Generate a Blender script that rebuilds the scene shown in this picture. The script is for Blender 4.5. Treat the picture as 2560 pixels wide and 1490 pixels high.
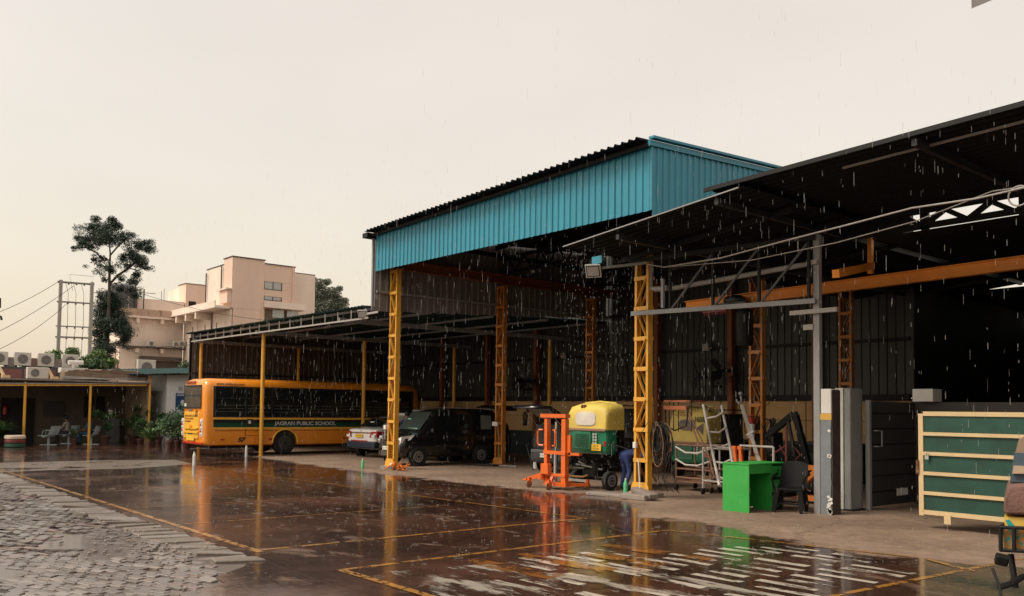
import bpy, bmesh, math, random
from mathutils import Vector, Matrix, Euler
random.seed(7)
S = bpy.context.scene
for o in list(bpy.data.objects): bpy.data.objects.remove(o)
COL = S.collection
R = math.radians
# ---------------------------------------------------------------- camera
cam = bpy.data.cameras.new('camera'); cam_ob = bpy.data.objects.new('camera', cam); COL.objects.link(cam_ob)
cam.sensor_width = 36; cam.lens = 30.33; cam.shift_y = 0.0691; cam.clip_start = 0.1; cam.clip_end = 2000
cam_ob.matrix_world = Matrix(((0.64211101, 0.02912229, 0.76605832, 0), (0.76651314, -0.04041092, -0.64095598, 0),
                              (0.01229101, 0.99875865, -0.04827091, 1.8), (0, 0, 0, 1)))
S.camera = cam_ob
# ---------------------------------------------------------------- world and sun
SUN_EL, SUN_AZ = 50, 200          # degrees, azimuth the light comes from, clockwise from +Y
W = bpy.data.worlds.new('World'); S.world = W; W.use_nodes = True
nt = W.node_tree; nt.nodes.clear()
sky = nt.nodes.new('ShaderNodeTexSky'); sky.sky_type = 'NISHITA'; sky.sun_disc = False
sky.sun_elevation = R(SUN_EL); sky.sun_rotation = R(SUN_AZ); sky.dust_density = 5; sky.air_density = 1.5
b1 = nt.nodes.new('ShaderNodeBackground'); b1.inputs[1].default_value = 0.05
nt.links.new(sky.outputs[0], b1.inputs[0])
b2 = nt.nodes.new('ShaderNodeBackground'); b2.inputs[1].default_value = 0.66
tc = nt.nodes.new('ShaderNodeTexCoord'); mp = nt.nodes.new('ShaderNodeMapping'); mp.inputs['Scale'].default_value = (1, 1, 2.6)
ns = nt.nodes.new('ShaderNodeTexNoise'); ns.inputs['Scale'].default_value = 1.4; ns.inputs['Detail'].default_value = 4; ns.inputs['Roughness'].default_value = 0.5
cr = nt.nodes.new('ShaderNodeValToRGB')
cr.color_ramp.elements[0].position = 0.3; cr.color_ramp.elements[0].color = (0.68, 0.57, 0.435, 1)
cr.color_ramp.elements[1].position = 0.72; cr.color_ramp.elements[1].color = (0.79, 0.66, 0.515, 1)
nt.links.new(tc.outputs['Generated'], mp.inputs[0]); nt.links.new(mp.outputs[0], ns.inputs[0]); nt.links.new(ns.outputs[0], cr.inputs[0]); nt.links.new(cr.outputs[0], b2.inputs[0])
ad = nt.nodes.new('ShaderNodeAddShader'); wo = nt.nodes.new('ShaderNodeOutputWorld')
nt.links.new(b1.outputs[0], ad.inputs[0]); nt.links.new(b2.outputs[0], ad.inputs[1]); nt.links.new(ad.outputs[0], wo.inputs[0])
sl = bpy.data.lights.new('sun', 'SUN'); sl.energy = 1.5; sl.angle = R(22); sl.color = (1, 0.93, 0.82)
so = bpy.data.objects.new('sun', sl); COL.objects.link(so)
_d = Vector((math.sin(R(SUN_AZ)) * math.cos(R(SUN_EL)), math.cos(R(SUN_AZ)) * math.cos(R(SUN_EL)), math.sin(R(SUN_EL))))
so.rotation_euler = _d.to_track_quat('Z', 'Y').to_euler(); so.location = (0, 0, 40)
vs = S.view_settings; vs.view_transform = 'Standard'; vs.look = 'None'; vs.exposure = 0.55; vs.gamma = 1; vs.use_curve_mapping = False
S.render.engine = 'CYCLES'; S.cycles.max_bounces = 6; S.cycles.diffuse_bounces = 3; S.cycles.glossy_bounces = 3; S.cycles.transparent_max_bounces = 12
S.render.film_transparent = False

# ---------------------------------------------------------------- materials
MATS = {}
def N(nt, t, **k):
    n = nt.nodes.new(t)
    for a, v in k.items():
        if a.startswith('i_'): n.inputs[a[2:].replace('_', ' ')].default_value = v
        else: setattr(n, a, v)
    return n
def mat(name, col, rough=0.6, metal=0.0, var=0.25, scale=1.5, bump=0.0, bscale=30.0, col2=None, thr=None, coat=0.0, streak=False, alpha=None, spec=None):
    """procedural surface: base colour broken up by noise in world position; col2/thr = wear patches of a second colour"""
    if name in MATS: return MATS[name]
    m = bpy.data.materials.new(name); m.use_nodes = True; t = m.node_tree; L = t.links.new
    p = t.nodes['Principled BSDF']; p.inputs['Roughness'].default_value = rough; p.inputs['Metallic'].default_value = metal
    if spec is not None: p.inputs['Specular IOR Level'].default_value = spec
    p.inputs['Coat Weight'].default_value = coat; p.inputs['Coat Roughness'].default_value = 0.06
    g = N(t, 'ShaderNodeNewGeometry'); mpn = N(t, 'ShaderNodeMapping')
    mpn.inputs['Scale'].default_value = (1, 1, 0.25) if streak else (1, 1, 1)
    L(g.outputs['Position'], mpn.inputs[0])
    n1 = N(t, 'ShaderNodeTexNoise', i_Scale=scale, i_Detail=8.0, i_Roughness=0.65); L(mpn.outputs[0], n1.inputs[0])
    r = N(t, 'ShaderNodeMapRange'); r.inputs['From Min'].default_value = 0.25; r.inputs['From Max'].default_value = 0.75
    r.inputs['To Min'].default_value = 1 - var; r.inputs['To Max'].default_value = 1 + var; L(n1.outputs[0], r.inputs[0])
    mx = N(t, 'ShaderNodeMix', data_type='RGBA', blend_type='MULTIPLY'); mx.inputs[0].default_value = 1
    mx.inputs[6].default_value = (*col, 1); L(r.outputs[0], mx.inputs[7]); out = mx.outputs[2]
    if col2 is not None:
        n2 = N(t, 'ShaderNodeTexNoise', i_Scale=scale * 2.7, i_Detail=10.0, i_Roughness=0.7); L(mpn.outputs[0], n2.inputs[0])
        r2 = N(t, 'ShaderNodeMapRange'); r2.inputs['From Min'].default_value = thr; r2.inputs['From Max'].default_value = thr + 0.06; L(n2.outputs[0], r2.inputs[0])
        m2 = N(t, 'ShaderNodeMix', data_type='RGBA'); L(r2.outputs[0], m2.inputs[0]); L(out, m2.inputs[6]); m2.inputs[7].default_value = (*col2, 1); out = m2.outputs[2]
    L(out, p.inputs['Base Color'])
    r3 = N(t, 'ShaderNodeMapRange'); r3.inputs['To Min'].default_value = rough * 0.7; r3.inputs['To Max'].default_value = min(1, rough * 1.3); L(n1.outputs[0], r3.inputs[0]); L(r3.outputs[0], p.inputs['Roughness'])
    if bump:
        n4 = N(t, 'ShaderNodeTexNoise', i_Scale=bscale, i_Detail=6.0); L(g.outputs['Position'], n4.inputs[0])
        b = N(t, 'ShaderNodeBump', i_Strength=bump, i_Distance=0.02); L(n4.outputs[0], b.inputs['Height']); L(b.outputs[0], p.inputs['Normal'])
    MATS[name] = m; return m
def glass(name, col, alpha=0.5, rough=0.04):
    if name in MATS: return MATS[name]
    m = bpy.data.materials.new(name); m.use_nodes = True; t = m.node_tree
    p = t.nodes['Principled BSDF']; p.inputs['Base Color'].default_value = (*col, 1); p.inputs['Roughness'].default_value = rough
    tr = N(t, 'ShaderNodeBsdfTransparent'); mi = N(t, 'ShaderNodeMixShader'); mi.inputs[0].default_value = alpha
    tr.inputs[0].default_value = (0.75, 0.8, 0.78, 1)
    t.links.new(tr.outputs[0], mi.inputs[1]); t.links.new(p.outputs[0], mi.inputs[2]); t.links.new(mi.outputs[0], t.nodes['Material Output'].inputs[0])
    MATS[name] = m; return m
RUST = (0.10, 0.04, 0.02)
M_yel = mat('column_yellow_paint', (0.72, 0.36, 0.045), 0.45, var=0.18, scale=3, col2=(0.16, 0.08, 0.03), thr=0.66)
M_org = mat('orange_paint', (0.62, 0.17, 0.02), 0.5, var=0.2, scale=2, col2=RUST, thr=0.67)
M_blue = mat('blue_sheet', (0.027, 0.242, 0.335), 0.42, var=0.2, scale=1.3, streak=True, bump=0.08, bscale=3, col2=(0.028, 0.19, 0.27), thr=0.65)
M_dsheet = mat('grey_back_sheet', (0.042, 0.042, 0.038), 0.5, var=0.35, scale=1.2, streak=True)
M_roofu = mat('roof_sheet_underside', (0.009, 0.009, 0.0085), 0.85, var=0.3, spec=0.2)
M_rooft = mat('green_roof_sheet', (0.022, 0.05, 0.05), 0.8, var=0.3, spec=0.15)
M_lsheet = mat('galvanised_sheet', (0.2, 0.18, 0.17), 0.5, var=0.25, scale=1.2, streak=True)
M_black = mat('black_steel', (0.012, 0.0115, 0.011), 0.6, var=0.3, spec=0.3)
M_colb = mat('column_shaded_paint', (0.50, 0.185, 0.03), 0.5, var=0.2, scale=3, col2=(0.14, 0.06, 0.03), thr=0.64)  # back row columns: shade under the roof put into a darker orange
M_railp = mat('rail_shaded_paint', (0.22, 0.06, 0.015), 0.6, var=0.2)  # crane rail orange dulled, its shade under the roof is in the colour
M_dark = mat('dark_trim', (0.02, 0.022, 0.025), 0.45)
M_gsteel = mat('grey_steel_paint', (0.26, 0.26, 0.26), 0.5, var=0.2, col2=(0.09, 0.06, 0.05), thr=0.7)
M_white = mat('white_paint', (0.66, 0.63, 0.58), 0.45, var=0.12, scale=3, col2=(0.25, 0.17, 0.12), thr=0.72)
M_pipe = mat('white_pipe', (0.33, 0.30, 0.27), 0.5, var=0.2)
M_conc = mat('weathered_concrete', (0.26, 0.22, 0.19), 0.8, var=0.3, scale=2, bump=0.4, col2=(0.12, 0.1, 0.085), thr=0.6)
M_rub = mat('tyre_rubber', (0.014, 0.014, 0.014), 0.75, var=0.2)
M_rim = mat('wheel_steel', (0.42, 0.42, 0.42), 0.3, 0.7)
M_chrome = mat('chrome', (0.7, 0.7, 0.7), 0.15, 1.0, var=0.05)
M_glass = glass('dark_car_glass', (0.012, 0.016, 0.016), 0.82)
M_lens = mat('clear_lens', (0.75, 0.76, 0.74), 0.12, var=0.15, scale=18, coat=1)
M_red = mat('red_lens', (0.45, 0.02, 0.03), 0.2, coat=1)
M_numw = mat('white_plate', (0.72, 0.7, 0.66), 0.5, var=0.05)
M_numy = mat('yellow_plate', (0.8, 0.48, 0.04), 0.5, var=0.05)
M_ink = mat('black_lettering', (0.02, 0.02, 0.02), 0.6, var=0.05)

# ---------------------------------------------------------------- mesh helpers
class B:
    def __init__(s): s.b = bmesh.new()
    def face(s, pts):
        try: return s.b.faces.new([s.b.verts.new(p) for p in pts])
        except ValueError: return None
    def box(s, c, d, rot=None):
        m = Matrix.Translation(c)
        if rot is not None: m = m @ (rot.to_matrix().to_4x4() if isinstance(rot, Euler) else rot)
        h = [x/2 for x in d]; V = [s.b.verts.new(m @ Vector((h[0]*i, h[1]*j, h[2]*k))) for i in (-1, 1) for j in (-1, 1) for k in (-1, 1)]
        for f in ((0, 1, 3, 2), (4, 6, 7, 5), (0, 4, 5, 1), (2, 3, 7, 6), (0, 2, 6, 4), (1, 5, 7, 3)): s.b.faces.new([V[i] for i in f])
        return s
    def bx(s, x0, x1, y0, y1, z0, z1): return s.box(((x0+x1)/2, (y0+y1)/2, (z0+z1)/2), (abs(x1-x0), abs(y1-y0), abs(z1-z0)))
    def bar(s, p, q, w, h=None, up=(0, 0, 1)):
        p, q = Vector(p), Vector(q); d = q - p; h = h or w
        y = d.normalized(); u = Vector(up)
        if abs(y.dot(u)) > 0.98: u = Vector((1, 0, 0))
        x = y.cross(u).normalized(); z = x.cross(y)
        r = Matrix((x, y, z)).transposed().to_4x4()
        return s.box((p+q)/2, (w, d.length, h), r)
    def tube(s, p, q, r, r2=None, n=10):
        p, q = Vector(p), Vector(q); d = q - p
        if d.length < 1e-6: return s
        m = Matrix.Translation((p+q)/2) @ d.to_track_quat('Z', 'Y').to_matrix().to_4x4()
        bmesh.ops.create_cone(s.b, cap_ends=True, segments=n, radius1=r, radius2=r if r2 is None else r2, depth=d.length, matrix=m); return s
    def path(s, pts, r, n=8):
        pts = [Vector(p) for p in pts]; rings = []; pr = None
        for i, p in enumerate(pts):
            d = (pts[min(i+1, len(pts)-1)] - pts[max(i-1, 0)]).normalized()
            u = Vector((0, 0, 1)) if abs(d.z) < 0.95 else Vector((1, 0, 0))
            if pr is not None and (pr - d * pr.dot(d)).length > .1: u = pr
            a = (u - d * u.dot(d)).normalized(); c = d.cross(a); pr = a
            rings.append([s.b.verts.new(p + (a*math.cos(t) + c*math.sin(t))*r) for t in [2*math.pi*k/n for k in range(n)]])
        for a, c in zip(rings, rings[1:]):
            for k in range(n): s.b.faces.new((a[k], a[(k+1) % n], c[(k+1) % n], c[k]))
        s.b.faces.new(rings[0][::-1]); s.b.faces.new(rings[-1]); return s
    def sph(s, c, r, seg=10, sc=(1, 1, 1)):
        bmesh.ops.create_uvsphere(s.b, u_segments=seg, v_segments=max(6, seg*2//3), radius=r, matrix=Matrix.Translation(c) @ Matrix.Diagonal((*sc, 1))); return s
    def lathe(s, c, prof, n=16, axis='Z'):
        """prof = [(radius, height)]"""
        rot = {'Z': Matrix.Identity(3), 'Y': Matrix.Rotation(R(-90), 3, 'X'), 'X': Matrix.Rotation(R(90), 3, 'Y')}[axis]
        c = Vector(c); rings = []
        for r, h in prof:
            rings.append([s.b.verts.new(c + rot @ Vector((r*math.cos(2*math.pi*k/n), r*math.sin(2*math.pi*k/n), h))) for k in range(n)])
        for a, d in zip(rings, rings[1:]):
            for k in range(n): s.b.faces.new((a[k], a[(k+1) % n], d[(k+1) % n], d[k]))
        s.b.faces.new(rings[0][::-1]); s.b.faces.new(rings[-1]); return s
    def prism(s, pts, axis, a, b):
        """closed outline extruded along an axis from a to b; pts are the two other coordinates"""
        def P(u, v, w): return {'X': (w, u, v), 'Y': (u, w, v), 'Z': (u, v, w)}[axis]
        A = [s.b.verts.new(P(u, v, a)) for u, v in pts]; C = [s.b.verts.new(P(u, v, b)) for u, v in pts]; n = len(pts)
        s.b.faces.new(A); s.b.faces.new(C[::-1])
        for k in range(n): s.b.faces.new((A[k], C[k], C[(k+1) % n], A[(k+1) % n]))
        return s
    def loft(s, rings, close=True, caps=True):
        V = [[s.b.verts.new(p) for p in r] for r in rings]; n = len(V[0])
        for a, c in zip(V, V[1:]):
            for k in range(n if close else n-1): s.b.faces.new((a[k], a[(k+1) % n], c[(k+1) % n], c[k]))
        if caps and close: s.b.faces.new(V[0][::-1]); s.b.faces.new(V[-1])
        return s
    def bev(s, w, seg=2):
        bmesh.ops.bevel(s.b, geom=list(s.b.edges), offset=w, segments=seg, affect='EDGES', profile=0.6, clamp_overlap=True); return s
    def mesh(s, name, smooth=False):
        bmesh.ops.recalc_face_normals(s.b, faces=s.b.faces)
        me = bpy.data.meshes.new(name); s.b.to_mesh(me); s.b.free()
        if smooth: me.polygons.foreach_set('use_smooth', [True]*len(me.polygons))
        return me
def centre(me):
    c = [v.co for v in me.vertices]
    if not c: return Vector()
    lo = Vector([min(v[i] for v in c) for i in range(3)]); hi = Vector([max(v[i] for v in c) for i in range(3)])
    m = (lo+hi)/2; me.transform(Matrix.Translation(-m)); return m
def obj(name, b, m, parent=None, label=None, kind=None, smooth=False, world=False, angle=None):
    """one mesh object; coordinates of b are local to the parent thing, or world ones with world=True"""
    me = b.mesh(name, smooth or angle is not None) if isinstance(b, B) else b
    c = centre(me); o = bpy.data.objects.new(name, me); COL.objects.link(o); me.materials.append(m)
    o.location = c
    if angle is not None and hasattr(me, 'set_sharp_from_angle'): me.set_sharp_from_angle(angle=R(angle))
    if parent is not None:
        o.parent = parent
        if world: o.location = c - wpos(parent)
    if label: o['label'] = label
    if kind: o['kind'] = kind
    return o
def wpos(o):
    p = Vector(o.location)
    while o.parent is not None: o = o.parent; p += Vector(o.location)
    return p
def share(name, me, m, loc, parent, rot=(0, 0, 0), world=False, kind=None):
    o = bpy.data.objects.new(name, me); COL.objects.link(o)
    if not me.materials: me.materials.append(m)
    o.location = loc; o.rotation_euler = rot; o.parent = parent
    if world: o.location = Vector(loc) - wpos(parent)
    if kind: o['kind'] = kind
    return o
def T(name, label, cat, loc=(0, 0, 0), rz=0.0, group=None):
    o = bpy.data.objects.new(name, None); COL.objects.link(o); o.empty_display_size = 0.2
    o.location = loc; o.rotation_euler = (0, 0, rz); o['label'] = label; o['category'] = cat
    if group: o['group'] = group
    return o
def tag(o, label, cat, group=None):
    o['label'] = label; o['category'] = cat
    if group: o['group'] = group
    return o
def struct(name, b, m): return obj(name, b, m, kind='structure')
def copy_thing(root, loc, rz, label, group=None):
    def cp(o, par):
        c = o.copy(); COL.objects.link(c); c.parent = par
        for ch in o.children: cp(ch, c)
        return c
    r = cp(root, None); r.location = loc; r.rotation_euler = (0, 0, rz); r['label'] = label
    if group: r['group'] = group
    return r
def text(name, s, size, loc, rot, m, parent, depth=0.002, shear=0.0, bold=0.0, align='LEFT', world=False):
    cu = bpy.data.curves.new('t', 'FONT'); cu.body = s; cu.size = size; cu.extrude = depth; cu.shear = shear; cu.offset = bold; cu.align_x = align; cu.resolution_u = 3
    to = bpy.data.objects.new('t', cu); COL.objects.link(to); dg = bpy.context.evaluated_depsgraph_get()
    me = bpy.data.meshes.new_from_object(to.evaluated_get(dg)); bpy.data.objects.remove(to)
    me.transform(Matrix.Translation(loc) @ Euler(rot).to_matrix().to_4x4()); me.materials.clear()
    return obj(name, me, m, parent, world=world)
SIDE = (R(90), 0, R(90))     # text read from +X
REAR = (R(90), 0, 0)         # text read from -Y
def sheet_mesh(w, h, pitch=0.2, dep=0.03, name='sheet', tilt=0.0):
    """trapezoid ribbed metal sheet in the XZ plane, ribs vertical, from x=0..w, z=0..h (tilt raises the top along x)"""
    b = B(); prof = []; n = max(1, round(w/pitch)); p = w/n
    for k in range(n):
        x = k*p; prof += [(x, 0), (x+p*0.62, 0), (x+p*0.7, -dep), (x+p*0.92, -dep)]
    prof.append((w, 0))
    lo = [(x, y, 0) for x, y in prof]; hi = [(x, y, h + tilt*x) for x, y in prof]
    lo2 = [(x, y+0.004, 0) for x, y in prof][::-1]; hi2 = [(x, y+0.004, h + tilt*x) for x, y in prof][::-1]
    b.loft([lo+lo2, hi+hi2]); return b.mesh(name)
# ================================================================ GROUND
def yard_material():
    m = bpy.data.materials.new('wet_concrete'); m.use_nodes = True; t = m.node_tree; L = t.links.new
    p = t.nodes['Principled BSDF']; g = N(t, 'ShaderNodeNewGeometry'); sx = N(t, 'ShaderNodeSeparateXYZ'); L(g.outputs['Position'], sx.inputs[0])
    # edge of the wet area: y of the boundary as a curve of x
    mrx = N(t, 'ShaderNodeMapRange'); mrx.inputs['From Min'].default_value = -45; mrx.inputs['From Max'].default_value = 0; L(sx.outputs[0], mrx.inputs[0])
    fc = N(t, 'ShaderNodeFloatCurve'); c = fc.mapping.curves[0]
    pts = [(-45, 22), (-36, 17), (-33, 14.2), (-30, 13.2), (-24, 12.7), (-16, 12.9), (-13, 13.5), (-11.5, 13.0), (-10, 11.4), (-9.2, 11.6), (-8.2, 11.7), (-7.3, 11.2), (-6.4, 10.9), (-5.6, 10.8), (-4.2, 11.5), (0, 12.2)]
    c.points[0].location = ((pts[0][0]+45)/45, pts[0][1]/30); c.points[1].location = (1, pts[-1][1]/30)
    for x, y in pts[1:-1]: c.points.new((x+45)/45, y/30)
    for q in c.points: q.handle_type = 'VECTOR'
    fc.mapping.update(); L(mrx.outputs[0], fc.inputs['Value'])
    yb = N(t, 'ShaderNodeMath', operation='MULTIPLY'); yb.inputs[1].default_value = 30; L(fc.outputs[0], yb.inputs[0])
    d = N(t, 'ShaderNodeMath', operation='SUBTRACT'); L(yb.outputs[0], d.inputs[0]); L(sx.outputs[1], d.inputs[1])
    nb = N(t, 'ShaderNodeTexNoise', i_Scale=1.1, i_Detail=8.0, i_Roughness=0.62); L(g.outputs['Position'], nb.inputs[0])
    nb2 = N(t, 'ShaderNodeMapRange'); nb2.inputs['To Min'].default_value = -1.0; nb2.inputs['To Max'].default_value = 1.0; L(nb.outputs[0], nb2.inputs[0])
    ds = N(t, 'ShaderNodeMath', operation='ADD'); L(d.outputs[0], ds.inputs[0]); L(nb2.outputs[0], ds.inputs[1])
    wet = N(t, 'ShaderNodeMapRange', interpolation_type='SMOOTHSTEP'); wet.inputs['From Min'].default_value = -0.05; wet.inputs['From Max'].default_value = 0.25; L(ds.outputs[0], wet.inputs[0])
    # colours
    n1 = N(t, 'ShaderNodeTexNoise', i_Scale=0.55, i_Detail=9.0, i_Roughness=0.6); L(g.outputs['Position'], n1.inputs[0])
    n2 = N(t, 'ShaderNodeTexNoise', i_Scale=5.0, i_Detail=9.0, i_Roughness=0.7); L(g.outputs['Position'], n2.inputs[0])
    dry = N(t, 'ShaderNodeValToRGB'); e = dry.color_ramp.elements; e[0].position = 0.3; e[0].color = (0.17, 0.115, 0.082, 1); e[1].position = 0.7; e[1].color = (0.31, 0.22, 0.158, 1); L(n1.outputs[0], dry.inputs[0])
    wc = N(t, 'ShaderNodeValToRGB'); e = wc.color_ramp.elements; e[0].position = 0.32; e[0].color = (0.016, 0.009, 0.006, 1); e[1].position = 0.68; e[1].color = (0.098, 0.043, 0.027, 1); L(n1.outputs[0], wc.inputs[0])
    mx = N(t, 'ShaderNodeMix', data_type='RGBA'); L(wet.outputs[0], mx.inputs[0]); L(dry.outputs[0], mx.inputs[6]); L(wc.outputs[0], mx.inputs[7])
    # pale silt patches left by the water
    n5 = N(t, 'ShaderNodeTexNoise', i_Scale=0.8, i_Detail=10.0, i_Roughness=0.72, i_Distortion=0.6); mp5 = N(t, 'ShaderNodeMapping'); mp5.inputs['Location'].default_value = (3.1, 8.4, 0); mp5.inputs['Scale'].default_value = (1.0, 1.6, 1)
    L(g.outputs['Position'], mp5.inputs[0]); L(mp5.outputs[0], n5.inputs[0])
    r5 = N(t, 'ShaderNodeMapRange'); r5.inputs['From Min'].default_value = 0.565; r5.inputs['From Max'].default_value = 0.66; r5.inputs['To Max'].default_value = 0.75; L(n5.outputs[0], r5.inputs[0])
    mx5 = N(t, 'ShaderNodeMix', data_type='RGBA'); L(r5.outputs[0], mx5.inputs[0]); L(mx.outputs[2], mx5.inputs[6]); mx5.inputs[7].default_value = (0.20, 0.135, 0.10, 1)
    v = N(t, 'ShaderNodeMapRange'); v.inputs['From Min'].default_value = 0.3; v.inputs['From Max'].default_value = 0.7; v.inputs['To Min'].default_value = 0.72; v.inputs['To Max'].default_value = 1.25; L(n2.outputs[0], v.inputs[0])
    # cracks and slab joints
    vo = N(t, 'ShaderNodeTexVoronoi', feature='DISTANCE_TO_EDGE', i_Scale=0.23); wob = N(t, 'ShaderNodeVectorMath', operation='SCALE'); wob.inputs['Scale'].default_value = 0.7
    L(n2.outputs['Color'], wob.inputs[0]); av = N(t, 'ShaderNodeVectorMath', operation='ADD'); L(g.outputs['Position'], av.inputs[0]); L(wob.outputs[0], av.inputs[1]); L(av.outputs[0], vo.inputs[0])
    ck = N(t, 'ShaderNodeMapRange'); ck.inputs['From Min'].default_value = 0.0015; ck.inputs['From Max'].default_value = 0.006; ck.inputs['To Min'].default_value = 0.45; ck.inputs['To Max'].default_value = 1; L(vo.outputs['Distance'], ck.inputs[0])
    vv = N(t, 'ShaderNodeMath', operation='MULTIPLY'); L(v.outputs[0], vv.inputs[0]); L(ck.outputs[0], vv.inputs[1])
    mm = N(t, 'ShaderNodeMix', data_type='RGBA', blend_type='MULTIPLY'); mm.inputs[0].default_value = 1; L(mx5.outputs[2], mm.inputs[6]); L(vv.outputs[0], mm.inputs[7]); L(mm.outputs[2], p.inputs['Base Color'])
    rr = N(t, 'ShaderNodeMapRange'); rr.inputs['To Min'].default_value = 0.75; rr.inputs['To Max'].default_value = 0.42; L(wet.outputs[0], rr.inputs[0]); L(rr.outputs[0], p.inputs['Roughness'])
    # standing water as a coat, broken by pale patches
    pm = N(t, 'ShaderNodeMath', operation='SUBTRACT'); L(wet.outputs[0], pm.inputs[0]); L(r5.outputs[0], pm.inputs[1]); pm.use_clamp = True
    L(pm.outputs[0], p.inputs['Coat Weight']); p.inputs['Coat IOR'].default_value = 1.33
    cr_ = N(t, 'ShaderNodeMapRange'); cr_.inputs['From Min'].default_value = 0.35; cr_.inputs['From Max'].default_value = 0.7; cr_.inputs['To Min'].default_value = 0.015; cr_.inputs['To Max'].default_value = 0.2; L(n1.outputs[0], cr_.inputs[0]); L(cr_.outputs[0], p.inputs['Coat Roughness'])
    sp_ = N(t, 'ShaderNodeMapRange'); sp_.inputs['To Min'].default_value = 0.35; sp_.inputs['To Max'].default_value = 0.06; L(wet.outputs[0], sp_.inputs[0]); L(sp_.outputs[0], p.inputs['Specular IOR Level'])
    # rain-pocked surface of the film
    w1 = N(t, 'ShaderNodeTexNoise', i_Scale=6.0, i_Detail=5.0, i_Roughness=0.6); mw = N(t, 'ShaderNodeMapping'); L(g.outputs['Position'], mw.inputs[0]); L(mw.outputs[0], w1.inputs[0])
    w2 = N(t, 'ShaderNodeTexVoronoi', i_Scale=9.0); L(g.outputs['Position'], w2.inputs[0])
    w3 = N(t, 'ShaderNodeMath', operation='SINE'); w4 = N(t, 'ShaderNodeMath', operation='MULTIPLY'); w4.inputs[1].default_value = 60; L(w2.outputs['Distance'], w4.inputs[0]); L(w4.outputs[0], w3.inputs[0])
    w5 = N(t, 'ShaderNodeMapRange'); w5.inputs['From Min'].default_value = 0.0; w5.inputs['From Max'].default_value = 0.35; w5.inputs['To Min'].default_value = 0.10; w5.inputs['To Max'].default_value = 0; L(w2.outputs['Distance'], w5.inputs[0])
    w6 = N(t, 'ShaderNodeMath', operation='MULTIPLY'); L(w3.outputs[0], w6.inputs[0]); L(w5.outputs[0], w6.inputs[1])
    w7 = N(t, 'ShaderNodeMath', operation='ADD'); L(w6.outputs[0], w7.inputs[0]); L(w1.outputs[0], w7.inputs[1])
    bp = N(t, 'ShaderNodeBump', i_Strength=0.085, i_Distance=0.02); L(w7.outputs[0], bp.inputs['Height']); L(bp.outputs[0], p.inputs['Coat Normal'])
    b2_ = N(t, 'ShaderNodeBump', i_Strength=0.3, i_Distance=0.02); L(n2.outputs[0], b2_.inputs['Height']); L(b2_.outputs[0], p.inputs['Normal'])
    return m
M_yard = yard_material()
M_earth = mat('bare_earth', (0.12, 0.09, 0.07), 0.8, var=0.3, scale=0.3)
b = B(); b.bx(-900, 300, -300, 900, -0.6, -0.06); struct('ground', b, M_earth)
b = B(); b.bx(-60, 6, 4.35, 32, -0.05, 0.0); struct('concrete_yard', b, M_yard)
# markings ---------------------------------------------------------
def paint(name, col, thr, scale, grid=None):
    m = bpy.data.materials.new(name); m.use_nodes = True; t = m.node_tree; L = t.links.new
    p = t.nodes['Principled BSDF']; p.inputs['Base Color'].default_value = (*col, 1); p.inputs['Roughness'].default_value = 0.3
    p.inputs['Coat Weight'].default_value = 0.6; p.inputs['Coat Roughness'].default_value = 0.08
    g = N(t, 'ShaderNodeNewGeometry'); n = N(t, 'ShaderNodeTexNoise', i_Scale=scale, i_Detail=9.0, i_Roughness=0.68); mpp = N(t, 'ShaderNodeMapping'); mpp.inputs['Scale'].default_value = (0.6, 1.8, 1) if 'white' in name else (1, 1, 1); L(g.outputs['Position'], mpp.inputs[0]); L(mpp.outputs[0], n.inputs[0])
    r = N(t, 'ShaderNodeMapRange'); r.inputs['From Min'].default_value = thr-0.035; r.inputs['From Max'].default_value = thr+0.035; L(n.outputs[0], r.inputs[0])
    tr = N(t, 'ShaderNodeBsdfTransparent'); mi = N(t, 'ShaderNodeMixShader'); L(r.outputs[0], mi.inputs[0]); L(tr.outputs[0], mi.inputs[1]); L(p.outputs[0], mi.inputs[2]); L(mi.outputs[0], t.nodes['Material Output'].inputs[0])
    return m
M_line = paint('worn_yellow_line', (0.42, 0.20, 0.04), 0.46, 6.0)
M_linew = paint('faded_yellow_paint', (0.26, 0.10, 0.02), 0.50, 2.2)
M_wline = paint('worn_white_block', (0.62, 0.55, 0.46), 0.475, 2.3)
def line(pts, w, z=0.004, m=None):
    b = B()
    for (x0, y0), (x1, y1) in pts:
        d = Vector((x1-x0, y1-y0)).normalized(); n = Vector((-d.y, d.x))*w/2
        b.face([(x0+n.x, y0+n.y, z), (x1+n.x, y1+n.y, z), (x1-n.x, y1-n.y, z), (x0-n.x, y0-n.y, z)])
    struct('yellow_line', b, m or M_line)
b = B(); b.face([(x, y, .003) for x, y, z in ((-30.42, 4.83, 0), (-30.43, 7.9, 0), (-29.55, 10.05, 0), (-27.27, 9.78, 0), (-25.98, 7.61, 0), (-26.42, 5.53, 0), (-26.18, 4.16, 0))]); struct('sky_sheen_band', b, paint('pale_sky_sheen', (.30, .245, .20), .42, .9))  # pale dryish strip, the sky's reflection painted into its colour
line([((-33, 4.52), (-10.3, 4.58))], 0.10)
line([((-27.4, 9.46), (-10.37, 10.36))], 0.07)
line([((-10.42, 4.65), (-10.38, 10.36))], 0.085, 0.008)
line([((-8.65, 4.75), (-8.65, 10.33))], 0.085)
line([((-8.65, 10.36), (-5.2, 11.0)), ], 0.07, 0.008)
line([((-8.6, 4.78), (-6.2, 4.82))], 0.10, 0.008)
line([((-4.3, 12.1), (-4.62, 7.4))], 0.08)
line([((-5.0, 11.0), (-4.3, 10.6))], 0.08, 0.008)
line([((-13.4, 4.7), (-13.3, 9.6))], 0.05); line([((-16.0, 4.7), (-15.9, 8.4))], 0.035)
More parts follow.
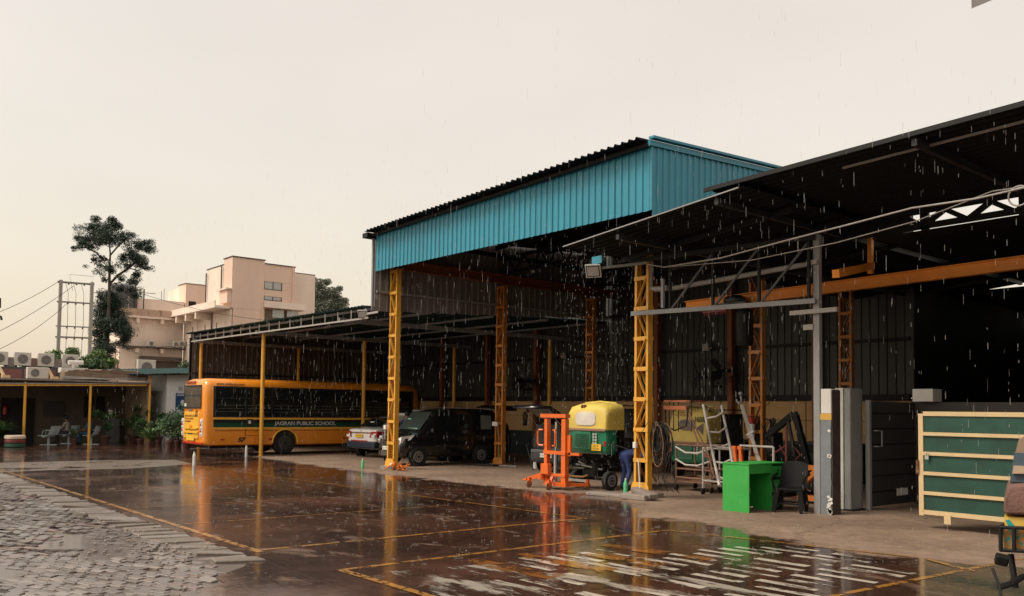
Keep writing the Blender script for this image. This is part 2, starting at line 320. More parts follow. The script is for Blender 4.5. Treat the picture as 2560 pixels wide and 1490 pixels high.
for k in range(4): line([((-8.35+k*0.05, 6.3+k*0.75), (-6.9+k*0.1, 6.45+k*0.75))], 0.32, 0.006, M_linew)
b = B()
rnd = random.Random(3)
for k in range(19):                       # white blocks of the worn crossing, in rows along the yard
    y = 5.15 + k*0.29
    for j in range(4):
        x = -8.1 + j*0.86 + max(0, (y-9.5))*0.35 + (k % 2)*0.12
        if y > 10.8 or (j == 0 and y > 8.3) or (j == 3 and y > 9.8) or (y < 7.2 and rnd.random() < .35 + (7.2-y)*.25): continue
        a = rnd.uniform(0, 0.12); c = rnd.uniform(0, 0.15); sk = 0.03
        hh = rnd.uniform(.10, .16); b.face([(x+a, y, 0.0045), (x+0.8-c, y+sk, 0.0045), (x+0.8-c, y+hh+sk, 0.0045), (x+a, y+hh, 0.0045)])
struct('white_blocks', b, M_wline)
b = B(); b.face([(-8.3, 4.9, .0055), (-5.0, 4.9, .0055), (-5.0, 7.6, .0055), (-7.7, 7.6, .0055)]); struct('lime_stain', b, paint('white_lime_stain', (.42, .37, .31), .56, 1.3))
# paving ------------------------------------------------------------
def paver_mat(name, col):
    m = mat(name, col, 0.32, var=0.3, scale=2.2, bump=0.5, bscale=25, col2=(col[0]*0.55, col[1]*0.5, col[2]*0.5), thr=0.62); 
    m.node_tree.nodes['Principled BSDF'].inputs['Coat Weight'].default_value = 0.35; m.node_tree.nodes['Principled BSDF'].inputs['Coat Roughness'].default_value = 0.15
    return m
M_pav = [paver_mat('grey_paver', (0.125, 0.102, 0.088)), paver_mat('pink_paver', (0.145, 0.088, 0.078)), paver_mat('pale_paver', (0.20, 0.165, 0.14))]
M_silt = mat('wet_silt', (0.10, 0.075, 0.06), 0.4, var=0.35, scale=1.6, bump=0.6, bscale=7, coat=0.3)
b = B(); b.bx(-70, 4, -30, 4.35, -0.05, -0.018); paving = struct('paved_ground', b, M_silt)
rnd = random.Random(11); cells = []
PB = [(-9.95, 4.36), (-9.5, 4.0), (-9.1, 3.55), (-8.75, 3.5), (-8.5, 3.0), (-8.0, 2.85), (-7.6, 2.3), (-7.0, 2.15), (-6.3, 1.6), (-5, 1.1), (3, 0)]
def patch_y(x):
    for (a, c), (d, e) in zip(PB, PB[1:]):
        if a <= x <= d: return c+(e-c)*(x-a)/(d-a)
    return 9
b = B(); b.prism([(x_, y_+.04*math.sin(x_*9)) for x_, y_ in PB]+[(3, 4.349), (-9.95, 4.349)], 'Z', -0.05, -0.003); struct('yard_patch', b, M_yard)
def undul(x, y): return 0.005*math.sin(x*1.7+y*2.3)+0.005*math.sin(x*0.9-y*3.1+1)+0.004*math.sin(x*5.1+y*4.7)
px_, py_ = 0.205, 0.104; PR = R(24)
i = 0
for iy in range(-75, 110):
    for ix in range(-60, 60):
        u_ = ix*px_ + (iy % 2)*px_/2; v_ = iy*py_
        x = -14.5 + u_*math.cos(PR) - v_*math.sin(PR); y = 1.2 + u_*math.sin(PR) + v_*math.cos(PR)
        if y > 3.76 or y < -1.2 or x > -6.2 or x < -24: continue
        if math.hypot(x, y) < 6.2 or (x > -9.9 and y > patch_y(x)-.08): continue
        # keep only what the photograph can show, and drop pieces sunk under the silt
        if y < -0.1*x - 0.6 - 0.0 and x > -9: pass
        sunk = 1.25 - ((x+11.9)/1.7)**2 - ((y-2.95)/.5)**2 + .3*math.sin(x*4+y*3)
        if sunk > 0.92 or rnd.random() < 0.11: continue
        if y < 4.0 + (x+9.4)*0.62 and x < -9: continue_ = False
        cells.append((x, y))
def brick_b(b, x, y, z, rz, tx, ty, s=1.0):
    m = Matrix.Translation((x, y, z)) @ Euler((tx, ty, rz + PR)).to_matrix().to_4x4()
    b.box((0, 0, 0), (px_*0.93*s, py_*0.88*s, 0.06), m)
pm = []
for k in range(5):
    bb = B(); bb.box((0, 0, 0), (px_*rnd.uniform(.9, .95), py_*rnd.uniform(.82, .92), 0.06)); bb.bev(0.006, 1); pm.append([bb.mesh('paver')])
PM = [[me[0].copy() for _ in range(3)] for me in pm]
for r_ in PM:
    for q, me in enumerate(r_): me.materials.append(M_pav[q])
cells.sort(key=lambda c: (c[0]**2 + c[1]**2))
vis = [c for c in cells if c[1] > -0.17*c[0] - 0.35 or c[0] < -14]
near = [c for c in vis if 8.0 < math.hypot(*c) and (c[1] > 1.62 + (c[0]+9.4)*(-0.28) or c[0] < -11) and c[1] > -(c[0]+9.4)*0.06 + 1.1][:300]
ns_ = set(near)
for (x, y) in near:
    q = 1 if math.sin(x*1.3+y*2.1) + rnd.uniform(-.6, .6) > 1.1 else (2 if rnd.random() < 0.2 else 0)
    o = share('paver', PM[rnd.randrange(5)][q], None, (x, y, -0.035 + undul(x, y)), paving, (rnd.gauss(0, .06), rnd.gauss(0, .03), PR + rnd.gauss(0, .04)))
    o.parent = paving; o.location = Vector((x, y, -0.035 + undul(x, y) + rnd.uniform(-.008, .006))) - paving.location
for q in range(3):
    b = B()
    for (x, y) in cells:
        if (x, y) in ns_: continue
        qq = 1 if math.sin(x*1.3+y*2.1) + rnd.uniform(-.6, .6) > 1.1 else (2 if rnd.random() < 0.2 else 0)
        rnd_ = random.Random(int(x*1000+y*77))
        if qq != q: continue
        brick_b(b, x, y, -0.035 + undul(x, y) + rnd_.uniform(-.008, .006), rnd_.gauss(0, .03), rnd_.gauss(0, .035), rnd_.gauss(0, .02))
    obj(['grey_pavers', 'pink_pavers', 'pale_pavers'][q], b, M_pav[q], paving, kind='stuff', world=True)
# broken concrete edging between paving and yard
M_edge = mat('broken_edge_concrete', (0.165, 0.135, 0.11), 0.5, var=0.25, scale=3, bump=0.6, bscale=14, col2=(0.13, 0.10, 0.085), thr=0.6, coat=0.25)
rnd = random.Random(5); x = -27.0
while x < -9.9:
    w = rnd.uniform(0.10, 0.34); y0 = 4.36 + rnd.uniform(-.02, .02); y1 = 3.84 + rnd.uniform(-.08, .05); sk = rnd.uniform(.10, .30)
    if rnd.random() < .14: x += w*.6; continue
    b = B(); z = 0.006 + rnd.uniform(-.02, .012)
    b.prism([(x, y0), (x+w-0.015, y0+rnd.uniform(-.03, .03)), (x+w-sk-0.015, y1), (x-sk, y1+rnd.uniform(-.05, .05))], 'Z', -0.05, z); b.bev(0.010, 1); bmesh.ops.transform(b.b, matrix=Matrix.Translation((x, 4.1, 0)) @ Euler((rnd.gauss(0, .03), rnd.gauss(0, .05), 0)).to_matrix().to_4x4() @ Matrix.Translation((-x, -4.1, 0)), verts=b.b.verts)
    o = obj('edging_block', b, M_edge, paving, world=True); x += w
b = B()
for k in range(120):                     # loose rubble where the edge has crumbled
    t_ = rnd.random(); x = -11.6 + rnd.gauss(0, 1.3); y = 3.5 + rnd.gauss(0, 0.45)
    if x > -9.5 and y > 4.2: continue
    r_ = rnd.uniform(.008, .03); b.sph((x, y, 0.005), r_, 5, (1, rnd.uniform(.6, 1.3), .6))
struct('rubble', b, M_conc)['kind'] = 'stuff'

# ================================================================ MAIN WORKSHOP SHED (blue fascia)
XL, XR, YF, YB = -22.36, -12.47, 13.85, 23.5
shed = T('workshop_shed', 'tall open workshop shed with blue ribbed fascia on yellow lattice columns', 'shed', (-17.3, 18.5, 0))
def lattice_column(x, y, h, z0, m, top_only=False):
    """two channels, laced front and back; x,y = front left corner"""
    w, dpt = 0.38, 0.15
    b = B()
    for xx in (x+0.03, x+w-0.03):
        b.bx(xx-0.03, xx+0.03, y, y+0.012, z0, z0+h); b.bx(xx-0.03, xx+0.03, y+dpt-0.012, y+dpt, z0, z0+h)
    b.bx(x, x+0.012, y+0.012, y+dpt-0.012, z0, z0+h); b.bx(x+w-0.012, x+w, y+0.012, y+dpt-0.012, z0, z0+h)
    c = obj('lattice_column', b, m, shed, world=True)
    bh = B(); bh.bx(0, w+0.02, -0.012, 0, 0, 0.085); mh = bh.mesh('lacing'); p = 0.645
    bd = B(); bd.bar((0.05, -0.006, 0.03), (w-0.05, -0.006, p-0.02), 0.012, 0.065, up=(0, 1, 0)); md = bd.mesh('diag')
    be = B(); be.bar((w-0.05, -0.006, 0.03), (0.05, -0.006, p-0.02), 0.012, 0.065, up=(0, 1, 0)); me = be.mesh('diag')
    k = 0; z = z0 + 0.62
    while z < z0 + h - 0.1:
        for yy, s_ in ((y, 1), (y+dpt, -1)):
            o = share('lacing_bar', mh, m, (x-0.01, yy + (0 if s_ == 1 else 0.012), z), c, world=True)
            if z + p < z0 + h: o = share('diagonal_bar', md if k % 2 else me, m, (x, yy + (0 if s_ == 1 else 0.012), z+0.06), c, world=True)
        z += p; k += 1
    g = B(); g.prism([(x-0.05, z0), (x+w+0.05, z0), (x+w+0.05, z0+0.1), (x+w, z0+0.2), (x, z0+0.2), (x-0.05, z0+0.1)], 'Y', y-0.026, y-0.014)
    g.bx(x-0.08, x+w+0.08, y-0.05, y+dpt+0.05, z0-0.02, z0-0.002)
    obj('base_plate', g, m, c, world=True)
    return c
for ix, x in enumerate((XL, XR)):
    for k, y in enumerate((YF, 18.0, 22.2)):
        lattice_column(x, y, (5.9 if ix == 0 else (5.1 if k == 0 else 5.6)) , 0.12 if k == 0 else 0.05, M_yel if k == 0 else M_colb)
        b = B(); b.bx(x-0.12, x+0.5, y-0.16, y+0.4, -0.01, 0.10 if k == 0 else 0.03); b.bev(0.012, 1); obj('footing', b, M_conc, shed, world=True)
# fascia, front: sheets 1 m wide, top edge rising gently to the right
FX0, FX1, FY = -22.45, -11.62, 13.38
def ztop(x): return 7.08 + (x-FX0)*(7.33-7.08)/(FX1-FX0)
n = 11; w = (FX1-FX0)/n
for k in range(n):
    x = FX0 + k*w; me = sheet_mesh(w-0.006, ztop(x)-5.93, 0.2, 0.028, tilt=(ztop(x+w)-ztop(x))/w)
    share('fascia_sheet', me, M_blue, (x, FY, 5.93), shed, world=True)
for k in range(11):                        # fascia, right hand return
    me = sheet_mesh(1.0, 1.87, 0.2, 0.028, tilt=0.045); y = FY + 0.02 + k
    share('fascia_sheet', me, M_blue, (FX1+0.02, y, 5.5 + 0.045*k), shed, (0, 0, R(90)), world=True)
b = B(); b.bar((FX1+0.05, FY-0.12, 7.30), (FX1+0.05, FY+9.2, 7.80), 0.06, 0.11); b.bar((FX1+0.09, FY-0.1, 7.41), (FX1+0.09, FY+9.2, 7.91), 0.14, 0.05)
obj('verge_flashing', b, M_blue, shed, world=True)
b = B(); b.bx(FX1-0.005, FX1+0.05, FY-0.035, FY+0.01, 5.93, 7.36); obj('corner_flashing', b, M_blue, shed, world=True)
# roof: 11 ribbed sheets overhanging the fascia
for k in range(n):
    x = FX0 + k*w
    b = B(); y0, y1 = FY-0.42, YB+0.5; sl_ = 0.055
    zz = ztop(x)+0.0; prof = []
    for j in range(5):
        q = j*w/5; prof += [(q, 0), (q+w/5*0.66, 0), (q+w/5*0.74, 0.045), (q+w/5*0.9, 0.045)]
    prof.append((w-0.005, 0))
    A = [(x+u, y0, zz+v+u*0.023) for u, v in prof]; A2 = [(x+u, y0, zz+v-0.006+u*0.023) for u, v in prof][::-1]
    C_ = [(x+u, y1, zz+v+u*0.023+sl_*(y1-y0)) for u, v in prof]; C2 = [(x+u, y1, zz+v-0.006+u*0.023+sl_*(y1-y0)) for u, v in prof][::-1]
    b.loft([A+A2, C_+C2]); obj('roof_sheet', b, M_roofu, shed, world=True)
b = B(); b.bar((FX0-0.12, FY-0.10, ztop(FX0)-0.06), (FX1+0.02, FY-0.10, ztop(FX1)-0.06), 0.10, 0.08); b.bx(FX0-0.3, FX0-0.02, FY-0.3, YB, ztop(FX0)-0.14, ztop(FX0)+0.0); obj('gutter', b, M_black, shed, world=True)
# left gable above the low roof
for k in range(10):
    me = sheet_mesh(1.0, 2.43, 0.25, 0.03, tilt=0.055); share('gable_sheet', me, M_lsheet, (FX0-0.06, FY+0.02+k, 4.75+0.055*k), shed, (0, 0, R(90)), world=True)
b = B(); b.bx(FX0-0.14, FX0-0.07, FY-0.06, FY+0.02, 4.75, 7.1)
for z in (5.3, 6.3): b.bx(FX0-0.02, FX0+0.04, FY+0.05, YB, z, z+0.06)
obj('gable_frame', b, M_gsteel, shed, world=True)
# rails, purlins, roof beams
for x, z in ((XL+0.1, 6.02), (XR+0.1, 5.25)):
    b = B(); b.bx(x, x+0.16, YF-0.2, YB, z, z+0.03); b.bx(x+0.065, x+0.095, YF-0.2, YB, z+0.03, z+0.27); b.bx(x, x+0.16, YF-0.2, YB, z+0.27, z+0.30); obj('crane_rail', b, M_railp, shed, world=True)
for y, dz in ((13.6, 0), (15.8, .12), (18.0, .24), (20.2, .36), (22.4, .48)):
    b = B(); b.bar((FX0, y, ztop(FX0)-0.08+dz), (FX1, y, ztop(FX1)-0.08+dz), 0.07, 0.14); obj('purlin', b, M_black, shed, world=True)
for y in (YF+0.1, 18.1, 22.3):
    b = B(); b.bar((XL, y, 6.35), (XR+.3, y, 6.5), 0.1, 0.12); b.bar((XL, y, 6.85), (XR+.3, y, 7.05), 0.08, 0.1)
    for j in range(12):
        xa = XL + j*0.82; b.bar((xa, y, 6.37), (xa+0.41, y, 6.88), 0.045); b.bar((xa+0.41, y, 6.88), (xa+0.82, y, 6.39), 0.045)
    obj('roof_truss', b, M_black, shed, world=True)
# back wall: masonry with ribbed sheets above, shared by the three bays
backw = T('back_wall', 'long back wall, tan masonry below dark ribbed metal sheets', 'wall', (-20, 23.6, 0))
M_tan = mat('tan_painted_masonry', (0.60, 0.37, 0.165), 0.75, var=0.22, scale=1.1, bump=0.3, bscale=12, col2=(0.22, 0.13, 0.07), thr=0.63)
M_dado = mat('dark_green_dado', (0.03, 0.045, 0.042), 0.5, var=0.3)
b = B(); b.bx(-38, -11.1, 23.55, 23.8, 0, 2.26); obj('masonry', b, M_tan, backw, world=True)
b = B(); b.bx(-38, -11.1, 23.53, 23.548, 0.0, 0.98); obj('dado', b, M_dado, backw, world=True)
b = B(); b.bx(-38, -11.1, 23.535, 23.549, 1.60, 1.615); pass
for x in [-36+3.1*k for k in range(8)]: b.bx(x, x+0.02, 23.535, 23.549, 0.99, 2.19)
obj('joint', b, mat('brown_joint', (0.12, 0.07, 0.035), 0.8), backw, world=True)
me = sheet_mesh(1.004, 5.9, 0.251, 0.035)
for k in range(27):
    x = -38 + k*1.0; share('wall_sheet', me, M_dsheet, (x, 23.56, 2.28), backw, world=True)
b = B()
for z in (3.86, 5.3, 6.6): b.bx(-38, -11.1, 23.45, 23.52, z, z+0.09)
b.bx(-38, -11.1, 23.44, 23.549, 2.20, 2.38)
obj('girt', b, M_black, backw, world=True)
for x in (-33, -29.6, -26.4, -20.0, -16.9, -13.9):
    b = B(); b.bx(x, x+0.16, 23.22, 23.42, 0, 6.4); obj('wall_post', b, mat('dull_orange_post', (0.27, 0.085, 0.03), 0.6, col2=RUST, thr=0.6), backw, world=True)

# ================================================================ BUS SHED (low roof on the left)
bs = T('bus_shed', 'low bus shelter shed with ribbed dark roof edge and yellow pipe posts', 'shed', (-29.5, 17, 0))
EY = 13.0
def zr(x, y): return 4.93 - (x+37.55)*0.006 + (y-EY)*0.03
nb = 15; w = (-22.55+37.55)/nb
for k in range(nb):
    x = -37.55 + k*w; b = B(); prof = []
    for j in range(5):
        q = j*w/5; prof += [(q, 0), (q+w/5*0.62, 0), (q+w/5*0.7, 0.04), (q+w/5*0.92, 0.04)]
    prof.append((w-0.005, 0)); y1 = YB+0.1
    A = [(x+u, EY, zr(x, EY)+v) for u, v in prof]; A2 = [(x+u, EY, zr(x, EY)+v-0.006) for u, v in prof][::-1]
    C_ = [(x+u, y1, zr(x, y1)+v) for u, v in prof]; C2 = [(x+u, y1, zr(x, y1)+v-0.006) for u, v in prof][::-1]
    b.loft([A+A2, C_+C2]); obj('roof_sheet', b, M_rooft, bs, world=True)
b = B(); b.bar((-36.8, EY+0.02, 4.56), (-22.2, EY+0.02, 4.48), 0.05, 0.05); obj('eaves_rail', b, M_pipe, bs, world=True)
for k in range(18):
    x = -36.7 + k*0.84; b = B(); b.bx(x, x+0.028, EY+0.03, EY+0.05, 4.56-k*0.0046, 4.86-k*0.004); obj('eaves_strut', b, M_pipe, bs, world=True)
for y in (13.3, 15.5, 18.0, 20.5, 23.0):
    b = B(); b.bx(-37.4, -22.6, y, y+0.07, zr(-30, y)-0.12, zr(-30, y)-0.05); obj('purlin', b, M_gsteel, bs, world=True)
for x in (-36.95, -30.62, -24.3):
    b = B(); b.bx(x-0.05, x+0.05, 13.2, 23.2, 4.52, 4.66); obj('rafter', b, M_gsteel, bs, world=True)
for x, y in ((-36.95, 13.5), (-30.6, 13.5), (-30.6, 17.8), (-30.6, 22.3), (-36.9, 18), (-24.4, 22.3)):
    b = B(); b.lathe((x, y, 0), [(0.085, 0), (0.085, 0.03), (0.075, 0.035), (0.075, 4.52)], 14); b.bx(x-0.1, x+0.1, y-0.1, y+0.1, 4.522, 4.54); obj('pipe_post', b, M_yel, bs, world=True)
for k in range(10): share('side_sheet', sheet_mesh(1.03, 4.88+.031*k, 0.25, 0.03, tilt=.03), mat('brown_grey_side_sheet', (0.10, 0.085, 0.075), 0.5, var=.3, streak=True), (-37.2, 13.13+k*1.02, 0.02), bs, (0, 0, R(90)), world=True)
b = B()
for z in (1.1, 2.3, 3.2): b.bx(-37.12, -37.05, 13.2, 23.4, z, z+0.06)
b.bx(-37.3, -37.2, 13.1, 13.18, 0, 4.75); obj('side_girt', b, M_black, bs, world=True)

# ================================================================ RIGHT-HAND WORKSHOP
rw = T('right_workshop', 'dark workshop bay with overhanging black roof, grey post and trusses', 'workshop', (-6, 17, 0))
def roof_piece(x0, x1, z0, sl_, y0, y1, nm, mroof):
    k = 0; x = x0
    while x < x1 - 0.01:
        w = min(1.0, x1-x); b = B(); prof = []
        # ribs run down the slope, along x, so the sheet edge shows ribs at its left end
        yy = y0; cr_ = []
        n_ = int((y1-y0)/0.22)
        for j in range(n_):
            q = y0 + j*(y1-y0)/n_; s_ = (y1-y0)/n_; cr_ += [(q, 0), (q+s_*0.62, 0), (q+s_*0.72, 0.035), (q+s_*0.9, 0.035)]
        cr_.append((y1, 0))
        za = z0+(x-x0)*sl_; zb = z0+(x+w-x0)*sl_
        b.loft([[(x, q, za+v) for q, v in cr_]+[(x, q, za+v-0.005) for q, v in cr_][::-1], [(x+w, q, zb+v) for q, v in cr_]+[(x+w, q, zb+v-0.005) for q, v in cr_][::-1]])
        obj(nm, b, mroof, rw, world=True); x += w
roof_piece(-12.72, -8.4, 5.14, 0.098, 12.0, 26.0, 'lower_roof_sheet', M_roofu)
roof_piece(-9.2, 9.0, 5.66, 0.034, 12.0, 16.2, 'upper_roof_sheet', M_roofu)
b = B(); b.bar((-12.74, 11.98, 5.15), (-8.5, 11.98, 5.555), 0.02, 0.022); obj('verge_trim', b, M_gsteel, rw, world=True)
b = B(); b.bar((-9.2, 11.98, 5.64), (9, 11.98, 6.26), 0.04, 0.07); obj('eaves_trim', b, M_black, rw, world=True)
b = B(); b.bar((-6.9, 12.45, 5.64), (2.0, 12.45, 5.94), 0.035, 0.03); obj('light_purlin', b, M_pipe, rw, world=True)
for y in (13.6, 15.2, 18, 21, 24):
    b = B(); b.bar((-12.6, y, 5.05), (-8.5, y, 5.45), 0.06, 0.1); obj('purlin', b, M_black, rw, world=True)
for x, z in ((-11.3, 5.15), (-9.0, 5.42), (-5.6, 5.66), (-2.9, 5.75)):
    b = B(); b.bar((x, 12.05, z), (x, 16 if x > -8.8 else 25.5, z), 0.08, 0.1); obj('rafter', b, M_dark, rw, world=True)
# clerestory step: front canopy roof, lattice girder in the gap, lower bay roof behind
b = B(); b.bar((-9.2, 16.25, 5.35), (2, 16.25, 5.43), 0.06, 0.11); b.bar((-9.2, 16.25, 5.62), (2, 16.25, 5.74), 0.08, 0.07)
x = -9.0
while x < 1.5: b.bar((x, 16.25, 5.36), (x+0.4, 16.25, 5.62), 0.09); b.bar((x+0.4, 16.25, 5.62), (x+0.8, 16.25, 5.37), 0.09); x += 0.8
b.bx(-7.45, -7.3, 16.22, 16.3, 5.3, 5.7)
obj('lattice_girder', b, M_black, rw, world=True)
b = B(); b.bx(-9.2, 2, 16.2, 16.23, 5.64, 6.1); b.bx(-5.75, 2, 16.24, 16.27, 5.3, 5.75); b.bx(-9.2, -7.65, 16.24, 16.27, 5.3, 5.75); obj('clerestory_sheet', b, M_black, rw, world=True)
b = B(); b.loft([[(-8.42, 16.28, 5.27), (-8.42, 34, 5.27), (-8.42, 34, 5.29), (-8.42, 16.28, 5.29)], [(3, 16.28, 5.35), (3, 34, 5.35), (3, 34, 5.37), (3, 16.28, 5.37)]]); obj('bay_roof', b, M_black, rw, world=True)
# crane beam and its hangers
b = B(); M_beam = mat('beam_orange_paint', (0.85, 0.30, 0.035), 0.5, var=0.15); b.bar((-13.6, 17, 4.33), (-2.4, 17, 4.55), 0.16, 0.02); b.bar((-13.6, 17, 4.44), (-2.4, 17, 4.66), 0.02, 0.20); b.bar((-13.6, 17, 4.545), (-2.4, 17, 4.765), 0.16, 0.02)
obj('crane_beam', b, M_beam, rw, world=True)
b = B(); b.bar((-7.85, 13.9, 4.25), (-8.75, 16.9, 4.85), 0.12, 0.14); b.bar((-8.8, 16.95, 4.7), (-8.8, 16.95, 5.55), 0.09, 0.09); obj('crane_bracket', b, M_beam, rw, world=True)
# front truss between the yellow column and the grey post
A0 = Vector((-12.35, 13.62, 3.88)); A1 = Vector((-8.48, 14.3, 3.87)); up = Vector((0, 0, 1.12))
b = B(); b.bar(A0, A1, 0.06, 0.09); obj('truss_bottom_chord', b, M_gsteel, rw, world=True)
b = B(); b.bar(A0+up*1.0, A1+up*1.05, 0.06, 0.09); obj('truss_top_chord', b, M_black, rw, world=True)
for k in range(4):
    a = A0.lerp(A1, 0.235+k*0.245); b = B(); b.bar(a, a+up, 0.05); obj('truss_vertical', b, M_black, rw, world=True)
    if k < 3: a2 = A0.lerp(A1, 0.235+(k+1)*0.245); b = B(); b.bar(a, a2+up*0.98, 0.04); obj('truss_diagonal', b, mat('dark_steel', (0.06, 0.06, 0.06), 0.5), rw, world=True)
b = B(); b.bx(-8.56, -8.44, 14.36, 14.46, 0, 5.1); obj('steel_post', b, M_gsteel, rw, world=True)
for q in ((-9.0, -8.05, 14.28, 14.355, 3.64, 3.72), (-8.75, -8.555, 14.33, 14.37, 3.35, 3.45), (-8.66, -8.45, 14.3, 14.355, 4.55, 4.63)): b = B(); b.bx(*q); obj('post_bracket', b, M_pipe, rw, world=True)
# chipped concrete pillar with white and yellow bands
M_pil = mat('chipped_grey_pillar', (0.17, 0.19, 0.20), 0.55, var=0.15, scale=4, bump=0.3, bscale=10, col2=(0.55, 0.5, 0.45), thr=0.74)
pil = T('concrete_pillar', 'chipped grey concrete pillar with white top and yellow band', 'pillar', (-8.33, 14.55, 0))
b = B(); b.bx(-8.435, -8.22, 14.37, 14.66, 0, 1.70); bmesh.ops.subdivide_edges(b.b, edges=list(b.b.edges), cuts=14, use_grid_fill=True)
rnd = random.Random(2)
for v in b.b.verts:
    if v.co.x > -8.23 and v.co.y < 14.4 and v.co.z < 1.65: v.co.x -= abs(rnd.gauss(0, .018)); v.co.y += abs(rnd.gauss(0, .012))
obj('shaft', b, M_pil, pil, world=True)
b = B(); b.bx(-8.438, -8.217, 14.367, 14.663, 1.70, 1.81); obj('yellow_band', b, mat('band_yellow', (0.62, 0.36, 0.06), 0.5), pil, world=True)
b = B(); b.bx(-8.43, -8.225, 14.375, 14.655, 1.81, 2.26); b.bev(0.01, 1); obj('white_cap', b, M_white, pil, world=True)
b = B()
for k in range(16):
    z = rnd.choice([0.06, 0.1, 0.15, 0.2, 0.3, 0.62, 0.95, 1.05, 1.5]) + rnd.uniform(-.04, .04); s_ = rnd.uniform(.012, .04)
    b.box((-8.24-abs(rnd.gauss(0, .03)), 14.372, z), (s_*2, 0.012, s_*1.6), Euler((0, rnd.uniform(-1, 1), 0)))
obj('paint_chip', b, M_white, pil, kind='stuff', world=True)
b = B(); b.bx(-8.219, -8.208, 14.39, 14.665, 0, 2.24); obj('shaded_bare_side', b, mat('dirty_shaded_plaster', (.06, .045, .036), .9, var=.4, scale=4, bump=1, bscale=14, col2=(.09, .06, .05), thr=.62), pil, world=True)  # rough dirty plaster side, darkened further to paint in its shade
# dark interior of the bay
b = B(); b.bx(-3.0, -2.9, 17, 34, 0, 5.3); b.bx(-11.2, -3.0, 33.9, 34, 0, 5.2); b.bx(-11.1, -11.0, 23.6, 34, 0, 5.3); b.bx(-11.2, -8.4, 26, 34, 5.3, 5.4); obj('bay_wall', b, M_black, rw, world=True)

# unseen wing, inferred from the awning corner, put in to block sky light
wg = T('unseen_right_wing', 'unseen plain workshop wing blocking sky light from the right side of the yard', 'building', (9, 4, 0))
b = B(); b.bx(5, 14, -14, 11.5, 0, 6.5); obj('wall', b, M_conc, wg, world=True)
b = B(); b.bx(4.8, 14, -14.2, 11.6, 6.5, 6.7); obj('roof', b, M_black, wg, world=True)
# ================================================================ VEHICLES
def wheel(root, x, y, z, r, w, face=1, rim=M_rim, steel=True):
    """wheel with its axle along local X; face=+1: outer side towards +x"""
    b = B(); b.lathe((x-w/2, y, z), [(r*.6, 0), (r*.93, 0), (r, w*.15), (r, w*.85), (r*.93, w), (r*.6, w)], 28, 'X'); t = obj('wheel', b, M_rub, root, smooth=False)
    xo = x+face*w*0.5
    b = B(); b.lathe((xo-0.012, y, z), [(r*.6, 0), (r*.6, 0.02)] if face > 0 else [(r*.6, 0), (r*.6, 0.02)], 24, 'X'); 
    c = obj('rim', b, rim, t); c.location = c.location - t.location
    b = B()
    for k in range(8):
        a = k*math.pi/4; b.box((xo+face*0.014, y+math.cos(a)*r*.36, z+math.sin(a)*r*.36), (0.012, r*.13, r*.13), Euler((a, 0, 0)))
    b.lathe((xo-0.02, y, z), [(r*.15, 0), (r*.15, 0.045), (r*.08, 0.05)] if face > 0 else [(r*.15, -0.01), (r*.15, 0.03)], 12, 'X')
    c = obj('hub', b, M_dark, t, kind='stuff'); c.location = c.location - t.location
    return t
def dens(st, n=4):
    out = []
    for i in range(len(st)-1):
        p0, p1, p2, p3 = st[max(i-1, 0)], st[i], st[i+1], st[min(i+2, len(st)-1)]
        for k in range(n):
            t = k/n; out.append(tuple((p1[j] + t*(p2[j]-p1[j])) if j == 0 else .5*(2*p1[j]+(p2[j]-p0[j])*t+(2*p0[j]-5*p1[j]+4*p2[j]-p3[j])*t*t+(-p0[j]+3*p1[j]-3*p2[j]+p3[j])*t**3) for j in range(6)))
    out.append(st[-1]); return out
def car_body(root, st, W, paint_m, name='body', cut=()):
    st[:] = dens(st)
    """st: stations along y (rear 0 -> front): (y, half width, z bottom, z belt, z roof, half width roof); belt==roof where there is no cabin"""
    b = B(); rings = []
    for (y, w, zb, zl, zr_, wr) in st:
        zm = zb + (zl-zb)*0.5
        half = [(w*0.82, zb), (w*0.97, zb+0.06), (w, zm), (w*0.985, zl-0.08), (w*0.955, zl), (wr+0.02, max(zl+0.004, zr_-0.10)), (wr-0.05, max(zl+0.008, zr_-0.03)), (wr*0.55, max(zl+0.012, zr_))]
        rings.append([(x, y, z) for x, z in half] + [(-x, y, z) for x, z in half[::-1]])
    b.loft(rings)
    o = obj(name, b, paint_m, root, smooth=True)
    return o, b
def surf(st, y, t, side):
    """point on the cabin side between belt (t=0) and roof rail (t=1)"""
    for a, c in zip(st, st[1:]):
        if a[0] <= y <= c[0] or c is st[-1]:
            f = (y-a[0])/(c[0]-a[0]) if c[0] != a[0] else 0; v = [p+(q-p)*f for p, q in zip(a, c)]; break
    _, w, zb, zl, zr_, wr = v
    x0, z0 = w*0.955, zl; x1, z1 = wr+0.02, max(zl+0.004, zr_-0.10)
    return Vector((side*(x0+(x1-x0)*t), y, z0+(z1-z0)*t))
def side_window(root, st, ys, t0, t1, side, m, name='window', off=0.012):
    b = B(); lo = [surf(st, y, t0, side)+Vector((side*off, 0, 0)) for y in ys]; hi = [surf(st, y, t1, side)+Vector((side*off, 0, 0)) for y in ys]
    if len(ys) >= 2:
        b.loft([[l, h, h-Vector((side*0.01, 0, 0)), l-Vector((side*0.01, 0, 0))] for l, h in zip(lo, hi)])
    return obj(name, b, m, root)
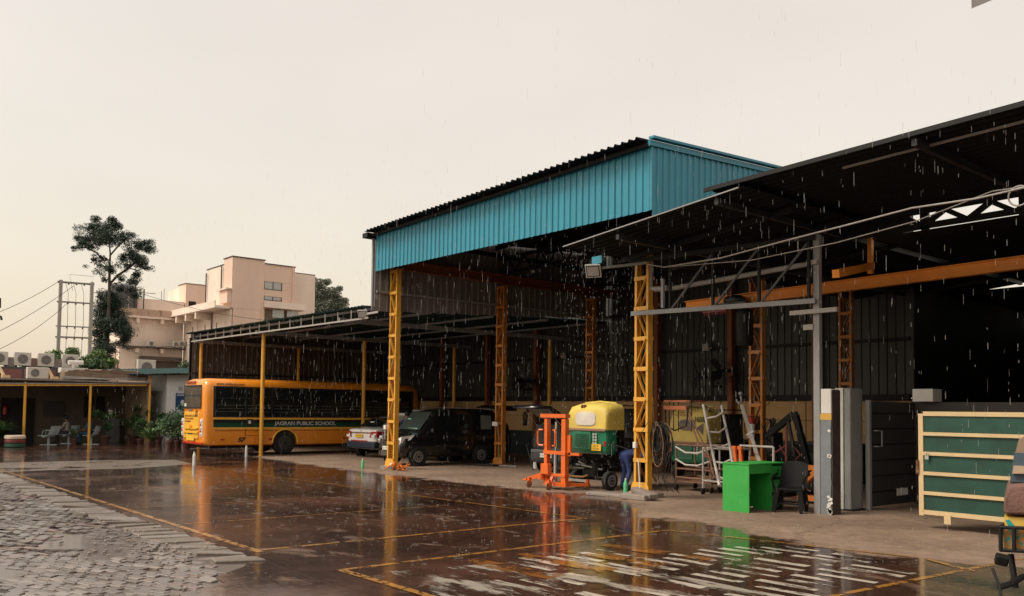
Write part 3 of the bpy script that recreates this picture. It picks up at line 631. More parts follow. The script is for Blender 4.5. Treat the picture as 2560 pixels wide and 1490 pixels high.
def cross_window(root, y0, z0, w0, y1, z1, w1, m, name, off=0.02, bulge=0.04):
    b = B(); n = 8; lo = []; hi = []; s_ = 1 if y0 > y1 else -1
    for k in range(n+1):
        u = -1+2*k/n; q = bulge*(1-u*u)*s_
        lo.append(Vector((w0*u, y0+q, z0))); hi.append(Vector((w1*u, y1+q, z1)))
    nn = Vector((0, (z1-z0), (y0-y1))).normalized()
    if nn.z < 0: nn = -nn
    b.loft([[l+nn*off, h+nn*off, h+nn*(off-.012), l+nn*(off-.012)] for l, h in zip(lo, hi)])
    return obj(name, b, m, root)
def arch(root, x, y, z, r, side):
    b = B(); b.lathe((x, y, z), [(r, 0), (r, 0.02)], 26, 'X'); return obj('wheel_arch', b, M_dark, root)
def plate(root, c, w, h, m, s, size, rot=REAR):
    d = (w, 0.012, h); b = B(); b.box(c, d); p = obj('number_plate', b, m, root)
    t = text('lettering', s, size, (0, -0.008, 0), rot, M_ink, p, 0.001, align='CENTER'); t.location = (0, -0.008, 0); return p

# ---- school bus
bus = T('school_bus', 'yellow and orange school bus with green stripe, tail out of the low shed', 'bus', (-32.1, 16.2, 0))
M_busy = mat('bus_orange_yellow', (0.86, 0.285, 0.018), 0.3, var=0.07, scale=0.6, coat=0.5)
M_bust = mat('bus_trim_lit_yellow', (0.90, 0.50, 0.06), 0.3, var=0.06, scale=0.8, coat=0.5)  # trim yellow; on the rear panels it paints in the brighter light there
M_busg = mat('stripe_green', (0.008, 0.07, 0.035), 0.35, var=0.1)
X0, X1, YR, YN = -33.25, -30.95, 11.5, 20.85
b = B(); rings = []
def bring(y, ins, zt, zb):
    w = (X1-X0)/2-ins; xc = (X0+X1)/2; c = []
    for a, r_, cx_, cz_ in ((0, .1, w-.1, zb+.1),):
        pass
    pts = [(w-.1, zb), (w-.02, zb+.04), (w, zb+.14), (w, zb+(zt-zb)*.45), (w-.01, zt-.5), (w-.035, zt-.26), (w-.10, zt-.12), (w-.24, zt-.03), (w-.5, zt)]
    return [(xc+u, y, v) for u, v in pts]+[(xc-u, y, v) for u, v in pts[::-1]]
for y, ins, zt, zb in ((YR, .18, 2.66, .50), (YR+.03, .10, 2.74, .44), (YR+.10, .04, 2.80, .40), (YR+.22, 0, 2.84, .38), (YR+2.45, 0, 2.86, .37), (YR+2.46, 0, 2.86, .37), (19.9, 0, 2.86, .37), (20.5, .02, 2.82, .38), (YN-.1, .1, 2.70, .42), (YN, .2, 2.5, .5)): rings.append(bring(y, ins, zt, zb))
b.loft(rings)
body = obj('body', b, M_busy, bus, world=True, smooth=True, angle=35)
for cy in (14.62,):                       # wheel arches cut through the flanks
    cb = B(); cb.lathe((X0-.5, cy, 0.46), [(0.50, 0), (0.50, 3.3)], 40, 'X'); cme = cb.mesh('c'); co = bpy.data.objects.new('c', cme); COL.objects.link(co)
    md = body.modifiers.new('b', 'BOOLEAN'); md.object = co; md.operation = 'DIFFERENCE'; md.solver = 'EXACT'
    bpy.context.view_layer.update(); dg = bpy.context.evaluated_depsgraph_get(); nm = bpy.data.meshes.new_from_object(body.evaluated_get(dg)); body.modifiers.clear(); body.data = nm
    bpy.data.objects.remove(co)
    for x in (X1, X0):
        b = B(); pr = []
        for k in range(19):
            a = math.pi*k/18*1.12-0.19; pr.append((x, cy+0.52*math.cos(a), 0.46+0.52*math.sin(a)))
        pr = [p for p in pr if p[2] > 0.37]; b.path(pr, 0.035, 8); obj('arch_trim', b, M_bust, bus, world=True)
for y in (14.62, 18.9):
    for x, f_ in ((X1-0.17, 1), (X0+0.17, -1)):
        t = wheel(bus, x-bus.location.x, y-bus.location.y, 0.46, 0.45, 0.26, f_, rim=mat('dark_rim', (0.05, 0.045, 0.04), 0.6))
b = B(); b.bx(X0+.25, X1-.25, YR+.35, 20.4, .28, .42); b.bx(X0+.4, X1-.4, 13, 15.6, .3, .5); obj('chassis', b, M_black, bus, world=True)
xs = X1+0.006
# dark window band of separate sliding panes
ys = [11.86, 13.02, 14.05, 15.45, 16.7, 17.95, 19.2, 20.35]
b = B(); b.bx(xs-.03, xs, 11.80, 20.42, 1.42, 2.56); wb = obj('window_band', b, M_dark, bus, world=True)
for a, c in zip(ys, ys[1:]):
    b = B(); b.bx(xs, xs+.012, a+.03, c-.03, 1.47, 2.51); p_ = obj('window_pane', b, glass('bus_glass', (0.014, 0.018, 0.016), 0.9, 0.06), bus, world=True)
    b = B(); b.bx(xs+.012, xs+.028, a+.03, c-.03, 2.10, 2.135)
    q = obj('sash_rail', b, M_black, p_, world=True)
    b = B()
    for z in (1.62, 1.74, 1.86): b.bx(xs+.013, xs+.022, a+.08, c-.08, z, z+.018)
    obj('guard_rail', b, mat('dull_bar', (0.07, 0.07, 0.065), 0.5), p_, kind='stuff', world=True)
b = B(); b.bx(xs-.02, xs+.008, 11.82, 20.6, 1.06, 1.34); obj('green_stripe', b, M_busg, bus, world=True)
b = B(); b.bx(xs-.02, xs+.012, 11.82, 20.6, 1.215, 1.338); obj('black_stripe', b, mat('stripe_dark', (0.010, 0.016, 0.014), 0.35), bus, world=True)
b = B(); b.bx(xs-.02, xs+.016, 11.8, 20.6, 1.345, 1.405); b.bx(xs-.02, xs+.016, 11.85, 20.6, 0.985, 1.05); obj('waist_moulding', b, M_bust, bus, kind='stuff', world=True)
b = B(); b.bx(xs-.02, xs+.004, 11.9, 20.5, 0.925, 0.937); b.bx(xs-.02, xs+.004, 13.02, 13.03, .74, .98); b.bx(xs-.02, xs+.004, 13.03, 13.72, .74, .75); obj('panel_gap', b, M_black, bus, kind='stuff', world=True)
text('lettering', 'JAGRAN PUBLIC SCHOOL', 0.205, (xs+.020, 14.28, 1.135), SIDE, mat('silver_lettering', (0.55, 0.56, 0.54), 0.4), bus, 0.003, bold=0.004, world=True).data.transform(Matrix.Diagonal((1, 1.09, 1, 1)))
text('fleet_number', 'S7', 0.21, (xs+.010, 12.78, 0.53), SIDE, M_ink, bus, 0.003, bold=0.010, shear=0.25, world=True).data.transform(Matrix.Diagonal((1, 1.25, 1, 1)))
text('lettering', 'www.smlisuzu.com', 0.135, (xs+.006, 11.9, 2.60), SIDE, M_ink, bus, 0.003, bold=0.003, world=True)
text('small_lettering', 'JAN\n2 19', 0.11, (xs+.010, 13.55, 0.60), SIDE, mat('brown_lettering', (0.25, 0.06, 0.02), 0.6), bus, 0.003, world=True)
for y in (12.1, 13.95, 17.1): b = B(); b.bx(xs-.01, xs+.02, y, y+.14, .585, .635); obj('side_marker', b, M_red, bus, world=True)
b = B(); b.bx(xs+.008, xs+.03, 13.06, 13.30, 1.12, 1.36); o = obj('fuel_flap', b, M_ink, bus, world=True)
b = B(); b.bx(xs+.03, xs+.034, 13.12, 13.22, 1.19, 1.30); obj('sticker', b, M_numw, o, world=True)
# rear end
yr = YR+.012
b = B(); b.prism([(-33.0, 1.78), (-31.34, 1.78), (-31.30, 1.86), (-31.36, 2.50), (-31.46, 2.56), (-32.88, 2.56), (-32.98, 2.50), (-33.03, 1.86)], 'Y', yr-.03, yr); obj('rear_window', b, glass('rear_glass', (0.09, 0.10, 0.09), 0.75, 0.05), bus, world=True)
b = B()
for z in (1.76, 2.58): b.bx(-33.02, -31.32, yr-.045, yr-.028, z-.025, z+.015)
b.bx(-33.05, -33.01, yr-.045, yr-.028, 1.74, 2.6); b.bx(-31.33, -31.29, yr-.045, yr-.028, 1.74, 2.6); b.bx(-33, -31.32, yr-.04, yr-.031, 2.2, 2.23); obj('window_rubber', b, M_dark, bus, world=True)
text('lettering', 'SCHOOL BUS', 0.155, (-32.85, yr-.02, 2.635), REAR, mat('red_brown_lettering', (0.4, 0.09, 0.02), 0.6), bus, 0.02, bold=0.004, world=True)
for z0, z1, g_ in ((0.99, 1.6, 0), (0.62, 0.95, .02)):
    b = B(); b.bx(-33.0, -31.5, yr-.03-g_, yr, z0, z1); b.bev(0.02, 1); obj('rear_panel', b, M_bust, bus, world=True)
b = B(); b.bx(-32.9, -31.55, yr-.10, yr-.03, 0.97, 1.02); b.bx(-32.95, -31.5, yr-.09, yr-.03, 0.82, 0.87); b.box((-32.2, yr-.09, 1.05), (0.14, .08, .14)); obj('rear_moulding', b, M_bust, bus, kind='stuff', world=True)
for y_, x_ in ((0, -31.24), (0, -33.16)):
    b = B(); b.bx(x_-.11, x_+.13, YR-.02, YR+.10, .70, 1.36); b.bev(0.03, 2); o = obj('lamp_cluster', b, M_white, bus, world=True)
    for k in range(5): b = B(); b.sph((x_, YR-.035, .80+k*.115), .05, 10, (1, .4, 1)); obj('tail_lamp', b, M_red if k % 2 else M_lens, o, world=True)
b = B(); b.bx(-33.12, -31.12, YR-.02, YR+.06, 0.44, 0.50); obj('red_bumper_stripe', b, mat('bus_red', (0.5, 0.03, 0.01), 0.4), bus, world=True)
b = B(); b.bx(-32.65, -31.85, yr-.06, yr-.04, 0.55, 0.78); p_ = obj('number_plate', b, M_numy, bus, world=True)
b = B(); b.bx(-32.45, -32.0, yr-.075, yr-.06, .78, .84); obj('plate_lamp', b, M_black, bus, world=True)
for s_, sz, x_, z_ in (('JAGRAN PUBLIC SCHOOL', .10, -32.9, 1.42), ('E-36A, SEC-47 NOIDA', .09, -32.9, 1.32), ('Ph. 0120-4080471', .085, -32.9, 1.22)): text('small_lettering', s_, sz, (x_, yr-.032, z_), REAR, MATS['brown_lettering'], bus, 0.003, bold=.002, world=True)
b = B(); b.bx(-32.55, -32.2, yr-.035, yr-.03, 1.64, 1.71); obj('badge', b, mat('badge_grey', (.2, .2, .22), .4), bus, world=True)
b = B()                                   # school children sign
for x_ in (-31.78, -31.66): b.sph((x_, yr-.035, 1.66), .025, 8, (1, .4, 1)); b.bx(x_-.025, x_+.025, yr-.04, yr-.03, 1.54, 1.63); b.bar((x_, yr-.035, 1.55), (x_-.035, yr-.035, 1.46), .02); b.bar((x_, yr-.035, 1.55), (x_+.03, yr-.035, 1.46), .02)
b.bx(-31.85, -31.58, yr-.036, yr-.031, 1.43, 1.45); obj('children_sign', b, mat('sign_brown', (.14, .04, .01), .6), bus, kind='stuff', world=True)
b = B(); b.bx(-32.98, -32.8, yr-.04, yr-.03, 1.80, 1.92); obj('sticker', b, M_numw, bus, world=True)
b = B(); b.bx(-33.1, -31.1, 20.80, 20.9, 1.35, 2.45); obj('windscreen', b, M_glass, bus, world=True)

# ---- white saloon taxi, tail towards the yard
wc = T('white_car', 'white saloon taxi with dark lower bumper, tail facing the wet yard', 'car', (-28.15, 16.3, 0), R(10), None)
st = [(0.0, .70, .42, .80, .80, .55), (.05, .78, .34, 1.00, 1.0, .62), (.28, .83, .30, 1.06, 1.06, .66), (.48, .84, .28, 1.07, 1.13, .62), (.95, .84, .27, 1.05, 1.42, .58), (1.5, .845, .27, 1.02, 1.52, .60), (2.3, .845, .27, .99, 1.53, .60), (2.75, .845, .27, .97, 1.42, .60), (3.25, .84, .27, .94, 1.06, .66), (3.5, .83, .28, .93, .94, .66), (3.9, .80, .30, .80, .82, .6), (4.02, .7, .36, .66, .68, .5)]
M_wcar = mat('white_car_paint', (0.74, 0.70, 0.68), 0.22, var=0.05, coat=0.8)
car_body(wc, st, 1.7, M_wcar)
for s_ in (-1, 1):
    side_window(wc, st, (.95, 1.3, 1.75), .12, .86, s_, M_glass); side_window(wc, st, (1.82, 2.3, 2.95), .12, .86, s_, M_glass)
cross_window(wc, .42, 1.12, .60, 1.0, 1.44, .50, M_glass, 'rear_window', .03); cross_window(wc, 3.2, 1.06, .66, 2.6, 1.46, .52, M_glass, 'windscreen', .03)
b = B(); b.bx(-.80, .80, -.045, .4, .34, .60); b.bev(.05, 2); obj('rear_bumper', b, mat('navy_bumper', (0.012, 0.02, 0.04), .4), wc)
b = B(); b.bx(-.52, .40, -.055, -.03, .60, .635); obj('reflector_strip', b, M_red, wc)
b = B(); b.bx(-.58, .58, -.02, .03, .905, .935); obj('boot_trim', b, M_chrome, wc)
for s_ in (-1, 1):
    b = B(); b.loft([[(s_*.50, -.03, .74), (s_*.60, -.03, .96), (s_*.60, .02, .96), (s_*.50, .02, .74)], [(s_*.80, .08, .74), (s_*.84, .06, .98), (s_*.80, .10, .98), (s_*.76, .12, .74)], [(s_*.853, .28, .78), (s_*.862, .40, .95), (s_*.83, .40, .95), (s_*.82, .28, .78)]]); o = obj('tail_lamp', b, M_red, wc)
    b = B(); b.box((s_*.70, -.005, .80), (.17, .05, .09)); q = obj('reversing_lens', b, M_lens, o); q.location = q.location - o.location
plate(wc, (-.08, -.035, .80), .40, .12, M_numy, 'HR 55 X 2417', .062)
b = B(); b.bx(-.2, -.03, .62, .66, 1.26, 1.32); obj('sticker', b, M_numw, wc)
b = B(); b.bx(-.02, .02, -.025, -.01, .96, 1.0); obj('badge', b, M_chrome, wc)
for y_, s_ in ((.72, -1), (.72, 1), (3.2, -1), (3.2, 1)): arch(wc, s_*.838-(.0 if s_ > 0 else .012), y_, .30, .34, s_); wheel(wc, s_*.76, y_, .29, .29, .18, s_)
b = B(); b.box((.1, 1.9, 1.60), (.78, .26, .09)); b.bar((-.5, 1.9, 1.56), (.6, 1.9, 1.56), .03); obj('roof_carrier', b, M_white, wc)
for s_ in (-1, 1): b = B(); b.box((s_*.93, 2.8, 1.02), (.14, .07, .11)); b.bev(.02); obj('mirror', b, M_wcar, wc)

# ---- silver hatchback behind it, bonnet raised
sv = T('silver_car', 'silver car with its bonnet raised, half hidden behind the yellow lattice column', 'car', (-25.6, 20.6, 0), R(180))
st = [(0, .72, .4, .9, .9, .5), (.1, .8, .3, 1.0, 1.05, .6), (.45, .83, .28, 1.05, 1.42, .58), (1.2, .84, .27, 1.03, 1.52, .60), (2.1, .84, .27, .98, 1.50, .60), (2.5, .84, .27, .96, 1.34, .6), (2.9, .83, .28, .95, .98, .66), (3.5, .80, .3, .86, .88, .62), (3.65, .7, .38, .7, .72, .5)]
M_silver = mat('silver_paint', (.45, .45, .45), .25, .4, var=.05, coat=.6)
car_body(sv, st, 1.7, M_silver)
for s_ in (-1, 1): side_window(sv, st, (.5, .9, 1.35), .12, .86, s_, M_glass); side_window(sv, st, (1.42, 1.9, 2.5), .12, .86, s_, M_glass)
cross_window(sv, 2.88, .99, .66, 2.42, 1.38, .52, M_glass, 'windscreen', .03)
b = B(); b.loft([[(-.68, 2.75, 1.02), (.68, 2.75, 1.02), (.68, 2.77, 1.0), (-.68, 2.77, 1.0)], [(-.66, 3.0, 1.5), (.66, 3.0, 1.5), (.66, 3.03, 1.48), (-.66, 3.03, 1.48)], [(-.5, 3.4, 1.78), (.5, 3.4, 1.78), (.5, 3.42, 1.75), (-.5, 3.42, 1.75)]]); obj('raised_bonnet', b, M_silver, sv)
b = B(); b.bx(-.6, .6, 2.95, 3.5, .86, .93); b.box((.2, 3.2, .95), (.4, .3, .12)); obj('engine', b, M_black, sv)
for y_, s_ in ((.65, -1), (.65, 1), (3.0, -1), (3.0, 1)): wheel(sv, s_*.77, y_, .29, .29, .18, s_)
for s_ in (-1, 1): b = B(); b.box((s_*.62, 3.58, .74), (.26, .12, .14)); b.bev(.03); obj('headlight', b, M_lens, sv)

# ---- black people carrier, nose to the yard, tailgate up
bv = T('black_van', 'black people carrier parked nose out beside the yellow column, tailgate up', 'van', (-23.68, 18.62, 0), R(180))
st = [(0, .66, .42, 1.0, 1.0, .5), (.04, .72, .34, 1.08, 1.72, .60), (.15, .735, .30, 1.10, 1.80, .62), (1.0, .74, .28, 1.08, 1.84, .64), (2.0, .74, .28, 1.06, 1.83, .64), (2.6, .74, .28, 1.03, 1.70, .62), (3.12, .735, .28, 1.01, 1.16, .66), (3.35, .73, .28, .99, 1.02, .66), (3.72, .71, .28, .86, .90, .6), (3.88, .64, .30, .70, .74, .5), (3.93, .55, .36, .6, .62, .4)]
M_bcar = mat('black_car_paint', (0.012, 0.012, 0.011), 0.16, var=0.05, coat=0.7)
car_body(bv, st, 1.5, M_bcar)
M_wg = glass('van_window', (0.28, 0.29, 0.27), 0.6, 0.05)
for s_ in (-1, 1):
    side_window(bv, st, (.28, .5, .72), .1, .84, s_, M_wg); side_window(bv, st, (.82, 1.2, 1.62), .08, .86, s_, M_glass); side_window(bv, st, (1.70, 2.1, 2.62), .08, .86, s_, M_glass)
    b = B(); b.bar((s_*.62, .25, 1.845), (s_*.62, 2.2, 1.86), .04, .03); obj('roof_rail', b, mat('satin_rail', (.4, .4, .39), .35, .6), bv)
    b = B(); b.loft([[(s_*.40, 3.93, .70), (s_*.42, 3.93, .84), (s_*.40, 3.86, .84), (s_*.40, 3.86, .70)], [(s_*.64, 3.87, .72), (s_*.66, 3.84, .93), (s_*.62, 3.8, .93), (s_*.6, 3.8, .72)], [(s_*.735, 3.55, .84), (s_*.74, 3.40, .99), (s_*.70, 3.40, .99), (s_*.70, 3.52, .84)]]); o = obj('headlight', b, M_lens, bv)
    b = B(); b.sph((s_*.55, 3.90, .79), .055, 10); q = obj('bulb_reflector', b, M_chrome, o); q.location = q.location - o.location
    b = B(); b.box((s_*.82, 2.78, 1.12), (.17, .09, .14)); b.bev(.03); obj('mirror', b, M_bcar, bv)
    b = B(); b.bx(s_*.748-.006, s_*.748+.006, .85, .98, .92, .95); b.bx(s_*.748-.006, s_*.748+.006, 1.78, 1.92, .92, .95); obj('door_handle', b, M_chrome, bv, kind='stuff')
    b = B()
    for y_ in (.78, 1.66, 2.62): b.bx(s_*.745-.004, s_*.745+.004, y_, y_+.01, .36, 1.06)
    obj('door_gap', b, M_ink, bv, kind='stuff')
cross_window(bv, 3.14, 1.13, .64, 2.62, 1.70, .56, glass('van_screen', (0.05, 0.065, 0.058), 0.75, 0.05), 'windscreen', .03)
b = B()
for k in range(4): b.bx(-.36, .36, 3.93, 3.955, .64+k*.055, .665+k*.055)
b.bx(-.40, .40, 3.93, 3.96, .60, .615); b.bx(-.40, .40, 3.93, 3.96, .865, .88); b.bx(-.42, -.39, 3.92, 3.96, .6, .88); b.bx(.39, .42, 3.92, 3.96, .6, .88); obj('grille', b, M_chrome, bv, kind='stuff')
b = B()
for k in range(3): b.bx(-.36, .36, 3.92, 3.95, .34+k*.06, .365+k*.06)
obj('lower_grille', b, mat('grey_plastic', (.14, .14, .14), .5), bv, kind='stuff')
b = B(); b.box((0, 3.975, .56), (.48, .015, .11)); o = obj('number_plate', b, M_numw, bv); q = text('lettering', 'DL 1R TB 0452', .07, (0, 0, 0), (R(90), 0, R(180)), M_ink, o, .001, align='CENTER'); q.location = (0, .009, 0)
for y_, s_ in ((.75, -1), (.75, 1), (3.28, -1), (3.28, 1)): arch(bv, s_*.742-(0 if s_ > 0 else .012), y_, .30, .35, s_); wheel(bv, s_*.69, y_, .30, .30, .18, s_)
b = B(); b.loft([[(-.62, .06, 1.84), (.62, .06, 1.84), (.62, .06, 1.80), (-.62, .06, 1.80)], [(-.62, -.35, 1.98), (.62, -.35, 1.98), (.62, -.33, 1.93), (-.62, -.33, 1.93)], [(-.60, -.75, 1.96), (.60, -.75, 1.96), (.60, -.72, 1.90), (-.60, -.72, 1.90)], [(-.55, -1.0, 1.82), (.55, -1.0, 1.82), (.55, -.97, 1.78), (-.55, -.97, 1.78)]]); obj('raised_tailgate', b, M_bcar, bv, smooth=True)
for s_ in (-1, 1): b = B(); b.tube((s_*.6, .05, 1.45), (s_*.58, -.4, 1.92), .012); obj('tailgate_strut', b, M_chrome, bv)
for s_ in (-1, 1): b = B(); b.bx(s_*.66-.04, s_*.66+.04, -.01, .06, 1.0, 1.4); obj('tail_lamp', b, M_red, bv)
b = B(); b.bx(-.5, .05, 3.13, 3.16, 1.15, 1.2); b.bx(.25, .45, 2.85, 2.9, 1.47, 1.5); obj('windscreen_sticker', b, mat('mint_sticker', (.3, .55, .45), .5), bv, kind='stuff')

# ---- dark hatchback, tail to the yard, tailgate up
hb = T('dark_hatchback', 'dark blue hatchback with open tailgate behind the orange lifting trolley', 'car', (-18.70, 17.05, 0))
st = [(0, .70, .36, .98, .98, .5), (.05, .78, .28, 1.03, 1.08, .60), (.2, .80, .26, 1.04, 1.38, .56), (.6, .81, .25, 1.02, 1.49, .57), (1.5, .81, .25, .98, 1.50, .58), (2.2, .81, .25, .95, 1.36, .58), (2.7, .80, .26, .93, .97, .62), (3.3, .78, .28, .85, .87, .6), (3.5, .68, .36, .7, .72, .5)]
M_hcar = mat('midnight_blue_paint', (0.014, 0.016, 0.024), 0.2, var=0.05, coat=0.7)
car_body(hb, st, 1.6, M_hcar)
for s_ in (-1, 1): side_window(hb, st, (.35, .7, 1.1), .12, .86, s_, M_glass); side_window(hb, st, (1.18, 1.6, 2.2), .12, .86, s_, M_glass)
b = B(); b.prism([(-.62, .72), (.62, .72), (.60, 1.0), (.50, 1.40), (-.50, 1.40), (-.60, 1.0)], 'Y', -.012, .24); obj('boot_opening', b, M_ink, hb)
b = B(); b.bx(-.74, .74, -.05, .3, .30, .64); b.bev(.05, 2); obj('rear_bumper', b, M_hcar, hb)
b = B(); b.bx(-.66, .66, -.06, -.03, .63, .655); obj('bumper_trim', b, mat('grey_trim', (.2, .2, .21), .3), hb)
plate(hb, (-.02, -.065, .50), .50, .12, M_numw, 'DL2CCC8909', .085)
for s_ in (-1, 1):
    b = B(); b.loft([[(s_*.64, -.02, .78), (s_*.62, .02, 1.12), (s_*.60, .06, 1.12), (s_*.62, .06, .78)], [(s_*.80, .16, .80), (s_*.77, .22, 1.1), (s_*.74, .2, 1.1), (s_*.76, .2, .8)]]); obj('tail_lamp', b, M_red, hb)
    b = B(); b.tube((s_*.54, .12, 1.3), (s_*.50, -.42, 1.78), .012); obj('tailgate_strut', b, M_chrome, hb)
b = B(); rings = []
for y_, z_, w_ in ((.25, 1.50, .55), (-.1, 1.78, .58), (-.45, 1.93, .60), (-.8, 1.96, .58), (-.98, 1.90, .48)): rings.append([(-w_, y_, z_), (w_, y_, z_), (w_, y_+.02, z_-.05), (-w_, y_+.02, z_-.05)])
b.loft(rings); o = obj('raised_tailgate', b, M_hcar, hb, smooth=True)
b = B(); b.loft([[(-.44, .08, 1.585), (.44, .08, 1.585), (.44, .08, 1.57), (-.44, .08, 1.57)], [(-.46, -.38, 1.85), (.46, -.38, 1.85), (.46, -.38, 1.83), (-.46, -.38, 1.83)]]); obj('tailgate_glass', b, M_wg, hb)
b = B(); b.box((0, -.86, 1.905), (.2, .05, .04)); obj('latch', b, M_numw, hb)
for y_, s_ in ((.60, -1), (.60, 1), (2.75, -1), (2.75, 1)): arch(hb, s_*.808-(0 if s_ > 0 else .012), y_, .28, .33, s_); wheel(hb, s_*.74, y_, .28, .28, .17, s_)

# ---- auto rickshaw, green and yellow, rear lifted
M_canv = mat('yellow_canvas', (0.66, 0.50, 0.10), 0.6, var=0.14, scale=2.5, bump=0.25, bscale=6)
M_rgrn = mat('rickshaw_green', (0.012, 0.17, 0.085), 0.32, var=0.12, coat=0.4)
def rickshaw(root, z0, wheels=True, mc=M_canv, window=True, ch=1.0):
    """rear at y=0, front at +y; z0 = bottom of the rear body"""
    b = B(); rings = []
    for y, w, zb, zt, k in ((0.0, .60, .66, 1.02, .0), (.03, .615, .60, 1.12, .0), (.10, .63, .58, 1.16, 0), (.22, .64, .58, 1.19, 0), (.30, .64, .58, 1.19, 0)):
        rr = [(w*.9, zb-.56+0), (w, zb-.46), (w+.01, (zb+zt)/2-.56), (w*.99, .60), (w*.97, .62)]
        rings.append([(x, y, z0+z) for x, z in rr]+[(-x, y, z0+z) for x, z in rr[::-1]])
    b.loft(rings); obj('rear_body', b, M_rgrn, root, smooth=True, angle=40)
    b = B(); rings = []
    for y, w, t_ in ((.02, .57, 1.10), (.0, .60, .98), (-.02, .61, .62)): pass
    prof = [(-.025, .60, .57), (-.02, .615, .75), (.015, .61, 1.0), (.06, .585, 1.12), (.18, .56, 1.19), (.42, .55, 1.235), (.46, .55, 1.24)]
    # canopy: rings along y, each an arch
    for y, wb, wt, zt in ((-.03, .61, .54, 1.00), (-.01, .625, .56, 1.08), (.05, .635, .58, 1.15), (.2, .64, .585, 1.185), (.40, .645, .59, 1.21), (.56, .645, .59, 1.205)):
        lo = .58
        rr = [(wb, lo), (wb, lo+(zt-lo)*.6 if y < .45 else lo+.03), (wb-.01, zt-.14), (wt-.02, zt-.05), (wt*.6, zt)]
        rr = [(x, .58+(z-.58)*ch) for x, z in rr]; rings.append([(x, y, z0+z) for x, z in rr]+[(-x, y, z0+z) for x, z in rr[::-1]])
    b.loft(rings); obj('canopy', b, mc, root, smooth=True, angle=50)
    b = B(); b.path([(x, .43, z0+.58+(z-.58)*ch) for x, z in ((-.60, .6), (-.62, 1.05), (-.5, 1.2), (0, 1.235), (.5, 1.2), (.62, 1.05), (.62, .6))], .02, 6); obj('canopy_hoop', b, mc, root)
    b = B(); b.bx(-.61, .61, -.045, .0, z0+.555, z0+.605); obj('hem_strip', b, mat('pink_brown_rexine', (.30, .17, .12), .6), root)
    if window:
        for nm, s_, m_, d in (('window_rim', 1.0, mat('cream_piping', (.62, .5, .22), .6), -.034), ('rear_window', .88, mat('milky_plastic', (.62, .58, .50), .25), -.048)):
            b = B(); pts = []
            for k in range(24):
                a = 2*math.pi*k/24; e = 4; u = abs(math.cos(a))**(2/e)*math.copysign(1, math.cos(a)); v = abs(math.sin(a))**(2/e)*math.copysign(1, math.sin(a)); pts.append((-.02+u*.36*s_, z0+.83+v*.175*s_))
            b.prism(pts, 'Y', d, d+.03); obj(nm, b, m_, root)
    b = B(); b.bx(-.45, .14, -.03, .005, z0+.12, z0+.54); b.bev(.012, 1); o = obj('engine_lid', b, M_rgrn, root)
    for k in range(7): b = B(); b.bx(-.36, .08, -.042, -.028, z0+.18+k*.045, z0+.20+k*.045); q = obj('louvre', b, mat('louvre_green', (.005, .07, .035), .4), o); q.location = q.location-o.location
    b = B()
    for k in range(2):
        for j in range(4): b.box((.24+k*.075, -.03, z0+.28+j*.065), (.055, .02, .045))
    obj('vent_slots', b, mat('pale_vent', (.45, .47, .42), .5), root, kind='stuff')
    b = B(); b.bx(-.60, -.54, -.02, .02, z0+.3, z0+.4); b.bx(.54, .60, -.02, .02, z0+.22, z0+.32); obj('tail_lamp', b, M_red, root, kind='stuff')
    b = B(); b.bx(.56, .60, .5, 1.7, z0+.05, z0+.10); b.bx(-.6, -.56, .5, 1.7, z0+.05, z0+.10); b.bx(-.58, .58, .55, 1.7, z0+.02, z0+.06); b.bx(-.55, .55, .5, .62, z0+.06, z0+.62); obj('floor_pan', b, M_black, root)
    b = B(); b.loft([[(-.5, 1.7, z0+.05), (.5, 1.7, z0+.05), (.5, 1.75, z0+.75), (-.5, 1.75, z0+.75)], [(-.25, 2.2, z0+.0), (.25, 2.2, z0+.0), (.28, 1.95, z0+.72), (-.28, 1.95, z0+.72)]]); obj('front_cowl', b, M_black, root)
    b = B()
    for s_ in (-1, 1): b.tube((s_*.5, 1.72, z0+.7), (s_*.55, 1.6, z0+1.1), .016)
    obj('screen_post', b, M_black, root, kind='stuff')
    b = B(); b.bx(-.58, .58, .57, 1.7, z0+.58+.56*ch, z0+.58+.58*ch); b.bx(-.55, .55, 1.62, 1.66, z0+.6, z0+.58+.5*ch); obj('hood_lining', b, M_black, root)
    b = B(); b.bx(-.5, .5, .75, 1.15, z0+.1, z0+.38); b.bx(-.5, .5, .66, .76, z0+.3, z0+.7); b.bev(.03, 1); obj('seat', b, M_ink, root)
ar = T('auto_rickshaw', 'green and yellow auto rickshaw with raised open engine bay beside the orange lift', 'auto rickshaw', (-14.28, 14.25, 0))
rickshaw(ar, .80)
b = B(); b.box((.34, -.045, .98), (.30, .012, .15)); o = obj('number_plate', b, M_numy, ar); q = text('lettering', 'DL 1R\nP 5164', .062, (0, 0, 0), REAR, M_ink, o, .001, align='CENTER'); q.location = (0, -.008, .0)
text('lettering', 'DIP', .10, (-.20, -.012, 1.885), (R(65), 0, 0), mat('sign_brown', (.14, .04, .01), .6), ar, .02, bold=.003)
for s_ in (-1, 1): wheel(ar, s_*.52, .22, .22, .22, .13, s_)
wheel(ar, 0, 2.0, .22, .22, .12, 1)
b = B(); b.tube((-.5, .22, .24), (.5, .22, .24), .035); b.box((0, .3, .42), (.5, .4, .26)); b.tube((.15, .1, .3), (.15, .1, .62), .06); b.bar((-.45, .1, .5), (.45, .5, .62), .04); b.bar((.48, .0, .78), (.5, .9, .35), .05); obj('engine', b, M_black, ar)
b = B(); b.path([(-.62, -.12, .30), (-.3, -.12, .28), (.0, -.12, .29), (.12, -.1, .34)], .022); obj('exhaust_pipe', b, mat('rusty_yellow_pipe', (.5, .28, .1), .5), ar)
b = B(); b.bx(-.55, .12, -.14, -.10, .17, .23); obj('sill_rail', b, M_white, ar)
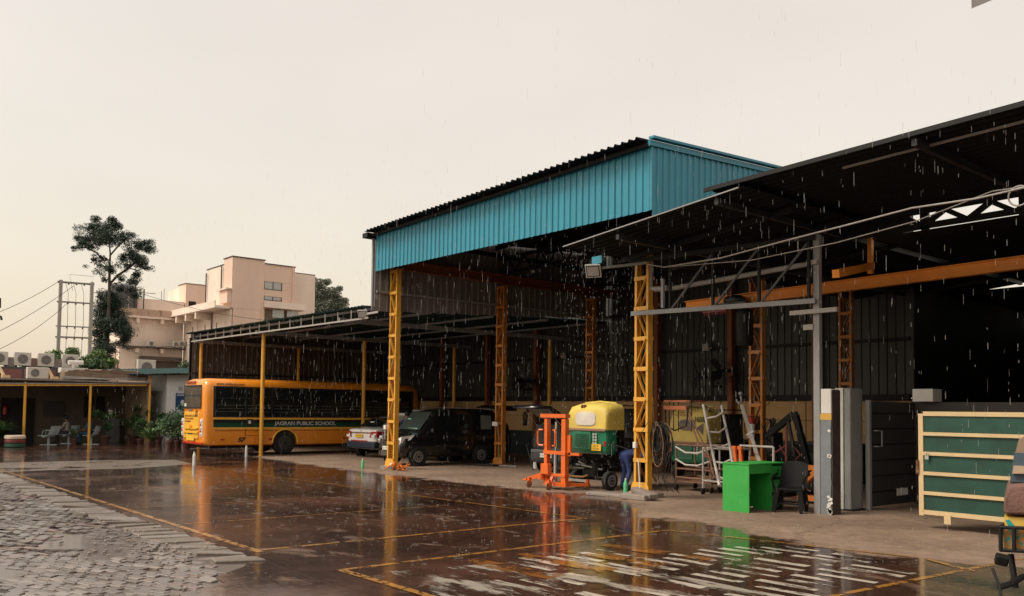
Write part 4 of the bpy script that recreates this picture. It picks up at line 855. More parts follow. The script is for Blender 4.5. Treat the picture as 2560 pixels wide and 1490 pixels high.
b = B()
for k in range(10): b.tube((random.uniform(-.5, .4), random.uniform(-.05, .3), random.uniform(.3, .7)), (random.uniform(-.5, .4), random.uniform(-.05, .3), random.uniform(.3, .7)), random.uniform(.01, .03))
obj('engine_pipes', b, mat('oily_metal', (.10, .10, .08), .4, .5), ar, kind='stuff')

ar2 = T('auto_rickshaw', 'old yellow auto rickshaw marked 1650 behind the coiled hoses', 'auto rickshaw', (-14.75, 18.55, 0))
M_canv2 = mat('faded_yellow_canvas', (0.62, 0.47, 0.13), 0.7, var=0.2, scale=3, bump=0.3, bscale=6, col2=(.25, .16, .07), thr=.68)
rickshaw(ar2, .42, mc=M_canv2, window=False, ch=1.55)
b = B(); pts = [(-.02+abs(math.cos(a))**.55*math.copysign(.27, math.cos(a)), 1.47+abs(math.sin(a))**.55*math.copysign(.15, math.sin(a))) for a in [2*math.pi*k/24 for k in range(24)]]
b.prism(pts, 'Y', -.045, -.03); obj('rear_window', b, mat('brown_plastic', (.17, .12, .08), .3), ar2)
b = B(); b.bx(-.22, .2, -.055, -.045, 1.50, 1.58); obj('window_tape', b, mat('smoky_plastic', (.10, .10, .10), .25), ar2)
text('lettering', '1650', .19, (.22, -.06, 1.56), REAR, mat('dark_green_ink', (.02, .05, .01), .6), ar2, .003, bold=.003)
text('lettering', 'PLEASE KEEP DISTANCE\nSAVE GIRL CHILD\n9811 52 0323', .075, (-.42, -.06, 1.86), (R(86), 0, 0), MATS['brown_lettering'], ar2, .003)
b = B(); b.prism([(.30, 1.40), (.52, 1.52), (.50, 1.22)], 'Y', -.05, -.035); obj('patch', b, mat('patch_grey', (.12, .11, .10), .7), ar2)
b = B(); b.path([(-.6, .05, 1.92), (-.3, .05, 1.99), (.1, .05, 2.02), (.5, .05, 1.96), (.62, .08, 1.85)], .05, 8); obj('rolled_tarpaulin', b, mat('dusty_tarp', (.22, .15, .09), .9, bump=.6, bscale=20), ar2)
for s_ in (-1, 1): wheel(ar2, s_*.52, .22, .22, .22, .13, s_)
wheel(ar2, 0, 2.0, .22, .22, .12, 1)

# ---- corner of a loaded cargo rickshaw at the right edge
cg = T('cargo_rickshaw', 'loaded cycle rickshaw with painted turquoise and yellow side, cut by the right edge', 'rickshaw', (-3.2, 9.8, 0))
def quadslab(px, nm, m, thick=(0.5, 0.35, 0), parent=None):
    """solid between an outline of world points and its copy set back"""
    a = [Vector(p) for p in px]; t_ = Vector(thick); b = B(); b.loft([a, [p+t_ for p in a]]); return obj(nm, b, m, parent, world=True)
bk = (-.25, .75, 0)
quadslab([(-3.47, 9.7, 1.56), (-3.22, 9.78, 1.73), (-3.23, 9.78, 1.25), (-3.5, 9.69, 1.42)], 'plank', mat('tan_board', (.30, .2, .13), .7), bk, cg)
quadslab([(-3.49, 9.64, 1.43), (-3.15, 9.75, 1.44), (-3.15, 9.75, 1.14), (-3.53, 9.62, 1.13)], 'blue_crate', mat('dull_blue_crate', (.06, .09, .12), .5), bk, cg)
quadslab([(-3.48, 9.59, 1.3), (-3.13, 9.71, 1.3), (-3.14, 9.71, 1.23), (-3.49, 9.58, 1.22)], 'tie_strap', mat('pale_strap', (.45, .33, .22), .8), bk, cg)
b = B(); b.b.free(); b = B()
rings = []
for k, f in enumerate((0, .3, .6, 1.0)):
    o_ = Vector(bk)*f*1.1; s_ = (.9, 1.03, 1.03, .9)[k]
    base = [(-3.52, 9.52, 1.12), (-3.53, 9.46, 0.96), (-3.54, 9.46, 0.8), (-3.11, 9.61, 0.8), (-3.11, 9.61, 1.16)]
    c_ = sum((Vector(p) for p in base), Vector())/5; rings.append([c_+(Vector(p)-c_)*s_+o_ for p in base])
b.loft(rings); b.bev(.03, 2); obj('brown_sack', b, mat('brown_sackcloth', (.17, .09, .07), .9, bump=.6, bscale=25, col2=(.35, .27, .15), thr=.72), cg, world=True, smooth=True)
quadslab([(-3.55, 9.51, 0.78), (-3.09, 9.67, 0.8), (-3.1, 9.67, 0.68), (-3.54, 9.51, 0.66)], 'yellow_panel', mat('panel_yellow', (.65, .42, .08), .4), bk, cg)
quadslab([(-3.53, 9.5, 0.75), (-3.5, 9.51, 0.76), (-3.44, 9.53, 0.68), (-3.5, 9.51, 0.68)], 'turquoise_stripe', mat('turquoise_paint', (.01, .30, .30), .4), (-.01, .015, 0), cg)
quadslab([(-3.56, 9.5, 0.68), (-3.1, 9.67, 0.69), (-3.1, 9.67, 0.47), (-3.55, 9.51, 0.44)], 'lower_panel', mat('panel_orange', (.42, .18, .03), .5, var=.5, scale=9, col2=(.01, .22, .2), thr=.5), bk, cg)
b = B()
for p, q in (((-3.57, 9.45, 0.68), (-3.05, 9.63, 0.7)), ((-3.57, 9.45, 0.45), (-3.05, 9.63, 0.47))): b.tube(p, q, .018)
for p, q in (((-3.56, 9.45, 0.68), (-3.56, 9.45, 0.44)), ((-3.45, 9.49, 0.68), (-3.45, 9.49, 0.44))): b.tube(p, q, .02)
b.path([(-3.57, 9.45, 0.68), (-3.6, 9.65, 0.69), (-3.67, 9.94, 0.67)], .015); obj('guard_frame', b, M_black, cg, kind='stuff', world=True)
b = B(); b.box((-3.52, 9.36, 0.37), (.12, .10, .10), Euler((.3, .2, .5))); b.bev(.02, 2); obj('mirror', b, M_black, cg, world=True)
b = B(); b.path([(-3.49, 9.05, 0.32), (-3.4, 8.98, 0.17), (-3.34, 8.89, -0.01)], .014); b.path([(-3.4, 8.98, 0.16), (-3.41, 9.3, 0.16), (-3.38, 9.52, 0.21)], .03); obj('stand', b, M_black, cg, kind='stuff', world=True)
b = B(); b.tube((-3.55, 9.67, 0.39), (-3.48, 9.59, 0.07), .03); b.tube((-3.41, 9.93, 0.41), (-3.41, 9.93, -0.08), .1); obj('fork', b, M_black, cg, kind='stuff', world=True)
b = B(); b.lathe((-2.9, 10.0, .33), [(.33, 0), (.33, .04)], 24, 'X'); obj('wheel', b, M_rub, cg, world=True)

# ================================================================ EQUIPMENT
# ---- orange lifting trolley
stk = T('lifting_trolley', 'orange hand operated lifting trolley on castors in front of the hatchback', 'lift', (-14.55, 13.62, 0))
M_lift = mat('lift_orange', (0.72, 0.13, 0.012), 0.38, var=0.12, coat=0.3)
for x_, w_ in ((-.42, .10), (.18, .14)):
    b = B(); b.bx(x_-w_/2, x_+w_/2, -.05, .07, .16, 1.62); b.bev(.006, 1); obj('mast_channel', b, M_lift, stk)
for z_, h_ in ((1.64, .09), (.80, .08), (.30, .06)): b = B(); b.bx(-.60 if z_ > 1 else -.48, .27, -.07, .09, z_, z_+h_); b.bev(.005, 1); obj('cross_member', b, M_lift, stk)
b = B(); b.bx(.18, .36, .0, .06, .78, 1.25); b.bx(.3, .65, .0, .1, .80, .86); obj('carriage', b, M_lift, stk)
for x_ in (-.60, .0):
    b = B(); s_ = 1 if x_ < -.1 else -1; b.path([(x_+s_*.12, -.08, 1.36), (x_+s_*.03, -.12, 1.36), (x_, -.13, 1.30), (x_, -.13, 1.05), (x_+s_*.03, -.12, 1.0), (x_+s_*.14, -.08, 1.0)] if True else [], .022); obj('handle', b, M_lift, stk)
b = B(); b.tube((-.12, 0, .16), (-.12, 0, .85), .05); b.tube((-.12, 0, .85), (-.12, 0, 1.55), .025); obj('ram', b, M_chrome, stk)
b = B(); b.bx(-.45, -.2, -.17, -.05, .34, .58); b.tube((-.5, -.1, .34), (-.5, -.1, .2), .08); b.bev(.006, 1); obj('pump_unit', b, M_lift, stk)
b = B(); b.bar((-.4, .0, .36), (-.86, -.15, .20), .09, .09); b.bar((-.86, -.15, .20), (-.98, -.15, .17), .2, .05); b.bx(-.45, .30, -.08, .1, .08, .17); b.bar((.2, 0, .12), (.42, .5, .12), .1, .07); b.bar((-.4, 0, .12), (-.1, .6, .12), .1, .07); b.bar((-.12, -.1, .28), (-.05, -.25, .1), .06); obj('base_frame', b, M_lift, stk)
for x_, y_ in ((-.80, -.22), (-.02, -.30), (.42, .5)):
    b = B(); b.lathe((x_-.02, y_, .085), [(.085, 0), (.085, .04)], 18, 'X'); o = obj('castor', b, mat('brown_castor', (.22, .13, .08), .6), stk)
    b = B(); b.bx(x_-.03, x_+.03, y_-.02, y_+.04, .09, .24); q = obj('fork', b, M_lift, o); q.location = q.location-o.location
b = B(); b.tube((-.78, -.1, .4), (-.98, -.15, 1.0), .013); obj('pump_lever', b, M_black, stk)
# ---- green desk
dk = T('green_desk', 'bright green desk with open knee hole standing by the grey pillar', 'desk', (-9.4, 13.9, 0))
M_desk = mat('desk_green', (0.035, 0.34, 0.055), 0.45, var=0.14, bump=0.12, bscale=4, col2=(.02, .22, .04), thr=.68)
dx0, dx1, dy0, dy1, dh = -9.84, -9.27, 13.38, 14.50, .885
b = B(); b.bx(dx0, dx1, dy0, dy0+.03, 0, dh-.03); obj('end_panel', b, M_desk, dk, world=True)
b = B(); b.bx(dx0-.012, dx1+.012, dy0-.012, dy1+.02, dh-.028, dh); b.bev(.004, 1); obj('desk_top', b, M_desk, dk, world=True)
b = B(); b.bx(dx0, dx0+.02, dy0+.032, dy1, 0.0, dh-.03); obj('back_panel', b, M_desk, dk, world=True)
b = B(); b.bx(dx0+.02, dx1-.01, dy1-.4, dy1-.37, 0, dh-.03); b.bx(dx0+.02, dx1-.01, dy1-.03, dy1, 0, dh-.03); obj('drawer_carcass', b, M_desk, dk, kind='stuff', world=True)
for z_ in (.05, .34, .62): b = B(); b.bx(dx1-.02, dx1, dy1-.39, dy1-.01, z_, z_+.22 if z_ < .6 else z_+.2); o = obj('drawer', b, M_desk, dk, world=True); b = B(); b.bx(dx1+.0, dx1+.02, dy1-.26, dy1-.14, z_+.12, z_+.135); obj('handle', b, M_chrome, o, world=True)
b = B(); b.bx(dx1-.02, dx1, dy0+.032, dy1-.41, .70, dh-.03); obj('apron', b, M_desk, dk, world=True)
b = B(); b.bx(dx1-.05, dx1-.02, dy0+.05, dy0+.16, .09, .11); obj('foot_rail', b, M_numw, dk, world=True)
# ---- black plastic chair
ch = T('plastic_chair', 'black plastic garden chair between the green desk and the pillar', 'chair', (-8.95, 14.22, 0), R(200))
M_chair = mat('black_plastic', (0.006, 0.006, 0.006), 0.55, var=.1, spec=0.2)
for sx_ in (-1, 1):
    for sy_ in (-1, 1):
        b = B(); b.loft([[(sx_*.25+a, sy_*.24+c, 0) for a, c in ((-.035, -.03), (.035, -.03), (.035, .03), (-.035, .03))], [(sx_*.20+a, sy_*.19+c, .42) for a, c in ((-.045, -.04), (.045, -.04), (.045, .04), (-.045, .04))]]); obj('leg', b, M_chair, ch)
b = B(); b.bx(-.25, .25, -.24, .24, .40, .44); b.bev(.015, 2); obj('seat', b, M_chair, ch)
b = B(); rings = []
for k in range(9):
    u = -1+k/4; rings.append([(u*.25, -.22-.06*(1-u*u), .44), (u*.25, -.32-.06*(1-u*u), .92-.06*u*u), (u*.25, -.34-.06*(1-u*u), .92-.06*u*u), (u*.25, -.24-.06*(1-u*u), .44)])
b.loft(rings); obj('backrest', b, M_chair, ch)
for sx_ in (-1, 1): b = B(); b.path([(sx_*.25, .2, .42), (sx_*.29, .22, .62), (sx_*.29, .0, .66), (sx_*.28, -.28, .68)], .022); obj('armrest', b, M_chair, ch)
b = B(); b.bar((-.23, .2, .16), (.23, .2, .16), .03); b.bar((-.23, -.2, .16), (.23, -.2, .16), .03); obj('stretcher', b, M_chair, ch, kind='stuff')
# ---- grey cabinet, dark locker door, white box, gate
cb_ = T('grey_cabinet', 'tall plain grey metal cabinet standing right behind the chipped pillar', 'cabinet', (-8.3, 15.6, 0))
b = B(); b.bx(-8.66, -8.50, 15.28, 15.5, 0.02, 2.30); o = obj('front_leaf', b, M_white, cb_, world=True)
b = B(); b.bx(-8.49, -8.36, 15.3, 15.75, 0.02, 2.30); b.bev(.01, 1); obj('side_leaf', b, M_gsteel, cb_, world=True)
b = B(); b.bx(-8.7, -8.30, 15.26, 15.8, 0, .02); obj('plinth', b, M_black, cb_, world=True)
lk = T('steel_gate_leaf', 'dark ribbed steel gate leaf with pale edge and pull handle, folded back', 'gate', (-8.2, 16.4, 0))
b = B(); b.bx(-8.26, -8.22, 15.78, 18.3, .06, 2.06); obj('leaf', b, mat('charcoal_panel', (.035, .034, .034), .5, var=.3), lk, world=True)
for k in range(6): b = B(); b.bx(-8.22, -8.205, 15.8, 18.28, .32+k*.30, .345+k*.30); obj('rib', b, M_black, lk, world=True)
b = B(); b.bx(-8.28, -8.20, 15.70, 15.78, .0, 2.08); obj('edge_post', b, M_gsteel, lk, world=True)
b = B(); b.path([(-8.2, 15.86, 1.50), (-8.15, 15.90, 1.50), (-8.12, 16.02, 1.50), (-8.12, 16.02, 1.20), (-8.15, 15.9, 1.20), (-8.2, 15.86, 1.20)], .012); obj('pull_handle', b, M_gsteel, lk, world=True)
b = B(); b.bx(-8.2, -8.19, 16.75, 17.2, .22, .36); obj('white_label', b, M_numw, lk, world=True)
b = B(); b.bx(-8.15, -7.75, 17.35, 17.75, 2.08, 2.33); o = tag(obj('white_box', b, M_numw), 'white carton sitting above the dark steel gate leaf', 'box'); 
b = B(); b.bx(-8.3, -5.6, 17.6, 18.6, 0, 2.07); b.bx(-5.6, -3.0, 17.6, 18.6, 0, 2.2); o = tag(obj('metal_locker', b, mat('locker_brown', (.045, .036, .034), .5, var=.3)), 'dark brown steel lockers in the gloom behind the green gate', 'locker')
gt = T('green_gate', 'dark green sheet gate in a cream tubular frame with padlock', 'gate', (-6.0, 14.1, 0))
M_crm = mat('cream_gate_paint', (.62, .46, .25), .45, var=.1, scale=4, col2=(.18, .09, .05), thr=.71)
M_gg = mat('gate_green', (.010, .055, .038), .5, var=.45, scale=2.2)
gx0, gx1, gy = -6.50, -3.6, 14.05
b = B(); b.bx(gx0, gx0+.075, gy-.03, gy+.03, .20, 1.83); obj('stile', b, M_crm, gt, world=True)
b = B(); b.bx(gx1-.07, gx1, gy-.03, gy+.03, .20, 1.86); obj('stile', b, M_crm, gt, world=True)
for k in range(6):
    z_ = .22+k*.315; b = B(); b.bx(gx0+.077, gx1-.072, gy-.045 if 0 < k < 5 else gy-.03, gy-.012 if 0 < k < 5 else gy+.03, z_, z_+(.055 if 0 < k < 5 else .07)); obj('rail', b, M_crm, gt, world=True)
for k in range(5):
    z_ = .22+k*.315; b = B(); b.bx(gx0+.08, gx1-.075, gy-.008, gy-.002, z_+(.07 if k == 0 else .056), z_+.313); obj('sheet_panel', b, M_gg, gt, world=True)
b = B(); b.bx(-6.10, -6.0, gy-.05, gy-.032, .10, .24); obj('drop_lug', b, M_crm, gt, world=True)
b = B(); b.bx(-6.53, -6.49, gy-.06, gy-.03, .86, 1.08); obj('hinge_plate', b, mat('rusty_plate', (.3, .16, .08), .7, col2=RUST, thr=.5), gt, world=True)
b = B(); b.bx(-6.38, -6.32, gy-.075, gy-.05, 1.10, 1.16); b.path([(-6.37, gy-.06, 1.16), (-6.37, gy-.06, 1.20), (-6.33, gy-.06, 1.20), (-6.33, gy-.06, 1.16)], .008, 6); obj('padlock', b, M_chrome, gt, kind='stuff', world=True)
# ---- floodlights and wall lamps
def flood(name, p, aim, s, label, cat='floodlight', group=None):
    r = T(name, label, cat, p, 0, group); q = Vector(aim).to_track_quat('Y', 'Z').to_matrix().to_4x4()
    b = B(); b.box((0, 0, 0), (s, .05, s*.86), q); b.bev(.008, 1); obj('housing', b, M_gsteel if s > .2 else M_black, r)
    b = B(); b.box((0, 0, 0), (s*.86, .012, s*.72), q @ Matrix.Translation((0, .032, 0))); obj('gasket', b, M_black, r)
    b = B(); b.box((0, 0, 0), (s*.74, .012, s*.60), q @ Matrix.Translation((0, .036, 0))); obj('glass_front', b, mat('lamp_glass', (.38, .36, .33), .2), r)
    b = B(); b.box((0, 0, 0), (s*.98, .01, s*.84), q @ Matrix.Translation((0, .026, 0))); obj('rim', b, M_white, r)
    b = B()
    for k in range(5): b.box((0, 0, 0), (.01, .05, s*.7), q @ Matrix.Translation(((k-2)*s*.16, -.045, 0)))
    obj('cooling_fin', b, M_black, r, kind='stuff'); return r
r = flood('floodlight', (-12.93, 13.05, 4.80), (.45, -.8, -.5), .34, 'square white rimmed floodlight under the black canopy tip')
b = B(); b.bar((.0, .05, .05), (.95, .6, .12), .05, .05); obj('arm', b, M_gsteel, r); b = B(); b.bx(-.05, .25, .0, .02, .14, .30); obj('blue_tab', b, M_blue, r)
r = flood('floodlight', (-22.4, 12.95, 4.6), (.55, -.7, -.4), .30, 'small white rimmed floodlight at the end of the low roof rail')
b = B(); b.bar((0, .05, 0), (.7, .1, .02), .04, .06); obj('arm', b, M_pipe, r)
flood('wall_lamp', (-17.8, 23.3, 3.98), (.1, -.9, -.25), .26, 'small square lamp on the back wall above the big fans', 'lamp')
flood('wall_lamp', (-24.7, 23.3, 3.98), (.1, -.9, -.25), .22, 'small square lamp on the back wall behind the blue shed, near its third column', 'lamp')
# ---- pedestal fans on wall posts
def fan(p, aims, label, rr=.42):
    r = T('industrial_fan', label, 'fan', p)
    for aim in aims:
        a = Vector(aim[0]).normalized(); c = Vector(aim[1]); q = Matrix.Translation(c) @ a.to_track_quat('Z', 'Y').to_matrix().to_4x4()
        def tr(v): return q @ Vector(v)
        b = B()
        for rad, z_ in ((rr, 0), (rr*.75, .05), (rr*.5, .08), (rr*.25, .09), (rr*.8, -.08)):
            b.path([tr((rad*math.cos(t), rad*math.sin(t), z_)) for t in [2*math.pi*k/24 for k in range(25)]], .005, 5)
        for k in range(14): t = 2*math.pi*k/14; b.path([tr((rr*.1*math.cos(t), rr*.1*math.sin(t), .09)), tr((rr*.6*math.cos(t), rr*.6*math.sin(t), .07)), tr((rr*math.cos(t), rr*math.sin(t), 0)), tr((rr*.8*math.cos(t), rr*.8*math.sin(t), -.08))], .0035, 4)
        obj('cage', b, M_black, r, kind='stuff')
        b = B()
        for k in range(3):
            t = 2*math.pi*k/3; pts = [(.05, -.05, .0), (.14, -.11, .03), (rr*.85, -.12, .03), (rr*.9, .05, -.03), (.12, .08, -.03)]
            m_ = q @ Matrix.Rotation(t, 4, 'Z'); A = [m_ @ Vector(v) for v in pts]; b.loft([A, [v+a*.006 for v in A]])
        obj('blades', b, M_dark, r, kind='stuff')
        b = B(); b.tube(tr((0, 0, -.05)), tr((0, 0, -.32)), .10, n=14); obj('motor', b, M_black, r)
    b = B(); b.tube((0, 0, -.6), (0, 0, .2), .035); b.bar((0, .0, -.3), (0, .45, -.3), .06); obj('bracket', b, M_black, r)
    return r
fan((-17.0, 22.6, 2.95), [((-.35, -.8, .0), (-.45, -.2, .05)), ((.5, -.5, .5), (.35, -.1, .2))], 'twin black industrial fans on a post above the yellow rickshaw', .56)
fan((-26.4, 22.7, 2.95), [((-.45, -.8, 0), (-.25, -.25, .05)), ((.7, -.5, .1), (.3, -.15, .05))], 'dim black industrial fan on the far wall post behind the open hatchback', .52)
# ---- chain hoist on the crane beam
ho = T('chain_hoist', 'black electric chain hoist hanging with its hook from the orange crane beam', 'hoist', (-12.0, 16.85, 4.4))
b = B(); b.sph((.0, -.1, .02), .24, 14, (1.2, .8, .55)); b.bx(-.5, .4, -.25, .05, -.14, -.04); obj('trolley', b, M_dark, ho)
b = B(); b.lathe((.28, -.1, -1.05), [(.17, 0), (.20, .1), (.20, .75), (.15, .85)], 16); obj('motor_body', b, M_black, ho)
b = B(); b.bar((.3, -.1, -.2), (.3, -.1, -.05), .08, .08); obj('hanger', b, M_yel, ho)
def chain(pts, r, m, nm, root):
    b = B(); tot = [Vector(p) for p in pts]; d = .05
    for a, c in zip(tot, tot[1:]):
        n_ = max(1, int((c-a).length/d))
        for k in range(n_):
            p = a.lerp(c, (k+.5)/n_); u = (c-a).normalized(); s_ = u.cross(Vector((1, 0, 0)) if k % 2 else Vector((0, 1, 0)) if abs(u.y) < .9 else Vector((1, 0, 0))).normalized()
            b.path([p-u*.03+s_*.014, p+u*.03+s_*.014, p+u*.03-s_*.014, p-u*.03-s_*.014, p-u*.03+s_*.014], r, 4)
    return obj(nm, b, m, root, kind='stuff')
chain([(.2, -.1, -1.0), (.18, -.1, -2.1)], .006, M_black, 'load_chain', ho)
chain([(-.9, -.1, -.1), (-1.15, -.1, -1.2), (-.95, -.1, -1.7), (-.7, -.1, -1.2), (-.75, -.1, -.1)], .006, M_black, 'hand_chain', ho)
b = B(); b.sph((.17, -.1, -2.15), .05, 10); b.path([(.17, -.1, -2.2), (.2, -.1, -2.3), (.15, -.1, -2.38), (.08, -.1, -2.34), (.07, -.1, -2.28)], .02, 8); obj('hook', b, M_gsteel, ho)
b = B(); b.bx(-.75, -.1, -.30, -.2, -.24, -.20)
for k in range(9): b.tube((-.72+k*.075, -.25, -.24), (-.72+k*.075, -.25, -.30), .02)
obj('hose_carrier', b, mat('dark_red', (.22, .02, .02), .5), ho, kind='stuff')
# drain pipe
dp = T('drain_pipe', 'white plastic rain pipe running behind the front truss', 'pipe', (-12.0, 14.0, 4.3))
b = B(); b.path([(-12.1, 13.95, 5.0), (-12.12, 13.95, 4.5), (-12.08, 13.95, 4.42), (-11.95, 13.97, 4.40), (-11.7, 14.0, 4.40)], .055, 12); obj('downpipe', b, M_pipe, dp, world=True)
b = B(); b.path([(-11.72, 14.05, 4.40), (-11.6, 14.1, 4.40), (-8.6, 14.55, 4.62)], .05, 12); obj('run', b, M_pipe, dp, world=True)
b = B(); b.bx(-11.62, -11.56, 13.7, 13.76, 3.95, 4.55); obj('clip', b, M_gsteel, dp, world=True)
# fire extinguisher on the second-row column
fe = T('fire_extinguisher', 'red and white fire extinguisher hung on the second row column behind the desk', 'extinguisher', (-12.3, 17.85, 1.45))
b = B(); b.lathe((0, 0, -.25), [(.07, 0), (.085, .03), (.085, .33), (.05, .42)], 16); obj('cylinder', b, M_white, fe)
b = B(); b.lathe((0, 0, .10), [(.086, 0), (.086, .07), (.05, .13), (.025, .17)], 16); b.box((0, 0, .30), (.14, .03, .03)); obj('head', b, mat('extinguisher_red', (.4, .03, .02), .35), fe)
b = B(); b.path([(0, 0, .27), (-.12, 0, .25), (-.19, 0, .1), (-.17, 0, -.15)], .012); obj('hose', b, M_rub, fe)
# ---- work stands made of white tube
def stand(nm, root, lines, r, m, k='stuff'):
    b = B()
    for l in lines: b.path(l, r, 8)
    return obj(nm, b, m, root, world=True)
M_wtube = mat('chipped_white_tube', (.50, .46, .42), .5, var=.2, scale=5, col2=(.22, .10, .06), thr=.6)
M_rtube = mat('rusty_tube', (.20, .10, .06), .7, var=.35, scale=5, col2=(.4, .36, .32), thr=.66)
ld = T('tube_ladder', 'white curved rung ladder frame leaning on a wheeled stand beside the green desk', 'ladder', (-11.0, 15.0, 0))
stand('rail', ld, [[(-12.23, 15.9, 1.98), (-11.57, 15.3, 1.15), (-10.82, 14.6, 0.32)]], .028, M_wtube)
stand('rail', ld, [[(-11.73, 15.9, 1.96), (-11.08, 15.3, 1.14), (-10.42, 14.6, 0.39)]], .028, M_wtube)
for a_, c_, m_ in (((-11.96, 15.7, 1.68), (-11.52, 15.7, 1.83), (-11.72, 15.7, 1.72)), ((-11.76, 15.5, 1.38), (-11.32, 15.5, 1.49), (-11.5, 15.5, 1.38)), ((-11.55, 15.3, 1.11), (-11.09, 15.3, 1.15), (-11.31, 15.3, 1.07)), ((-11.22, 15, 0.77), (-10.79, 15, 0.86), (-11.01, 15, 0.76)), ((-11.02, 14.8, 0.49), (-10.6, 14.8, 0.55), (-10.82, 14.8, 0.44))):
    stand('rung', ld, [[a_, m_, c_]], .022, M_wtube)
def box_frame(root, x0, x1, y0, y1, h, m, r=.022, mid=None, wheels=True):
    for x in (x0, x1):
        for y in (y0, y1): b = B(); b.tube((x, y, .1), (x, y, h), r); obj('leg', b, m, root, world=True)
    for z in ((h, .3) if mid is None else (h, mid, .3)):
        b = B(); b.tube((x0, y0, z), (x1, y0, z), r); b.tube((x0, y1, z), (x1, y1, z), r); b.tube((x0, y0, z), (x0, y1, z), r); b.tube((x1, y0, z), (x1, y1, z), r); obj('rail_frame', b, m, root, kind='stuff', world=True)
    if wheels:
        for x in (x0, x1):
            for y in (y0, y1): b = B(); b.lathe((x-.02, y, .07), [(.07, 0), (.07, .04)], 14, 'X'); obj('castor', b, M_rub, root, world=True)
wt = T('work_trolley', 'white tube trolley on castors under the leaning ladder frame', 'trolley', (-11.4, 16, 0))
box_frame(wt, -12.0, -11.2, 15.6, 16.2, 1.02, M_wtube)
wt2 = T('work_trolley', 'rusty tube trolley with curved white cradle bars behind the hose coil', 'trolley', (-12.5, 16.4, 0))
box_frame(wt2, -13.0, -12.0, 15.9, 16.6, 1.05, M_rtube, mid=.5)
for z_ in (1.0, .72): b = B(); b.path([(-13.0, 15.88, z_), (-12.7, 15.86, z_-.12), (-12.35, 15.86, z_-.12), (-12.0, 15.88, z_)], .022); obj('cradle_bar', b, M_wtube, wt2, world=True)
b = B(); b.bx(-13.0, -12.0, 15.9, 16.6, .2, .23); b.box((-12.4, 16.2, .27), (.5, .35, .08)); obj('tray', b, M_rtube, wt2, world=True)
b = B(); b.tube((-12.9, 16.1, 1.9), (-12.3, 15.95, .9), .02); b.tube((-12.3, 16.1, 1.0), (-12.0, 15.9, .2), .02); obj('brace', b, M_rtube, wt2, kind='stuff', world=True)
# hanging shelf with hooks above hoses
hg = T('wall_rack', 'rusty orange rack with rods and a cable loop hanging right of the yellow column', 'rack', (-12.0, 14.6, 2.2))
b = B(); b.bx(-12.12, -11.4, 14.4, 14.9, 2.02, 2.06); b.bx(-12.12, -11.5, 14.38, 14.41, 1.86, 1.94); obj('shelf', b, mat('rusty_orange', (.38, .12, .05), .6, col2=RUST, thr=.5), hg, world=True)
b = B()
for x in (-12.05, -11.93, -11.80, -11.45): b.tube((x, 14.5, 1.4), (x, 14.5, 2.6), .010, n=6)
b.path([(-12.12, 14.45, 1.95), (-12.1, 14.45, 1.5), (-11.85, 14.45, 1.42), (-11.55, 14.45, 1.52), (-11.5, 14.45, 1.9)], .016); obj('rods', b, M_black, hg, kind='stuff', world=True)
b = B(); b.path([(-11.55, 14.45, 1.95), (-11.35, 14.5, 1.5), (-11.1, 14.6, .95), (-10.95, 14.6, .5)], .018); obj('bar', b, M_rtube, hg, world=True)
# coiled hoses on the column
hs = T('hose_coil', 'tangle of black and brown air hoses hung on the side of the yellow column', 'hose', (-12.05, 14.0, 1.1))
rnd = random.Random(9)
for k in range(24):
    b = B(); w_ = rnd.uniform(.06, .28); top = 1.55+rnd.uniform(-.05, .05); bot = rnd.uniform(.62, 1.0); cx_ = -11.98+rnd.uniform(-.04, .06)+w_*.5
    pts = []
    for j in range(22): t = 2*math.pi*j/21; pts.append((cx_+w_*math.sin(t)*(.7+.3*math.sin(t*.5)), 13.9+rnd.uniform(-.015, .015)+k*.012, (top+bot)/2+(top-bot)/2*math.cos(t)))
    b.path(pts, rnd.choice((.008, .010, .012)), 6); obj('hose', b, M_rub if k % 5 else mat('brown_hose', (.18, .09, .04), .5), hs, world=True)
for k in range(5):
    b = B(); x = -11.9+k*.09; b.path([(x, 13.95, 1.0), (x+rnd.uniform(-.1, .1), 13.95, .7), (x+rnd.uniform(-.1, .15), 14.0, .4), (x+rnd.uniform(-.1, .3), 14.1, .15)], .008, 6); obj('loose_hose', b, M_rub, hs, world=True)
# leaning white bar, orange props, engine crane
wb_ = T('leaning_bar', 'long white square tube leaning diagonally behind the green desk', 'bar', (-10.3, 15.4, 0))
b = B(); b.bar((-11.55, 16.4, 1.98), (-10.05, 15.0, .55), .06, .06); obj('bar', b, M_wtube, wb_, world=True)
b = B(); b.box((-10.9, 15.8, 1.38), (.2, .06, .05), Euler((0, -.5, 0))); obj('plate', b, M_wtube, wb_, world=True)
b = B(); b.bar((-11.5, 16.38, 1.93), (-11.2, 16.1, 1.6), .064, .064); obj('orange_tip', b, M_org, wb_, world=True)
fr = T('square_frame', 'white square tube frame standing just behind the desk top', 'frame', (-10.2, 15.2, 0))
b = B(); b.tube((-10.75, 15.2, 1.13), (-9.95, 15.2, 1.13), .022); b.tube((-9.95, 15.2, 0), (-9.95, 15.2, 1.13), .025); b.tube((-10.75, 15.2, 0), (-10.75, 15.2, 1.13), .025); b.tube((-10.75, 15.2, 0.5), (-9.95, 15.2, .5), .02); obj('tube_frame', b, M_wtube, fr, world=True)
op = T('orange_props', 'two short bright orange steel props standing behind the green desk', 'props', (-10.3, 14.9, 0))
for x_, l_ in ((-10.62, -.05), (-10.5, -.03)): b = B(); b.bar((x_+.1, 14.9, 0), (x_+l_, 14.9, 1.12), .06, .06); b.box((x_+l_, 14.9, 1.1), (.1, .07, .06)); obj('prop', b, M_lift, op, world=True)
